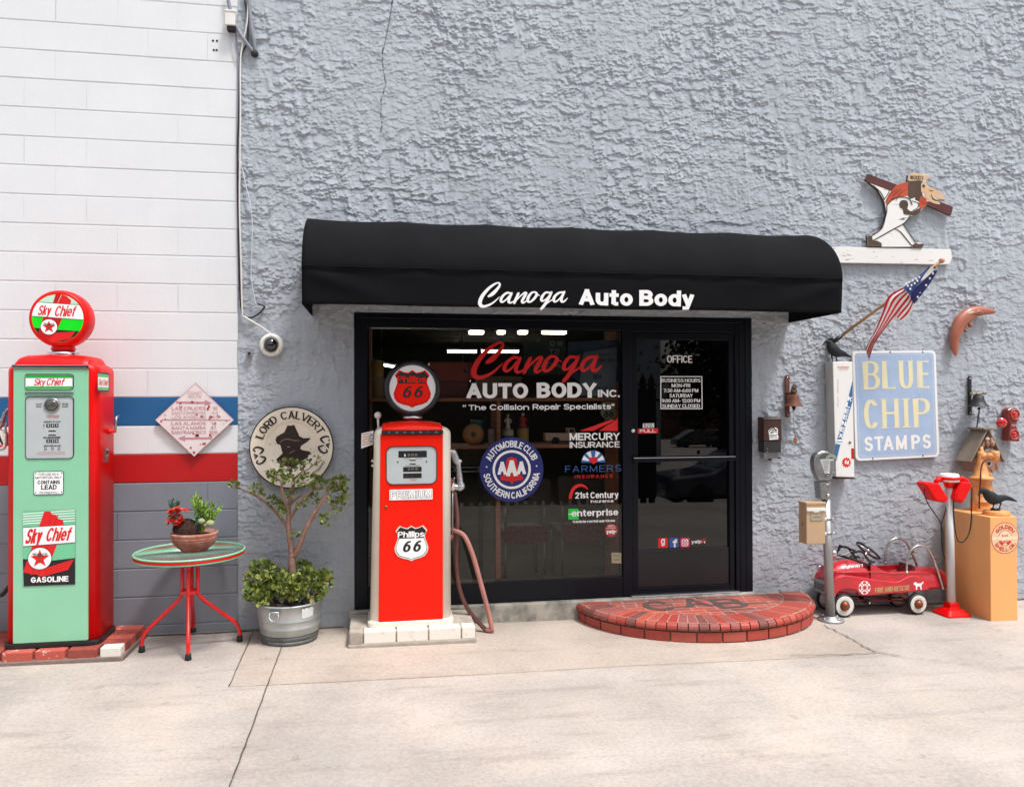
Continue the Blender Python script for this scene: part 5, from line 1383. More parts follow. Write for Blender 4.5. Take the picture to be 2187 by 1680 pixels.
def shield(m, M, cx, cz, w, h, l, top, low, edge, txt, num):
    S = [(-.5, .93), (-.42, 1.0), (-.30, .94), (-.16, .90), (0, .985), (.16, .90), (.30, .94), (.42, 1.0), (.5, .93)]
    right = [(.93, .70), (.80, .50), (.79, .30), (.90, .0), (.99, -.25), (.95, -.50), (.78, -.72), (.50, -.84), (.20, -.90), (0, -1.0)]
    top_ = [(-.78, .88), (-.68, .98), (-.45, .88), (-.22, .84), (0, .98), (.22, .84), (.45, .88), (.68, .98), (.78, .88)]
    pts = top_+right+[(-x, y) for x, y in right[-2::-1]]
    def out(k, mt, dl): 
        v = [M(cx+x*w/2*k, cz+y*h/2*k, dl) for x, y in pts]; c0 = M(cx, cz, dl)
        for i in range(len(v)): m.poly([c0, v[i-1], v[i]], mt)
    out(1.0, edge, l); out(.93, INK, l+.0006); out(.90, low, l+.0010)
    up = [p for p in pts if p[1] > .26]
    order = [(-.79, .30)]+[(-x, y) for x, y in right[1::-1]]+top_+right[:2]+[(.79, .30)]
    v = [M(cx+x*w/2*.90, cz+y*h/2*.90, l+.0014) for x, y in order]; c0 = M(cx, cz+h*.2, l+.0014)
    for i in range(len(v)): m.poly([c0, v[i-1], v[i]], top)
    text(m, "Phillips", cx-w*.40, cx+w*.37, cz+h*.165, cz+h*.33, M, txt, wt=(.22, .16), lift=l+.002, gap=.05, shear=.06)
    for k in (-1, 1): text(m, "6", cx+w*.15*k-w*.12+w*.0, cx+w*.15*k+w*.10, cz-h*.24, cz+h*.07, M, num, wt=(.22, .15), shear=.22, lift=l+.002)
m = MB(); c = R4(389, 1047, rF); wS = abs(R4(480, 1047, rF).x-R4(298, 1047, rF).x); hS = R4(389, 952, rF).z-R4(389, 1143, rF).z
shield(m, PRp, c.x, c.z, wS, hS, .003, INK, VINYL, CREAM, VINYL, INK); m.build("shield_emblem", rp, label="black and white Phillips 66 shield low on the front", fix=False)
m = MB(); c = R4(253, 856, rF); m.lathe([(0, -.005), (.010, -.004), (.012, .002)], (c.x, rF, c.z), (0, 1, 0), mat("brass", (.25, .15, .05), .4, 1.0), 14); m.build("key_lock", rp)
# globe
gc2 = R4(395, 223, -.30); k_ = abs(R4(518, 223, -.30).x-R4(272, 223, -.30).x)/2
m = MB(); m.lathe([(k_*1.0, 0), (k_*1.04, -.012), (k_*1.12, -.010), (k_*1.20, .010), (k_*1.235, .045), (k_*1.22, .09), (k_*1.15, .125), (k_*1.0, .135), (0, .135)], (gc2.x, -.30, gc2.z), (0, 1, 0), mat("globe_black", (.012, .014, .018), .35), 48)
gl2 = m.build("globe", rp)
PF2 = plane(-.3005); m = MB(); m.disc(PF2, gc2.x, gc2.z, k_, mat("globe_white_glass", (.80, .80, .80), .12, coat=.8), 0, 64)
shield(m, PF2, gc2.x-.002, gc2.z-.004, k_*1.64, k_*1.66, .001, INK, ORANGERED, ORANGERED, ORANGERED, INK); m.build("globe_face", gl2, label="round glass face with orange red Phillips 66 shield", fix=False)
zc_ = R4(393, 385, -.25).z; m = MB(); rr_ = .074; m.lathe([(rr_*.92, -.004), (rr_, .0), (rr_, .012), (rr_*.94, .020), (rr_*.70, .030), (rr_*.55, .034)], (gc2.x, -.245, zc_), (0, 0, 1), CHROME, 32); m.build("globe_collar", rp)
# lever with white ball, hanging card
m = MB(); q = [R4(213, 440, -.2), R4(211, 385, -.2)]; m.tube(q, .008, WHITE, 8); m.ball(R4(210, 368, -.2), .026, WHITE); m.build("flag_lever", rp)
m = MB(); c = R4(180, 490, -.30); m.lathe([(.03, -.012), (.03, .012), (.0, .016)], c, (-1, 0, 0), STEEL, 16)
q = [R4(*p, -.30) for p in ((123, 464), (187, 449), (184, 522), (121, 545))]; m.prism(q, (0, .003, 0), WHITE)
for i in range(5):
    y = 470+i*13.5; qq = [R4(*p, -.3008) for p in ((128, y), (172, y-10), (172, y-5), (128, y+5))]; m.poly(qq, FADE)
m.build("price_card", rp, label="white card with faded red print on the left flank")
for y in (610, 636):
    m = MB(); m.ball(R4(182, y, -.3), .010, CREAM, 10, 6); m.build("side_knob", rp)
# nozzle, holder and hose
m = MB(); N = lambda x, y, Y=-.27: RC(x, y, Y)
m.tube(cr([N(1690, 640), N(1735, 640), N(1760, 700), N(1800, 800), N(1830, 830)], 5), [.022]*5+[.026]*5+[.026]*5+[.024]*5+[.02], ALU, 12)
m.tube([N(1800, 800), N(1885, 795)], [.018, .016], CHROME, 12)
m.tube(cr([N(1830, 830), N(1835, 930), N(1845, 1020), N(1850, 1090)], 4), [.017]*4+[.018]*4+[.021]*4+[.022], ALU, 12)
m.tube(cr([N(1855, 1090), N(1860, 1180), N(1880, 1230), N(1820, 1260), N(1740, 1235)], 5), [.022]*5+[.026]*5+[.030]*5+[.024]*5+[.02], ALU, 12)
m.tube(cr([N(1760, 1080), N(1740, 1150), N(1770, 1200)], 4), .007, STEEL, 8); m.build("nozzle", rp)
m = MB(); m.ball(N(1690, 1165, -.33), (.018, .03, .035), mat("maroon_hook", (.22, .04, .045), .5)); m.tube([N(1715, 1180, -.3), N(1725, 1310, -.3)], [.016, .018], CREAM, 10)
m.ball(R4(597, 1018, -.33), (.022, .03, .024), _M["maroon_hook"]); m.tube([R4(608, 750, -.3), R4(608, 1005, -.3)], .006, STEEL, 8); m.build("hose_guide", rp)
HOSE = mat("pink_red_hose", (.52, .22, .185), .6, var=.25, vscale=10); HOSED = mat("brown_red_hose", (.20, .075, .065), .6, var=.35, vscale=10)
def hz(x, y, Y): return R4(x, y, Y)
p = [hz(618, 775, -.27), hz(632, 900, -.27), hz(632, 1020, -.26), hz(628, 1150, -.24), hz(645, 1290, -.22), hz(690, 1400, -.22), hz(745, 1468, -.25), hz(800, 1522, -.30), hz(818, 1520, -.31), hz(800, 1420, -.31), hz(755, 1250, -.31), hz(715, 1110, -.31), hz(670, 1010, -.30), hz(615, 980, -.26), hz(590, 975, -.20)]
pp = cr(p, 7)
for i, v in enumerate(pp):
    if v[2] < gz(v[0])+.022: pp[i] = (v[0], v[1], gz(v[0])+.022)
m = MB(); m.tube(pp[:48], .016, HOSED, 12); m.tube(pp[47:], .0175, HOSE, 12); m.build("hose", rp)
# ================================================================== bistro table and its bowl of succulents
Tx, Ty, Tz, Tr = -1.303, -.375, .690, .352
tb = thing("bistro_table", "round glass topped table on four splayed red tube legs", "table", (Tx, Ty, gz(Tx)))
m = MB(); m.lathe([(0, 0), (Tr-.012, 0), (Tr-.012, .006), (0, .006)], (Tx, Ty, Tz-.008), (0, 0, 1), glass("table_glass", (.84, .85, .85), .03, .15, (.30, .305, .32)), 64); m.build("glass_top", tb)
m = MB()
def rimband(r, z, h, mt): m.lathe([(r-.006, -h/2), (r+.002, -h/2), (r+.006, -h*.2), (r+.006, h*.2), (r+.002, h/2), (r-.006, h/2), (r-.006, -h/2)], (Tx, Ty, z), (0, 0, 1), mt, 72)
rimband(Tr, Tz-.002, .013, MINT); rimband(Tr-.002, Tz-.018, .016, RED); rimband(Tr-.006, Tz-.032, .012, MINT)
m.build("rim", tb)
TR = mat("red_tube_paint", (.72, .008, .008), .25, coat=.4)
feet = [Gz(303, 1392), Gz(402, 1409), Gz(512, 1369), Gz(413, 1352)]
m = MB()
for a in (0, 90): 
    d = Vector((math.cos(R_(a+12)), math.sin(R_(a+12)), 0))*(Tr-.02); c = Vector((Tx, Ty, Tz-.046)); m.tube([c-d, c+d], .010, TR, 8)
m.box(Tx-.055, Tx+.055, Ty-.055, Ty+.055, Tz-.062, Tz-.050, TR)
for s in (-1, 1):
    m.box(Tx-.045, Tx+.045, Ty+s*.045-.006, Ty+s*.045+.006, .405, .425, TR); m.box(Tx+s*.045-.006, Tx+s*.045+.006, Ty-.045, Ty+.045, .405, .425, TR)
m.build("top_frame", tb)
for ft, (dx, dy) in zip(feet, ((-1, -.15), (.0, -1), (1, .15), (0, 1))):
    a = Vector((Tx+dx*.048, Ty+dy*.048, Tz-.06)); b = Vector((a.x, a.y, .40)); z0 = gz(ft.x)
    e = Vector((ft.x, ft.y, z0+.03)); dv = Vector((ft.x-b.x, ft.y-b.y, 0)); k = e-dv*.085+Vector((0, 0, .085))
    path = [a, a.lerp(b, .6), b+Vector((0, 0, .03))]+[tuple(v) for v in cr([b+Vector((0, 0, .03)), b+dv*.05-Vector((0, 0, .025)), b.lerp(k, .5), k-dv*.02+Vector((0, 0, .02)), e+Vector((0, 0, .035)), e], 5)][1:]
    m = MB(); m.tube(path, .0135, TR, 12); lg = m.build("leg", tb)
    m = MB(); m.lathe([(.018, 0), (.021, .004), (.018, .042), (.015, .044)], (ft.x, ft.y, z0), (0, 0, 1), RUBBER, 14); m.build("foot_cap", lg)

Bc = Vector((P(415.3, 1150, Ty).x, Ty, Tz-.001)); 
TERRA = mat("terracotta", (.36, .115, .075), .8, var=.35, vscale=18, bump=.5, dark=(.50, .27, .20), thr=(.32, .62))
bw_ = thing("terracotta_bowl", "ridged terracotta bowl standing on the glass table", "plant pot", tuple(Bc))
prf = [(.07, 0), (.082, .004), (.100, .022)]
for i in range(22):
    t = i/21; prf.append((.102+.046*(1-(1-t)**2.4)+(.0022 if i % 4 in (0, 1) else 0), .024+.088*t))
prf += [(.152, .116), (.152, .128), (.140, .130), (.138, .112)]
m = MB(); m.lathe(prf, Bc, (0, 0, 1), TERRA, 48); m.build("bowl", bw_)
m = MB(); m.lathe([(0, .116), (.08, .115), (.1385, .108)], Bc, (0, 0, 1), mat("potting_soil", (.035, .022, .014), .95, var=.5, vscale=40, bump=1.0), 32); m.build("soil", bw_)
rp_ = random.Random(21)
def ZB(x, y, Y): return zm(330, 950, .47619)(x, y, Y)
# dome cactus with red flowers
DC = mat("brown_cactus", (.075, .032, .024), .9, var=.5, vscale=40, bump=1.0, bscale=90)
FL = [mat("red_flower", (.70, .045, .012), .6, var=.3, vscale=30), mat("deep_red_flower", (.45, .015, .012), .6)]
c = ZB(325, 880, Ty-.03); c.z = Bc.z+.105
t = thing("flowering_cactus", "dark woolly dome cactus topped with red orange flowers", "cactus", tuple(c))
m = MB(); vs = []
m.ball(c+Vector((0, 0, .035)), (.082, .076, .078), DC, 28, 18)
for i in range(1500):
    d = Vector((rp_.gauss(0, 1), rp_.gauss(0, 1), abs(rp_.gauss(0, 1))+.05)).normalized(); b = c+Vector((0, 0, .035))+Vector((d.x*.082, d.y*.076, d.z*.078)); o = d.orthogonal().normalized()
    q = d.cross(o)*rp_.uniform(-1, 1)+o*rp_.uniform(-1, 1); m.add([b+o*.0014, b-o*.0014, b+d*.011+q*.006], [(0, 1, 2)], DC)
m.build("stem", t)
m = MB()
for (fx, fy) in [(226+rp_.random()*112, 778+rp_.random()*92) for _ in range(74)]:
    if math.hypot((fx-345)/62, (fy-880)/66) < .80 or (fx > 305 and fy > 800) or fx+fy < 1015: continue
    for k in range(1):
        b = ZB(fx, fy, Ty-.075+rp_.uniform(-.025, .03)); up = (b-(c+Vector((0, 0, .03)))).normalized(); mt = rp_.choice([FL[0], FL[0], FL[1]])
        o = up.orthogonal().normalized(); w_ = up.cross(o)
        for j in range(9):
            a = 2*PI*j/9+rp_.uniform(-.2, .2); d = (o*math.cos(a)+w_*math.sin(a)); s_ = up.cross(d); L_ = rp_.uniform(.015, .023)
            m.add([b, b+d*L_*.6+s_*.006+up*.007, b+d*L_+up*.009, b+d*L_*.6-s_*.006+up*.007], [(0, 1, 2, 3)], mt)
m.build("flowers", t)
def spiky(name, lab, base, tips, mt, n, ln, wd, seed, spread=.35):
    rg = random.Random(seed); t = thing(name, lab, "succulent", tuple(base)); m = MB(); ms = MB()
    for tp in tips:
        tp = Vector(tp); ms.tube(cr([base, base.lerp(tp, .5)+Vector((0, 0, .01)), tp], 3), .004, mt[-1], 6)
        ax = (tp-base).normalized()
        for k in range(n):
            h = rg.uniform(.30, 1.0)**.8; b = base.lerp(tp, h); o = ax.orthogonal().normalized(); a = rg.uniform(0, 2*PI); d = (ax*(.45+.8*h)+(o*math.cos(a)+ax.cross(o)*math.sin(a))*(1.15-.5*h)).normalized()
            L_ = ln*rg.uniform(.7, 1.1); s_ = d.orthogonal().normalized()*wd; s2 = d.cross(s_).normalized()*wd*.5
            m.add([b-s_*.5, b+s_*.5, b+d*L_*.55+s_, b+d*L_, b+d*L_*.55-s_, b+d*L_*.5+s2], [(0, 1, 5), (1, 2, 5), (2, 3, 5), (3, 4, 5), (4, 0, 5)], rg.choice(mt), False)
    ms.build("stem", t); m.build("leaves", t)
GS = [mat("lime_succulent", (.20, .36, .045), .45, var=.35, vscale=25), mat("mid_green_succulent", (.10, .24, .04), .45), mat("yellow_green_succulent", (.33, .46, .08), .45)]
BS = [mat("blue_green_succulent", (.10, .22, .15), .5, var=.3, vscale=25), mat("dark_blue_succulent", (.05, .13, .095), .5)]
b = ZB(405, 875, Ty); b.z = Bc.z+.105
spiky("green_succulent", "tall lime green pencil leaved succulent at the bowl's back", b, [ZB(x, y, Y) for x, y, Y in ((375, 705, Ty+.02), (362, 735, Ty), (398, 730, Ty+.03), (440, 760, Ty), (470, 765, Ty+.03), (505, 775, Ty), (490, 800, Ty-.04), (430, 800, Ty-.03), (455, 790, Ty+.04), (410, 760, Ty-.02))], GS, 46, .042, .0050, 3)
b = ZB(262, 870, Ty+.05); b.z = Bc.z+.105
spiky("blue_succulent", "small blue green spiky succulent behind the red flowers", b, [ZB(x, y, Ty+.05) for x, y in ((235, 750), (255, 738), (280, 745), (245, 775))], BS, 30, .036, .0045, 4)
b = ZB(385, 870, Ty-.05); b.z = Bc.z+.105
spiky("blue_succulent", "small blue green rosette in the middle of the bowl", b, [ZB(x, y, Ty-.05) for x, y in ((375, 830), (395, 820), (405, 835))], BS, 20, .028, .0045, 5)
PALEC = mat("pale_round_cactus", (.40, .42, .22), .8, var=.4, vscale=60, bump=1.0, bscale=120)
for x, y, r_, lab in ((407, 850, .022, "pale round cactus ball beside the dome cactus"), (455, 862, .026, "larger pale round cactus ball at the bowl's front rim"), (432, 872, .014, "tiny pale cactus pup between the two pale balls")):
    c = ZB(x, y, Ty-.07); c.z = max(c.z, Bc.z+.12); m = MB(); k = 14; ring = []
    for i in range(9):
        a = PI*i/8; ring.append([c+Vector((r_*(1+.10*(j % 2))*math.sin(a)*math.cos(2*PI*j/(2*k)), r_*(1+.10*(j % 2))*math.sin(a)*math.sin(2*PI*j/(2*k)), r_*.9*math.cos(a))) for j in range(2*k)])
    m.loft(ring, PALEC); tag(m.build("round_cactus"), lab, "cactus", "pale round cacti in the bowl")

# ================================================================== zinc wash tub with a jade tree
GALV = mat("galvanised_zinc", (.58, .62, .62), .42, .55, var=.35, vscale=7, stretch=(1, 1, .6)); GALVD = mat("stained_zinc", (.20, .21, .21), .6, .5, var=.5, vscale=12)
Ux, Uy = P(619, 1330, -.235).x, -.235; uz = gz(Ux)
tu = thing("wash_tub", "galvanised wash tub with loop handle planted with a jade tree", "tub", (Ux, Uy, uz))
m = MB()
m.lathe([(.176, .0), (.192, .004), (.196, .03)], (Ux, Uy, uz), (0, 0, 1), GALVD, 56); m.lathe([(.196, .03), (.199, .068)], (Ux, Uy, uz), (0, 0, 1), GALVD, 56)
prf = [(.199, .068), (.203, .070), (.206, .110), (.210, .113), (.211, .118), (.209, .122), (.213, .165), (.217, .168), (.218, .173), (.216, .177), (.226, .272), (.233, .274), (.235, .279), (.232, .284), (.222, .284), (.218, .26)]
m.lathe(prf, (Ux, Uy, uz), (0, 0, 1), GALV, 56); m.build("tub", tu)
m = MB(); m.lathe([(0, .262), (.1, .258), (.219, .25)], (Ux, Uy, uz), (0, 0, 1), _M["potting_soil"], 32); m.build("soil", tu)
def tubpt(ang, z, dr=0): r = .205+(.226-.205)*max(0, (z-.1)/.17)+dr; return Vector((Ux+r*math.cos(R_(ang)), Uy+r*math.sin(R_(ang)), uz+z))
m = MB(); h0, h1 = tubpt(-117, .243, .012), tubpt(-103, .243, .012)
m.tube([tubpt(-119, .247, .008), tubpt(-101, .247, .008)], .008, GALV, 8); m.tube(cr([h0, h0+Vector((-.004, -.014, -.03)), (h0+h1)/2+Vector((0, -.018, -.052)), h1+Vector((.004, -.014, -.03)), h1], 5), .0045, GALV, 8); m.build("handle", tu)
m = MB(); PLB = mat("torn_paper_label", (.74, .76, .77), .7, var=.15, vscale=30)
for i in range(8):
    a0, a1 = -63+i*3, -60+i*3; t0 = .262-(.006 if i % 3 == 1 else 0); m.poly([tubpt(a0, .188+.001*i, .004), tubpt(a1, .189+.001*i, .004), tubpt(a1, t0, .004), tubpt(a0, t0, .004)], PLB)
m.build("paper_label", tu, label="torn white paper label")
BARK = mat("jade_bark", (.36, .20, .155), .8, var=.4, vscale=16, bump=.7, bscale=60)
JL = [mat("jade_leaf", (.15, .215, .035), .4, var=.35, vscale=20, coat=.15), mat("jade_leaf_light", (.34, .38, .09), .4, var=.3, vscale=20, coat=.15), mat("jade_leaf_dark", (.075, .105, .02), .42, coat=.1), mat("jade_leaf_edge", (.22, .17, .05), .45)]
rj = random.Random(8)
def leaves(m, c, rx, ry, rz, n, L_=.026):
    for k in range(n):
        d = Vector((rj.gauss(0, 1), rj.gauss(0, 1), rj.gauss(0, 1))); d.normalize(); s = rj.uniform(.35, 1.0)**.5
        p = c+Vector((d.x*rx, d.y*ry, d.z*rz))*s; d = (d+Vector((0, 0, .45))).normalized(); o = d.orthogonal().normalized()
        a = rj.uniform(0, 2*PI); u = o*math.cos(a)+d.cross(o)*math.sin(a); nn = d.cross(u).normalized(); l = L_*rj.uniform(.7, 1.25); w = l*.40
        dirv = (d*.6+u*.8).normalized(); sd = dirv.cross(nn).normalized(); cup = dirv.cross(sd)*l*.12
        m.add([p, p+dirv*l*.35+sd*w*.8, p+dirv*l*.75+sd*w*.85+cup, p+dirv*l+cup*1.3, p+dirv*l*.75-sd*w*.85+cup, p+dirv*l*.35-sd*w*.8], [(0, 1, 2, 3), (0, 3, 4, 5)], rj.choice([JL[0], JL[0], JL[1], JL[2], JL[0], JL[3] if rj.random() < .3 else JL[1]]), False)
def ZT(x, y, dy=0.0): return ZB(x, y, Uy+dy)
jt = thing("jade_tree", "small branching jade tree with bare pinkish limbs growing from wash tub", "tree", (Ux, Uy, uz+.25))
m = MB()
def limb(pts, r0, r1):
    q = cr([ZT(*p) for p in pts], 6); k = len(q); m.tube(q, [(r0+(r1-r0)*i/(k-1))*rj.uniform(.92, 1.08) for i in range(k)], BARK, 9)
limb([(895, 1300), (905, 1170), (902, 1090), (905, 1030)], .030, .026)
limb([(905, 1040), (895, 980), (885, 900), (882, 830), (885, 770), (905, 680), (912, 610)], .024, .009)
limb([(915, 1040), (940, 990, -.03), (975, 900, -.05), (1020, 810, -.06), (1060, 750, -.05), (1095, 690, -.03)], .022, .010)
limb([(886, 905), (850, 845, .02), (790, 775, .05), (740, 735, .06), (695, 705, .06), (640, 680, .05), (605, 665, .05), (595, 640, .05)], .013, .005)
limb([(882, 800), (862, 740, -.04), (848, 690, -.05), (845, 640, -.05)], .013, .007)
limb([(888, 840, 0), (930, 772, -.04), (975, 715, -.07), (1030, 670, -.06), (1060, 650, -.05)], .013, .006)
limb([(885, 770), (915, 735, -.02), (960, 700, -.04)], .010, .006)
limb([(1095, 690, -.03), (1110, 660, -.02), (1150, 640, 0)], .009, .005); limb([(1075, 730, -.05), (1120, 760, -.03), (1150, 770, -.02)], .008, .005); limb([(1000, 850, -.05), (1040, 820, -.08), (1070, 830, -.09)], .007, .004)
limb([(912, 620), (885, 570, .02), (880, 545, .02)], .007, .004); limb([(912, 620), (950, 585, 0), (1000, 560, .03), (1040, 520, .04)], .006, .003); limb([(845, 640, -.05), (810, 610, -.04), (785, 595, -.03)], .005, .003)
m.build("trunk", jt)
m = MB()
for x, y, dy, rx, rz, n in ((585, 655, .05, 28, 22, 26), (705, 672, .06, 26, 24, 26), (735, 715, .06, 14, 12, 8), (798, 740, .05, 34, 26, 34), (822, 765, .04, 20, 18, 14), (852, 780, -.02, 20, 24, 20), (850, 800, -.01, 14, 16, 10),
    (882, 540, .02, 46, 34, 60), (830, 605, -.04, 56, 30, 60), (790, 598, -.03, 20, 20, 18), (880, 615, -.02, 34, 26, 26), (900, 700, -.03, 24, 18, 18), (985, 625, -.05, 60, 36, 70), (1050, 645, -.05, 44, 38, 56), (1010, 725, -.06, 40, 30, 44), (945, 765, -.05, 26, 18, 18),
    (1160, 640, 0, 48, 40, 70), (1150, 700, -.01, 56, 50, 84), (1155, 760, -.02, 36, 34, 44), (1110, 650, -.02, 30, 26, 28), (1080, 838, -.09, 24, 28, 26), (918, 915, -.04, 20, 20, 18), (1040, 515, .04, 14, 26, 12), (940, 545, .03, 30, 30, 22), (1000, 530, .03, 12, 18, 8)):
    s = .00128; leaves(m, ZT(x, y, dy), rx*s, rx*s*.9, rz*s, int(n*1.2), .029)
m.build("crown", jt)
jb = thing("jade_shrub", "bushy low jade plant spilling over the wash tub's rim", "plant", (Ux, Uy, uz+.25))
m = MB(); low = ((740, 1110, .05, 62, 40, 120), (715, 1165, .0, 66, 44, 120), (705, 1235, -.08, 54, 44, 110), (760, 1200, -.06, 70, 54, 130), (740, 1265, -.13, 50, 30, 80), (840, 1180, -.10, 60, 44, 110), (880, 1215, -.15, 66, 44, 120), (935, 1190, -.14, 54, 44, 100), (920, 1240, -.17, 56, 30, 80), (962, 1105, .05, 40, 38, 70), (985, 1150, -.05, 50, 40, 90), (1040, 1165, -.03, 54, 40, 100), (1075, 1185, .02, 44, 46, 90), (1020, 1230, -.10, 60, 40, 100), (1085, 1140, .05, 24, 20, 24), (830, 1140, .06, 50, 30, 60))
for x, y, dy, rx, rz, n in low:
    leaves(m, ZT(x, y, dy), rx*.00128, rx*.00128, rz*.00128, int(n*1.0), .038)
m.build("foliage", jb)
m = MB()
for x, y, dy, *_ in low: m.tube(cr([Vector((Ux+(ZT(x, y, dy).x-Ux)*.4, Uy+dy*.4, uz+.255)), ZT(x, y+30, dy)], 3), [.009, .006, .005, .004], BARK, 6)
m.build("stem", jb)

# ================================================================== things on the left walls
# round tin plate with hatted head
ZPl = zm(640, 1050, .125); pc = P(623, 955.5, -.05); pr = .300
pl = thing("wall_plate", "big round cream tin plate with dark hatted head silhouette", "sign", (pc.x, -.03, pc.z))
CRM = mat("cream_tin", (.90, .80, .66), .45, var=.14, vscale=5, coat=.2); BRK = mat("dark_brown_ink", (.032, .014, .009), .5, var=.5, vscale=30)
m = MB(); m.lathe([(0, .0), (.178, .0), (.186, -.004), (.196, -.014), (.205, -.016), (pr-.006, -.024)], (pc.x, -.026, pc.z), (0, 1, 0), CRM, 72, caps=False)
m.lathe([(pr-.006, -.0242), (pr, -.023), (pr+.003, -.018), (pr, -.012), (.2, .004), (0, .012)], (pc.x, -.026, pc.z), (0, 1, 0), BRK, 72, caps=False)
PPb, PPr = plane(-.0275), plane(-.0485)
def pu(x, y): return (pc.x+(x-955)/852*pr, pc.z-(y-905)/815*pr)
sil = [(800, 600), (860, 462), (930, 468), (1000, 452), (1030, 520), (1075, 610), (1105, 680), (1190, 722), (1310, 718), (1330, 740), (1260, 800), (1135, 880), (1125, 940), (1180, 965), (1335, 992), (1310, 1005), (1362, 1035), (1290, 1062), (1280, 1110), (1180, 1165), (1100, 1230), (1010, 1310), (900, 1300), (720, 1250), (700, 1215), (640, 1200), (660, 1180), (632, 1140), (760, 1020), (745, 960), (715, 850), (650, 830), (618, 750), (640, 690), (720, 640)]
from mathutils.geometry import tessellate_polygon
def fan(m, M, pts, l, mt):
    tr = tessellate_polygon([[Vector((u, v, 0)) for u, v in pts]])
    m.add([M(u, v, l) for u, v in pts], [tuple(t) for t in tr], mt)
fan(m, PPb, [pu(*p) for p in sil], 0, BRK)
GLD = mat("tan_line", (.30, .20, .13), .6)
brush(m, [[(720, 800, 14), (780, 750, 14), (880, 740, 14), (1000, 765, 14), (1110, 768, 10)], [(905, 1020, 10), (960, 990, 16), (1015, 965, 8)], [(860, 895, 18), (900, 890, 22)]], lambda x, y, l=0: PPb(*pu(x, y), .0012+l), GLD)
q = .092/1
text(m, "LORD", 0, .205, 0, .058, PPr, BRK, wt=(.22, .13), serif=.10, arc=(pc.x, pc.z, .212, 163, 117, 1)); text(m, "CALVERT", 0, .40, 0, .058, PPr, BRK, wt=(.22, .13), serif=.10, arc=(pc.x, pc.z, .212, 109, 26, 1))
def scroll(side):
    o = []
    sx = side
    for up in (1, -1):
        o.append([(sx*.02, up*.012, .010), (sx*.045, up*.03, .014), (sx*.028, up*.052, .014), (sx*.0, up*.062, .012), (sx*-.022, up*.05, .010), (sx*-.014, up*.036, .012)])
        o.append([(sx*.012, up*.010, .006), (sx*.034, up*.018, .008)])
    for k in (-1, 0, 1): o.append([(0, 0, .004), (-.025*sx, k*.016, .010)])
    return o
for cx_, cz_, s, rot in ((278, 1055, 1, -14), (1650, 855, -1, -14)):
    u0, v0 = pu(cx_, cz_); ca_, sa_ = math.cos(R_(rot if s < 0 else 14)), math.sin(R_(rot if s < 0 else 14))
    brush(m, scroll(s), lambda x, y, l=0: PPr(u0+x*ca_-y*sa_, v0+x*sa_+y*ca_, l+.0002), BRK)
text(m, "America's", 0, .16, 0, .022, PPr, BRK, wt=(.12, .10), shear=.4, arc=(pc.x, pc.z, .262, 220, 252, -1)); text(m, "Whiskey", 0, .16, 0, .024, PPr, BRK, wt=(.14, .11), shear=.4, arc=(pc.x, pc.z, .262, 305, 336, -1))
for i in range(10):
    a = rj.uniform(0, 2*PI); r_ = rj.uniform(.10, .175); m.disc(PPb, pc.x+r_*math.cos(a), pc.z+r_*math.sin(a), rj.uniform(.002, .005), BRK, .0004, 7)
m.build("plate", pl, fix=False)
# diamond road sign
dc = [ZB(*p, -.03) for p in ((375, 95), (585, 297), (368, 497), (155, 297))]
DM = mat("faded_white_enamel", (.80, .71, .70), .45, var=.10, vscale=10); RST = mat("crimson_chip", (.48, .06, .09), .7, var=.5, vscale=40); DPK = mat("faded_pink_print", (.50, .24, .27), .6); DPK2 = mat("worn_pink_print", (.62, .42, .43), .6)
dg = thing("road_sign", "faded pinkish diamond road sign hanging on the striped wall", "sign", (dc[0].x, -.03, dc[3].z))
m = MB(); m.prism([Vector((p.x, -.032, p.z)) for p in dc], (0, .012, 0), DM, RST); cD = sum(dc, Vector())/4
for i in range(4):
    a, b = dc[i], dc[(i+1) % 4]; m.prism([Vector((a.x, -.0335, a.z)), Vector((b.x, -.0335, b.z)), Vector((b.x+(cD.x-b.x)*.022, -.0335, b.z+(cD.z-b.z)*.022)), Vector((a.x+(cD.x-a.x)*.022, -.0335, a.z+(cD.z-a.z)*.022))], (0, .002, 0), DPK2)
MD_ = plane(-.0325)
def dt(s, x0, y0, x1, y1, mt): X0, X1, Z0, Z1 = rect(ZB, x0, y0, x1, y1, -.0325); text(m, s, X0, X1, Z0, Z1, MD_, mt, wt=(.17, .15), lift=.0008)
dt("COAST", 330, 142, 412, 158, DPK2); dt("ROUTE", 335, 162, 408, 177, DPK2)
dt("LAS CRUCES", 245, 225, 432, 243, DPK); dt("10", 468, 225, 495, 243, DPK); dt("SANTA BARBARA", 245, 249, 432, 266, DPK2); dt("44", 460, 249, 500, 266, DPK2); dt("LOS ANGELES", 245, 272, 432, 290, DPK2); dt("143", 450, 272, 502, 290, DPK2)
dt("LAS ALAMOS", 243, 307, 432, 325, DPK); dt("14", 458, 307, 490, 325, DPK); dt("SANTA MARIA", 243, 332, 432, 349, DPK); dt("37", 456, 332, 488, 349, DPK); dt("SAN FRANCISCO", 243, 356, 432, 374, DPK); dt("305", 447, 356, 495, 374, DPK)
def dq(pts, mt, l=.0008): fan(m, MD_, [(p.x, p.z) for p in (ZB(*q, -.0325) for q in pts)], l, mt)
dq([(270, 196), (425, 198), (425, 187), (465, 205), (425, 220), (425, 209), (268, 207)], DPK); dq([(278, 398), (318, 382), (318, 393), (455, 391), (455, 378), (466, 378), (466, 402), (318, 404), (318, 413)], DPK); dq([(188, 294), (565, 296), (565, 301), (188, 299)], DPK)
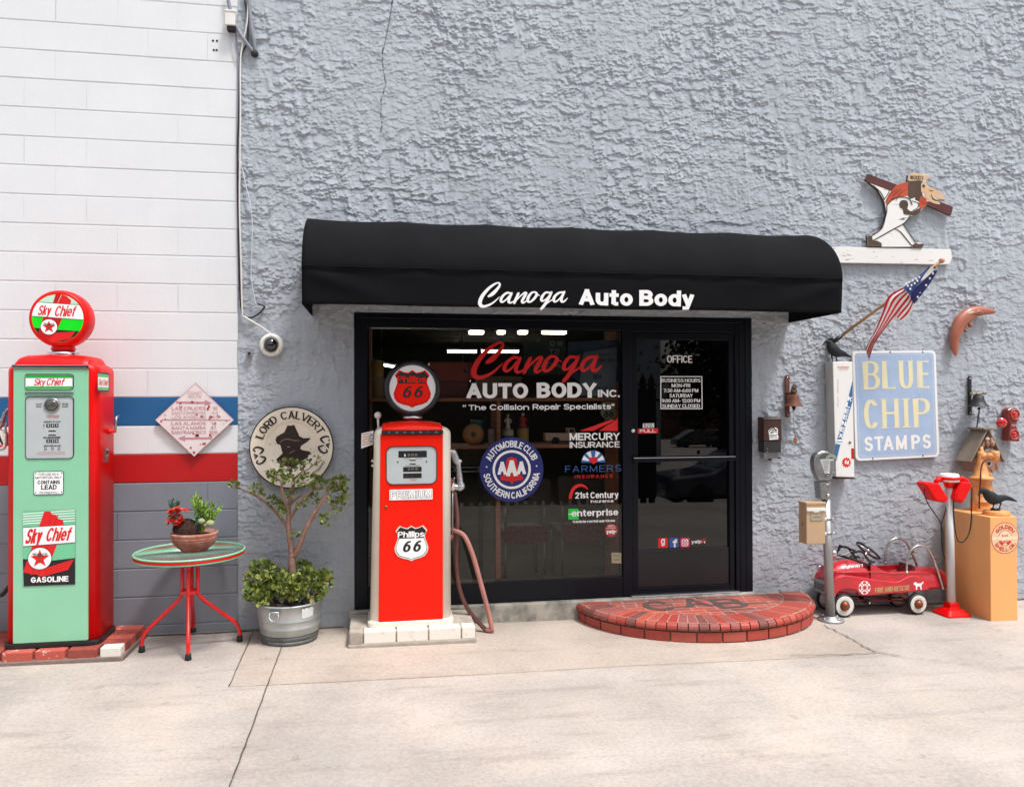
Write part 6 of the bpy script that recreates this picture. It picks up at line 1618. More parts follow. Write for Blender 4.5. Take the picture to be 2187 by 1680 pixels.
for k in range(46):
    a = rj.choice([(372, 200, 20, 14), (378, 378, 26, 12), (440, 290, 60, 30), (530, 300, 30, 40), (200, 296, 22, 22), (370, 470, 20, 24), (290, 215, 10, 10), (450, 225, 14, 10), (420, 430, 30, 20), (480, 390, 40, 40)])
    x, y = a[0]+rj.gauss(0, a[2]*.6), a[1]+rj.gauss(0, a[3]*.6)
    if abs(x-370)/212+abs(y-296)/198 > .93: continue
    p = ZB(x, y, -.0325); r_ = rj.uniform(.003, .011); n_ = 9; fan(m, MD_, [(p.x+r_*rj.uniform(.6, 1.2)*math.cos(2*PI*i/n_), p.z+r_*rj.uniform(.6, 1.1)*math.sin(2*PI*i/n_)) for i in range(n_)], .0012+.00012*(k % 12), RST)
m.build("plate", dg, fix=False)
# dome camera
Z7 = zm(540, 0, .5714); c = zm(540, 0, 260/455)(290, 1570, -.03)
sc = thing("security_camera", "white dome security camera with dark lens on the grey wall", "camera", (c.x, 0, c.z))
rr_ = .085; m = MB(); m.lathe([(rr_*.9, .05), (rr_, .036), (rr_*1.0, .012), (rr_*.90, .0), (rr_*.66, -.004), (rr_*.62, .002)], (c.x, -.05, c.z), (0, 1, 0), WHITE, 40); m.build("housing", sc)
m = MB(); m.lathe([(0, -.040), (rr_*.25, -.038), (rr_*.45, -.028), (rr_*.58, -.012), (rr_*.62, .002)], (c.x, -.05, c.z), (0, 1, 0), mat("smoked_dome", (.006, .006, .007), .05, coat=1.0), 40); m.build("dome", sc)
m = MB()
for a in (90, 210, 330): m.lathe([(0, -.003), (.004, -.003), (.004, .002)], (c.x+rr_*.8*math.cos(R_(a)), -.052, c.z+rr_*.8*math.sin(R_(a))), (0, 1, 0), STEEL, 8)
m.build("screw", sc)
p = zm(540, 0, 260/455)(192, 1608, -.01); m = MB(); m.box(p.x-.022, p.x+.022, -.03, .0, p.z-.022, p.z+.022, mat("wall_grey_metal", (.24, .25, .28), .6)); m.lathe([(.0, -.008), (.010, -.008), (.012, 0)], (p.x, -.03, p.z), (0, 1, 0), INK, 12)
tag(m.build("wall_outlet", bevel=.004), "small grey box on the wall left below the dome camera", "outlet")
# cables
C7 = zm(540, 0, 260/455)
def cable(pts, r, mt, lab, Y=-.02):
    q = []
    for p in pts: q.append(C7(p[0], p[1], p[2] if len(p) > 2 else Y))
    m = MB(); m.tube(cr(q, 6), r, mt, 8); tag(m.build("cable"), lab, "cable")
CW = mat("white_cable", (.70, .69, .66), .5); CB = mat("black_cable", (.015, .015, .018), .5); CG = mat("grey_conduit", (.24, .25, .29), .6); CPALE = mat("pale_blue_cable", (.52, .55, .62), .5)
cable([(190, -40), (184, 30), (178, 110), (160, 200), (149, 285), (149, 500), (147, 720), (145, 950), (152, 1200), (158, 1420), (172, 1443), (235, 1482), (290, 1520, -.03)], .0060, CW, "white cable running down the wall seam to the dome camera", -.03)
cable([(160, -40), (172, 20), (182, 90), (180, 190), (150, 275), (143, 500), (136, 700), (138, 980), (146, 1300), (158, 1425), (195, 1445), (235, 1425), (258, 1395), (238, 1385), (222, 1380)], .0065, CB, "black cable down the wall seam ending in a small loop", -.018)
cable([(150, 735), (170, 830), (193, 930), (203, 1030), (200, 1150), (198, 1260), (215, 1370), (225, 1382)], .0045, CPALE, "pale slack cable bowing out from the wall seam", -.024)
cable([(85, -40), (105, 50), (135, 130), (165, 180), (215, 248, -.012)], .013, CG, "grey conduit curving from the top left into the wall", -.04)
cable([(185, -40), (195, 80), (205, 160), (218, 240, -.012)], .013, CG, "straight grey conduit entering the wall beside the curved one", -.03)
cable([(128, 60), (132, 200), (140, 290), (137, 480), (134, 700)], .007, mat("grey_cable", (.30, .31, .36), .6), "grey cable strapped along the wall seam", -.012)
p = C7(215, 246, 0); m = MB(); m.lathe([(.0, -.03), (.022, -.03), (.026, -.01), (.028, .0)], (p.x, -.0, p.z), (0, 1, 0), mat("black_putty", (.03, .03, .032), .8), 14); tag(m.build("cable_gland"), "dark putty seal where two conduits enter the wall", "seal")
a, b, z0, z1 = rect(C7, 80, 52, 126, 118, -.06); m = MB(); m.box(a, b, -.075, -.005, z0, z1, WHITE); m.box(a-.004, b+.004, -.079, -.06, z1-.01, z1+.004, WHITE); m.box(a+.01, b-.004, -.06, -.01, z0-.03, z0, INK)
tag(m.build("junction_box", bevel=.004), "white junction box at the wall seam near the top", "junction box")
cable([(92, 130), (110, 200), (134, 272)], .004, CPALE, "thin pale wire slanting below the white junction box", -.02)
# ================================================================== right hand wall
A3 = zm(2040, 1140, .29766); R2 = zm(2040, 860, .28486); R3 = zm(2100, 420, .32135); B6 = zm(1940, 900, .2381); Q = zm(2440, 1080, .15475); PCz = zm(2080, 1340, .19204)
RUST = mat("rusty_iron", (.21, .075, .05), .75, .2, var=.5, vscale=20, bump=.5); DKR = mat("dark_rusty_iron", (.075, .035, .028), .7, .3, var=.5, vscale=20, bump=.4)
def poly_up(z, pts, Y): return [Vector((p.x, Y, p.z)) for p in (z(a, b, Y) for a, b in pts)]
# small brown dispenser
a, b, z0, z1 = rect(B6, 195, 790, 390, 1160, -.11)
db = thing("leaflet_box", "small brown metal dispenser with white DENT sticker by the door frame", "dispenser", ((a+b)/2, 0, z0))
zm_ = B6(290, 1030, -.11).z; BM = mat("brown_metal_box", (.085, .035, .028), .5, .2, var=.4, vscale=14); BK2 = mat("black_metal_box", (.03, .028, .028), .5, var=.3, vscale=14)
m = MB(); m.prism([Vector((a, y, z)) for y, z in ((-.11, zm_), (-.11, z1-.012), (-.085, z1+.012), (-.006, z1+.012), (-.006, zm_))], (b-a, 0, 0), BM); m.box(a-.003, b+.003, -.114, -.08, z1-.012, z1-.004, BK2); m.build("upper_case", db, bevel=.003)
m = MB(); m.box(a+.004, b-.004, -.105, -.006, z0, zm_-.003, BK2); m.box(a+.012, b-.03, -.085, -.02, z0-.05, z0, STEEL); m.tube([Vector((b-.03, -.06, z0-.045)), Vector((b+.022, -.06, z0-.047))], .006, BK2, 8); m.ball(((a+b)/2, -.06, z0-.058), .014, BK2, 10, 6)
for y in (1118, 1150):
    c = B6(235, y, -.105); m.lathe([(0, -.003), (.004, -.002), (.004, .002)], (c.x, -.105, c.z), (0, 1, 0), CHROME, 8)
m.build("lower_case", db, bevel=.003)
m = MB(); Md = plane(-.1112); fan(m, Md, [(p.x, p.z) for p in (B6(*q, -.111) for q in ((252, 975), (245, 920), (275, 895), (305, 900), (318, 885), (345, 900), (350, 940), (345, 965), (355, 980), (352, 1015), (258, 1022)))], 0, VINYL)
X0, X1, Z0, Z1 = rect(B6, 258, 962, 346, 985, -.111); text(m, "DENT", X0, X1, Z0, Z1, Md, INK, wt=(.2, .16), lift=.0006)
X0, X1, Z0, Z1 = rect(B6, 258, 992, 346, 1004, -.111); text(m, "REPAIR", X0, X1, Z0, Z1, Md, INK, wt=(.2, .16), lift=.0006)
brush(m, [[(255, 930, 8), (275, 908, 10), (300, 915, 8), (270, 945, 9), (300, 940, 7), (318, 930, 8), (340, 940, 7)], [(312, 905, 16), (330, 915, 16)]], lambda x, y, l=0: (lambda p: Vector((p.x, -.112-l, p.z)))(B6(x, y, -.111)), INK)
m.build("sticker", db, fix=False)

def bell(zz, name, lab, cat, bar_, axis_x, y_arm, cone, Y, mt, brk, tail):
    a, b, z0, z1 = rect(zz, *bar_, -.012); c0 = zz(axis_x, y_arm, Y)
    t = thing(name, lab, cat, (c0.x, 0, c0.z))
    m = MB(); m.prism([Vector((u, -.018, v)) for u, v in rrect(a, b, z0, z1, (b-a)*.4)], (0, .014, 0), brk)
    for v in (z1-.02, z0+.02): m.lathe([(0, -.004), (.006, -.003), (.006, .001)], ((a+b)/2, -.018, v), (0, 1, 0), CHROME, 10)
    m.tube([Vector((a+.008, -.016, c0.z+.005)), Vector((c0.x, Y, c0.z+.005))], .010, brk, 8); m.build("bracket", t)
    zt_ = zz(axis_x, cone[0], Y).z; zb_ = zz(axis_x, cone[1], Y).z; r = (zz(cone[3], cone[1], Y).x-zz(cone[2], cone[1], Y).x)/2; h = zt_-zb_
    m = MB(); m.lathe([(r*.30, h), (r*.48, h*.92), (r*.55, h*.6), (r*.74, h*.22), (r*.98, .004), (r, 0), (r*.94, .0), (r*.7, h*.22), (r*.5, h*.6), (.0, h*.85)], (c0.x, Y, zb_), (0, 0, 1), mt, 32); m.build("bell_cup", t)
    return t, c0, zb_, zt_
t, c0, zb_, zt_ = bell(B6, "wall_bell", "rusty wall bell with little figure on top and leaf pendant", "bell", (430, 315, 472, 775), 522, 520, (527, 655, 430, 615), -.085, RUST, RUST, None)
m = MB(); z = zt_
for (dx, dz, r_) in ((0, .018, .022), (-.012, .03, .016), (.014, .028, .015), (.004, .046, .017), (.016, .052, .010), (-.006, .060, .012), (.0, .076, .009), (.018, .066, .007), (-.014, .052, .009)): m.ball((c0.x+dx, -.085, z+dz), (r_, r_*.8, r_*1.05), mat("bronze_figure", (.12, .055, .025), .6, .4, var=.5, vscale=40), 12, 8)
m.tube([(c0.x, -.085, z-.02), (c0.x, -.085, z+.01)], .012, RUST, 8); m.build("finial", t)
m = MB(); m.tube([(c0.x, -.085, zb_+.03), (c0.x, -.085, zb_-.02)], .006, DKR, 6); m.lathe([(.018, 0), (.010, -.03), (.0, -.036)], (c0.x, -.085, zb_-.0), (0, 0, 1), DKR, 14); m.build("clapper", t)
p1 = B6(535, 985, -.05); m = MB(); m.tube([(c0.x, -.085, zb_-.034), (c0.x+.003, -.07, (zb_+p1.z)/2), tuple(p1)], .0022, STEEL, 6); m.build("chain", t)
m = MB(); fan(m, plane(-.05), [(p.x, p.z) for p in (B6(*q, -.05) for q in ((535, 985), (552, 1005), (555, 1035), (545, 1062), (535, 1066), (520, 1045), (516, 1010)))], 0, mat("copper_leaf", (.33, .12, .06), .5, .3)); o = m.build("pendant", t); md = o.modifiers.new("s", 'SOLIDIFY'); md.thickness = .006
t, c0, zb_, zt_ = bell(R2, "wall_bell", "black wall bell with pale crusted top above the birdhouse", "bell", (1678, 415, 1705, 770), 1770, 575, (585, 690, 1705, 1865), -.095, mat("dark_bell_iron", (.055, .055, .058), .5, .5, var=.4, vscale=14), BLACK, None)
m = MB(); rbm = mat("pale_crust", (.42, .37, .30), .8, var=.7, vscale=40, dark=(.09, .06, .05), thr=(.40, .55)); rg_ = random.Random(4)
for i in range(9): u = (i-4)*.0155; m.ball((c0.x+u, -.095, zt_+.012+rg_.uniform(-.004, .006)), (.016, .018, .013), rbm, 10, 6)
m.build("finial", t)
m = MB(); q = [R2(1776, 700, -.095), R2(1778, 730, -.09), R2(1768, 800, -.10), R2(1752, 905, -.12)]; m.tube(q, [.004, .006, .006, .004], BLACK, 8); m.ball(R2(1777, 710, -.095), (.012, .012, .014), BLACK, 10, 8); m.build("pull_cord", t)

# ---- crow builder
CROW = mat("black_crow", (.022, .024, .028), .65, var=.4, vscale=30, bump=.3, spec=.3)
def crow(zz, Y, secs, legs, feet_z, name_lab, beak=True):
    """secs: (x, y, half height px, half width px) along the bird from beak tip to tail"""
    p0 = zz(secs[0][0], secs[0][1], Y); s1 = (zz(100, 0, Y)-zz(0, 0, Y)).x/100
    t = thing("crow_figure", name_lab, "crow figure", tuple(Vector((zz(legs[0][0], legs[0][1], Y).x, Y, feet_z))))
    q = cr([(a, b, c, d) for a, b, c, d in secs], 4); m = MB()
    path = [zz(a, b, Y) for a, b, c, d in q]; m.tube(path, [(max(.0008, c*s1), max(.0008, d*s1)) for a, b, c, d in q], CROW, 18, up=(0, 0, 1)); m.build("body", t)
    for i, (x, y, x2, y2) in enumerate(legs):
        dy = -.012 if i else .012; a = zz(x, y, Y)+Vector((0, dy, 0)); b = zz(x2, y2, Y)+Vector((0, dy, 0)); b.z = feet_z+.004
        m = MB(); m.tube([a, a.lerp(b, .5), b], [.008, .0045, .004], CROW, 8)
        for k in (-.6, 0, .6, PI): m.tube([b, b+Vector((-.022*math.cos(k), -.022*math.sin(k), -.001))], [.004, .002], CROW, 6)
        m.build("leg", t)
    return t
# ---- tissue vending machine
kF = -.125; kq = poly_up(R2, ((441, 281), (622, 281), (641, 1338), (470, 1332)), kF)
KW = mat("white_machine_paint", (.80, .80, .78), .35, var=.10, vscale=7, coat=.3, dark=(.62, .52, .40), thr=(.22, .34)); KS = mat("grey_machine_side", (.52, .53, .52), .5, var=.2, vscale=5)
kc = thing("tissue_dispenser", "tall narrow white tissue vending machine with slanted blue band", "vending machine", (kq[2].x, 0, kq[2].z))
m = MB(); m.prism(kq, (0, .119, 0), KW, KS); m.build("case", kc, bevel=.006)
Mk = lambda x, y, l=0.0: (lambda p: Vector((p.x, kF-.0012-l, p.z)))(R2(x, y, kF-.0012))
m = MB(); KB = mat("slate_blue_print", (.035, .15, .33), .45, var=.12, vscale=10)
m.poly([Mk(*q) for q in ((622, 455), (623, 640), (520, 1000), (474, 1190), (462, 1180), (460, 1060), (500, 930))], KB)
for i, ch in enumerate("KLEENEX"):
    x, y = 597-i*(597-514)/6, 622+i*(955-622)/6; p = R2(x, y, kF); s = .020
    ca, sa = math.cos(R_(-13)), math.sin(R_(-13))
    text(m, ch, -s*.9, s*.9, -s, s, lambda u, v, l=0: Vector((p.x+u*ca-v*sa, kF-.0012-l, p.z+u*sa+v*ca)), VINYL, wt=(.24, .2), lift=.0006)
PINKT = mat("pale_red_print", (.62, .30, .27), .6)
for i, ch in enumerate("POCKET PACK"):
    if ch != ' ':
        p = R2(489, 452+i*23, kF); text(m, ch, p.x-.006, p.x+.006, p.z-.007, p.z+.007, plane(kF-.0012), PINKT, wt=(.18, .16), lift=.0004)
X0, X1, Z0, Z1 = rect(R2, 482, 325, 590, 338, kF); text(m, "THE ANSWER MAN CO", X0, X1, Z0, Z1, plane(kF-.0012), mat("orange_red_print", (.70, .26, .18), .6), wt=(.2, .18), lift=.0004)
X0, X1, Z0, Z1 = rect(R2, 500, 348, 575, 357, kF); text(m, "DEPOSIT 5 CENTS", X0, X1, Z0, Z1, plane(kF-.0012), PINKT, wt=(.2, .18), lift=.0004)
p = R2(502, 1012, kF); Mk2 = plane(kF-.0016); m.poly([Mk2(p.x+.036*math.cos(2*PI*i/24), p.z+.020*math.sin(2*PI*i/24)) for i in range(24)], VINYL); text(m, "TISSUES", p.x-.028, p.x+.028, p.z-.006, p.z+.006, Mk2, KB, wt=(.2, .18), lift=.0006)
p = R2(566, 1200, kF); st = star(p.x, p.z, .045, 11, .72); fan(m, Mk2, st, 0, REDINK); text(m, "5¢", p.x-.020, p.x+.022, p.z-.014, p.z+.018, Mk2, VINYL, wt=(.22, .16), shear=.15, lift=.0006)
m.poly([Mk(*q) for q in ((609, 1072), (633, 1072), (636, 1168), (612, 1168))], DARKRED)
m.build("printed_front", kc, fix=False)
c = R2(597, 1017, kF); m = MB(); m.lathe([(0, -.008), (.010, -.006), (.011, .001)], (c.x, kF, c.z), (0, 1, 0), mat("brass_lock", (.30, .18, .12), .4, .8), 14); m.build("lock", kc)
a, b, z0, z1 = rect(R2, 462, 1334, 640, 1350, kF+.02); m = MB(); m.box(a+.004, b-.004, kF+.012, -.02, z0, z1, mat("dark_tray", (.05, .03, .028), .6)); m.build("tray", kc)
kz = kq[0].z
crow(R2, -.075, [(345, 140, 1, 1), (365, 112, 7, 6), (385, 100, 16, 13), (412, 110, 25, 20), (430, 150, 44, 32), (455, 180, 48, 36), (490, 200, 40, 32), (530, 208, 26, 24), (570, 222, 14, 18), (606, 238, 6, 14)], ((440, 218, 445, 280), (462, 218, 470, 280)), kz, "black crow figure standing on top of the tissue machine")

# ---- blue trading stamp sign
bF = -.030; bq = poly_up(R2, ((620, 183), (1380, 178), (1415, 1148), (652, 1187)), bF)
def bl(u, v):                                                # position on the sign: u across, v up, 0..1
    lo = bq[3].lerp(bq[2], u); hi = bq[0].lerp(bq[1], u); p = lo.lerp(hi, v); return p
Mb = lambda u, v, l=0.0: bl(u, v)+Vector((0, -l, 0))
def rr01(i, r, asp=1.27): return [(x, y) for x, y in ((a, b/asp) for a, b in rrect(i, 1-i, i, asp-i, r))]
SBL = mat("sign_pale_blue", (.31, .42, .62), .45, var=.16, vscale=8, dark=(.40, .50, .66), thr=(.30, .70)); SCR_ = mat("sign_cream", (.78, .72, .46), .45, var=.08, vscale=10); SWH = mat("sign_white", (.82, .81, .78), .4, var=.2, vscale=16, dark=(.42, .20, .11), thr=(.20, .24)); SLB = mat("sign_line_blue", (.58, .66, .78), .45)
bs = thing("stamp_sign", "pale blue metal sign reading BLUE CHIP STAMPS", "sign", tuple((bq[0]+bq[2])/2))
m = MB(); m.prism([Mb(u, v) for u, v in rr01(0, .055)], (0, .016, 0), SWH); o = rr01(.028, .040); m.poly([Mb(u, v, .0008) for u, v in o], SBL)
frame2(m, Mb, rr01(.045, .03), rr01(.050, .028), SLB, .0012)
def bt(s, x0, x1, y0, y1, mt, **k): text(m, s, x0, x1, y0, y1, lambda u, v, l=0: Mb(u, v, .0016+l), mt, **k)
# letters in sign coordinates, one by one so that widths follow the sign
for s, x0, x1 in (("B", .120, .315), ("L", .345, .505), ("U", .545, .712), ("E", .770, .912)): bt(s, x0, x1, .645, .905, SCR_, wt=(.20, .075), serif=.055)
for s, x0, x1 in (("C", .110, .285), ("H", .325, .525), ("I", .555, .665), ("P", .705, .905)):
    if s == "I": bt(s, .588, .640, .285, .555, SCR_, wt=(.195, .075), serif=.085)
    else: bt(s, x0, x1, .285, .555, SCR_, wt=(.20, .075), serif=.055 if s != "C" else .0)
for i, (s, x0, x1) in enumerate((("S", .105, .205), ("T", .222, .330), ("A", .330, .450), ("M", .480, .610), ("P", .700-.035, .770), ("S", .800, .900))): bt(s, x0, x1, .082, .215, SWH, wt=(.24, .17))
for y0, x, h in ((.60, .78, .30), (.52, .80, .12), (.83, .70, .12), (.88, .88, .06)): m.add([Mb(x, y0, .0024), Mb(x+.006, y0, .0024), Mb(x+.004, y0+h, .0024), Mb(x-.002, y0+h, .0024)], [(0, 1, 2, 3)], SLB)
m.build("plate", bs, fix=False)
m = MB()
for u, v in ((.84, .985), (.20, .015), (.80, .018), (.45, .985)): c = bl(u, v); m.lathe([(0, -.004), (.006, -.003), (.007, .001)], (c.x, bF, c.z), (0, 1, 0), RUST, 10)
m.build("nail", bs)

# ---- wooden cutout of a striding figure on a white board
cw = thing("wooden_cutout", "painted wooden cutout of stooping striding figure carrying a red plank", "cutout", tuple(R3(1000, 760, -.03)))
WPL = mat("flaking_white_wood", (.80, .79, .77), .7, var=.5, vscale=34, stretch=(.25, 1, 1.6), dark=(.10, .075, .06), thr=(.33, .37)); WDK = mat("dark_stained_wood", (.055, .030, .020), .7, var=.5, vscale=14, stretch=(1, 1, .4), dark=(.09, .055, .03)); PLK = mat("oxblood_plank", (.115, .022, .020), .6, var=.5, vscale=14, stretch=(.4, 1, 1)); ORG = mat("orange_red_shirt", (.58, .075, .022), .6, var=.35, vscale=16); FACE = mat("tan_wood_paint", (.68, .45, .27), .6, var=.12, vscale=20)
m = MB(); q = poly_up(R3, ((150, 688), (1160, 709), (1170, 780), (1150, 828), (1090, 832), (150, 816)), -.036); m.prism(q, (0, .026, 0), WPL); m.build("base_board", cw, bevel=.002)
cF = -.042; Mc = lambda x, y, l=0.0: (lambda p: Vector((p.x, cF-l, p.z)))(R3(x, y, cF))
def cut(m, pts, mt, l, sm=0):
    if sm: pts = [(a, b) for a, b in cr(pts, sm, True)]
    fan(m, lambda u, v, q: Vector((u, cF-q, v)), [(p.x, p.z) for p in (R3(a, b, cF) for a, b in pts)], l, mt)
outline = [(470, 150), (492, 102), (720, 188), (810, 165), (815, 110), (860, 95), (935, 97), (985, 112), (990, 130), (955, 155), (965, 195), (1060, 240), (1112, 300), (1112, 318), (1070, 322), (1178, 368), (1160, 438), (965, 350), (915, 400), (880, 440), (830, 445), (770, 508), (870, 655), (945, 662), (925, 702), (850, 698), (845, 690), (600, 690), (600, 686), (488, 684), (482, 602), (525, 596), (600, 540), (640, 430), (625, 330), (570, 230), (500, 170)]
m = MB(); m.prism([Mc(a, b) for a, b in outline], (0, .024, 0), WPL, WDK)
cut(m, [(470, 150), (492, 102), (728, 190), (690, 245), (480, 165)], PLK, .0012); cut(m, [(875, 278), (900, 270), (960, 325), (1070, 325), (1178, 368), (1160, 438), (965, 350), (870, 310)], PLK, .0012)
cut(m, [(720, 190), (810, 165), (815, 275), (740, 290), (660, 330), (640, 350), (628, 325), (660, 260)], ORG, .0016); 
for x0 in (665, 700, 740): brush(m, [[(x0-25, 320, 4), (x0, 270, 5), (x0+60, 225, 4)]], lambda x, y, l=0: Mc(x, y, .0022+l), PLK)
cut(m, [(812, 150), (925, 158), (965, 190), (925, 250), (940, 300), (905, 330), (870, 290), (830, 305), (812, 280)], WDK, .0018)
cut(m, [(815, 112), (860, 97), (935, 98), (948, 150), (822, 160)], FACE, .0024); cut(m, [(945, 108), (988, 118), (990, 130), (952, 150)], FACE, .0024)
X0, X1, Z0, Z1 = rect(R3, 828, 116, 938, 150, cF); text(m, "WOODY", X0, X1, Z0, Z1, plane(cF), INK, wt=(.16, .14), lift=.0030)
cut(m, [(918, 190), (935, 162), (960, 168), (965, 200), (945, 240), (922, 250)], FACE, .0024, 3); m.disc(plane(cF), R3(938, 200, cF).x, R3(938, 200, cF).z, .014, WDK, .003, 12)
cut(m, [(960, 205), (1050, 235), (1110, 295), (1108, 316), (1020, 290), (1070, 335), (1060, 348), (990, 325), (945, 270)], FACE, .0026, 3)
brush(m, [[(1000, 270, 5), (1010, 300, 8), (1040, 315, 10), (1108, 312, 5)], [(985, 232, 5), (1000, 240, 6), (1015, 236, 4)]], lambda x, y, l=0: Mc(x, y, .0032+l), INK)
cut(m, [(900, 340), (915, 285), (940, 285), (965, 320), (950, 365), (915, 385)], ORG, .0030, 3); 
for y in (300, 318, 336): brush(m, [[(915, y, 3), (940, y+6, 3), (958, y+14, 3)]], lambda x, y, l=0: Mc(x, y, .0040+l), PLK)
cut(m, [(742, 340), (760, 315), (800, 318), (815, 350), (808, 385), (850, 405), (915, 375), (905, 415), (870, 440), (825, 432), (780, 425), (770, 385), (748, 372)], WDK, .0028, 3)
cut(m, [(484, 604), (520, 598), (528, 645), (560, 640), (598, 660), (600, 684), (490, 682)], WDK, .0020); cut(m, [(845, 680), (875, 658), (900, 668), (945, 663), (925, 700), (855, 698)], WDK, .0020)
BL_ = lambda x, y, l=0: Mc(x, y, .0026+l)
brush(m, [[(530, 640, 7), (620, 590, 8), (700, 545, 8), (780, 500, 8), (830, 440, 8)], [(705, 545, 6), (750, 570, 8), (800, 630, 8), (850, 690, 7)], [(770, 505, 7), (820, 580, 7), (870, 655, 7)], [(640, 355, 7), (700, 300, 7), (780, 290, 8), (825, 310, 8), (845, 350, 8)], [(845, 320, 6), (895, 340, 6), (890, 375, 6), (850, 400, 6)], [(530, 195, 7), (590, 250, 7), (620, 310, 7)], [(660, 240, 6), (640, 280, 6), (615, 310, 6)], [(525, 598, 7), (600, 540, 7), (630, 450, 7), (640, 400, 7), (640, 355, 7)]], BL_, INK)
m.build("figure", cw, fix=False)

# ---- flag on its pole
fg = thing("flag", "American flag drooping from a slanted wooden pole below the cutout", "flag", tuple(R3(215, 1450, -.10)))
PLm = mat("pole_wood", (.42, .23, .10), .5, var=.3, vscale=20)
fpa, fpb = R3(215, 1455, -.07), R3(1075, 812, -.34)
m = MB(); m.tube([fpa, fpb], .012, PLm, 12); m.ball(fpb+(fpb-fpa).normalized()*.015, .022, mat("pink_finial", (.52, .26, .18), .5), 14, 10); m.build("pole", fg)
m = MB(); c = fpa; m.lathe([(.018, -.03), (.018, .07), (.015, .072)], c, (fpb-fpa), BLACK, 14); m.box(c.x-.02, c.x+.02, -.03, -.004, c.z-.05, c.z+.03, BLACK); m.tube([c, Vector((c.x, -.02, c.z-.01))], .012, BLACK, 8); m.build("bracket", fg)
FR_ = mat("flag_red", (.62, .012, .022), .75, var=.25, vscale=16); FW = mat("flag_white", (.82, .80, .79), .75, var=.12, vscale=16); FBL = mat("flag_blue", (.030, .075, .25), .75, var=.3, vscale=16); FBD = mat("flag_deep_blue", (.012, .020, .115), .75)
def cloth(m, left, right, ns, Y0, Y1, amp, mts, steps=18, phase=0.0, folds=2.0):
    """strips of cloth between two traced edges"""
    L_ = cr(left, 6); R__ = cr(right, 6)
    def samp(c, t): f = t*(len(c)-1); i = min(len(c)-2, int(f)); k = f-i; return (c[i][0]*(1-k)+c[i+1][0]*k, c[i][1]*(1-k)+c[i+1][1]*k)
    sub = 4; rows = []
    for i in range(steps+1):
        t = i/steps; a = samp(L_, t); b = samp(R__, t); r = []
        for j in range(ns*sub+1):
            u = j/(ns*sub); Y = Y0+(Y1-Y0)*t+amp*math.sin(folds*2*PI*u+phase+t*1.5)*(.4+.6*t); r.append(R3(a[0]+(b[0]-a[0])*u, a[1]+(b[1]-a[1])*u, Y))
        rows.append(r)
    n = ns*sub+1
    for j in range(n-1):
        vs = [p for r in rows for p in (r[j], r[j+1])]; m.add(vs, [(2*i, 2*i+1, 2*i+3, 2*i+2) for i in range(steps)], mts[(j//sub) % len(mts)], True)
m = MB()
cloth(m, [(770, 1020), (655, 1090), (610, 1210), (545, 1370), (500, 1450), (468, 1522)], [(830, 1085), (812, 1120), (740, 1210), (675, 1290), (600, 1390), (540, 1480), (498, 1605)], 7, -.290, -.15, .014, [FR_, FW], folds=2.5)
cloth(m, [(835, 1095), (800, 1140), (745, 1200), (710, 1255)], [(862, 1152), (845, 1205), (815, 1255), (765, 1290)], 5, -.265, -.225, .010, [FW, FR_], 10, 1.0, 1.0)
cloth(m, [(985, 850), (960, 872), (880, 945), (772, 1018)], [(1018, 868), (930, 965), (880, 1010), (830, 1083)], 3, -.352, -.296, .005, [FBL], 12, .5, 1.2)
cloth(m, [(1025, 880), (940, 960), (860, 1030), (832, 1085), (838, 1110)], [(1052, 885), (1000, 975), (945, 1050), (890, 1120), (862, 1154)], 3, -.345, -.27, .004, [FBD], 12, .2, 1.0)
cl_ = m.build("flag_cloth", fg, fix=False)
m = MB(); q = [R3(*p) for p in ((1000, 848, -.362), (1052, 858, -.362), (945, 950, -.352), (912, 968, -.348), (935, 930, -.350))]; m.poly(q, mat("flag_header", (.62, .58, .52), .7)); c = R3(1030, 857, -.364); m.lathe([(.006, 0), (.010, 0), (.010, .002)], (c.x, -.3645, c.z), (0, 1, 0), INK, 12); m.build("header_tape", fg, fix=False)
m = MB()
def st_(x, y, Y, r=.0135): p = R3(x, y, Y); fan(m, plane(Y), star(p.x, p.z, r, 5, .45, 90+20), 0, FW)
for x, y in ((880, 950), (905, 935), (850, 962), (822, 975), (868, 985), (842, 1000), (812, 1005), (832, 1030), (890, 965), (800, 985)): st_(x, y, -.296-.056*(x-800)/190-.008)
for x, y in ((990, 945), (940, 975), (922, 1020), (910, 1055), (880, 1045), (860, 1082), (892, 1095), (960, 1000), (1015, 905)): st_(x, y, -.27-.075*(x-845)/190-.010)
m.build("stars", fg, fix=False)

# ---- terracotta crescent
CRES = mat("terracotta_glaze", (.44, .135, .08), .42, var=.25, vscale=14, coat=.25)
m = MB(); s1 = .2639/252
q = cr([(1200, 1572, 8), (1192, 1520, 28), (1188, 1450, 38), (1205, 1370, 48), (1245, 1290, 56), (1310, 1235, 54), (1380, 1210, 42), (1450, 1210, 30), (1500, 1215, 18), (1522, 1218, 6)], 6)
m.tube([R3(a, b, -.045) for a, b, c in q], [(max(.002, c*s1), max(.002, c*s1*.8)) for a, b, c in q], CRES, 20)
mo = thing("terracotta_crescent", "orange terracotta crescent moon ornament high on the grey wall", "ornament", tuple(R3(1250, 1300, -.02)))
m.build("crescent", mo)
m = MB(); m.tube([R3(x, y, -.085) for x, y in ((1290, 1240), (1320, 1225), (1350, 1215))], [.006, .011, .004], mat("cream_chip", (.68, .52, .40), .7, var=.5, vscale=30), 10); m.tube([R3(x, y, -.08) for x, y in ((1345, 1230), (1385, 1212), (1425, 1222))], [.004, .012, .004], CRES, 10)
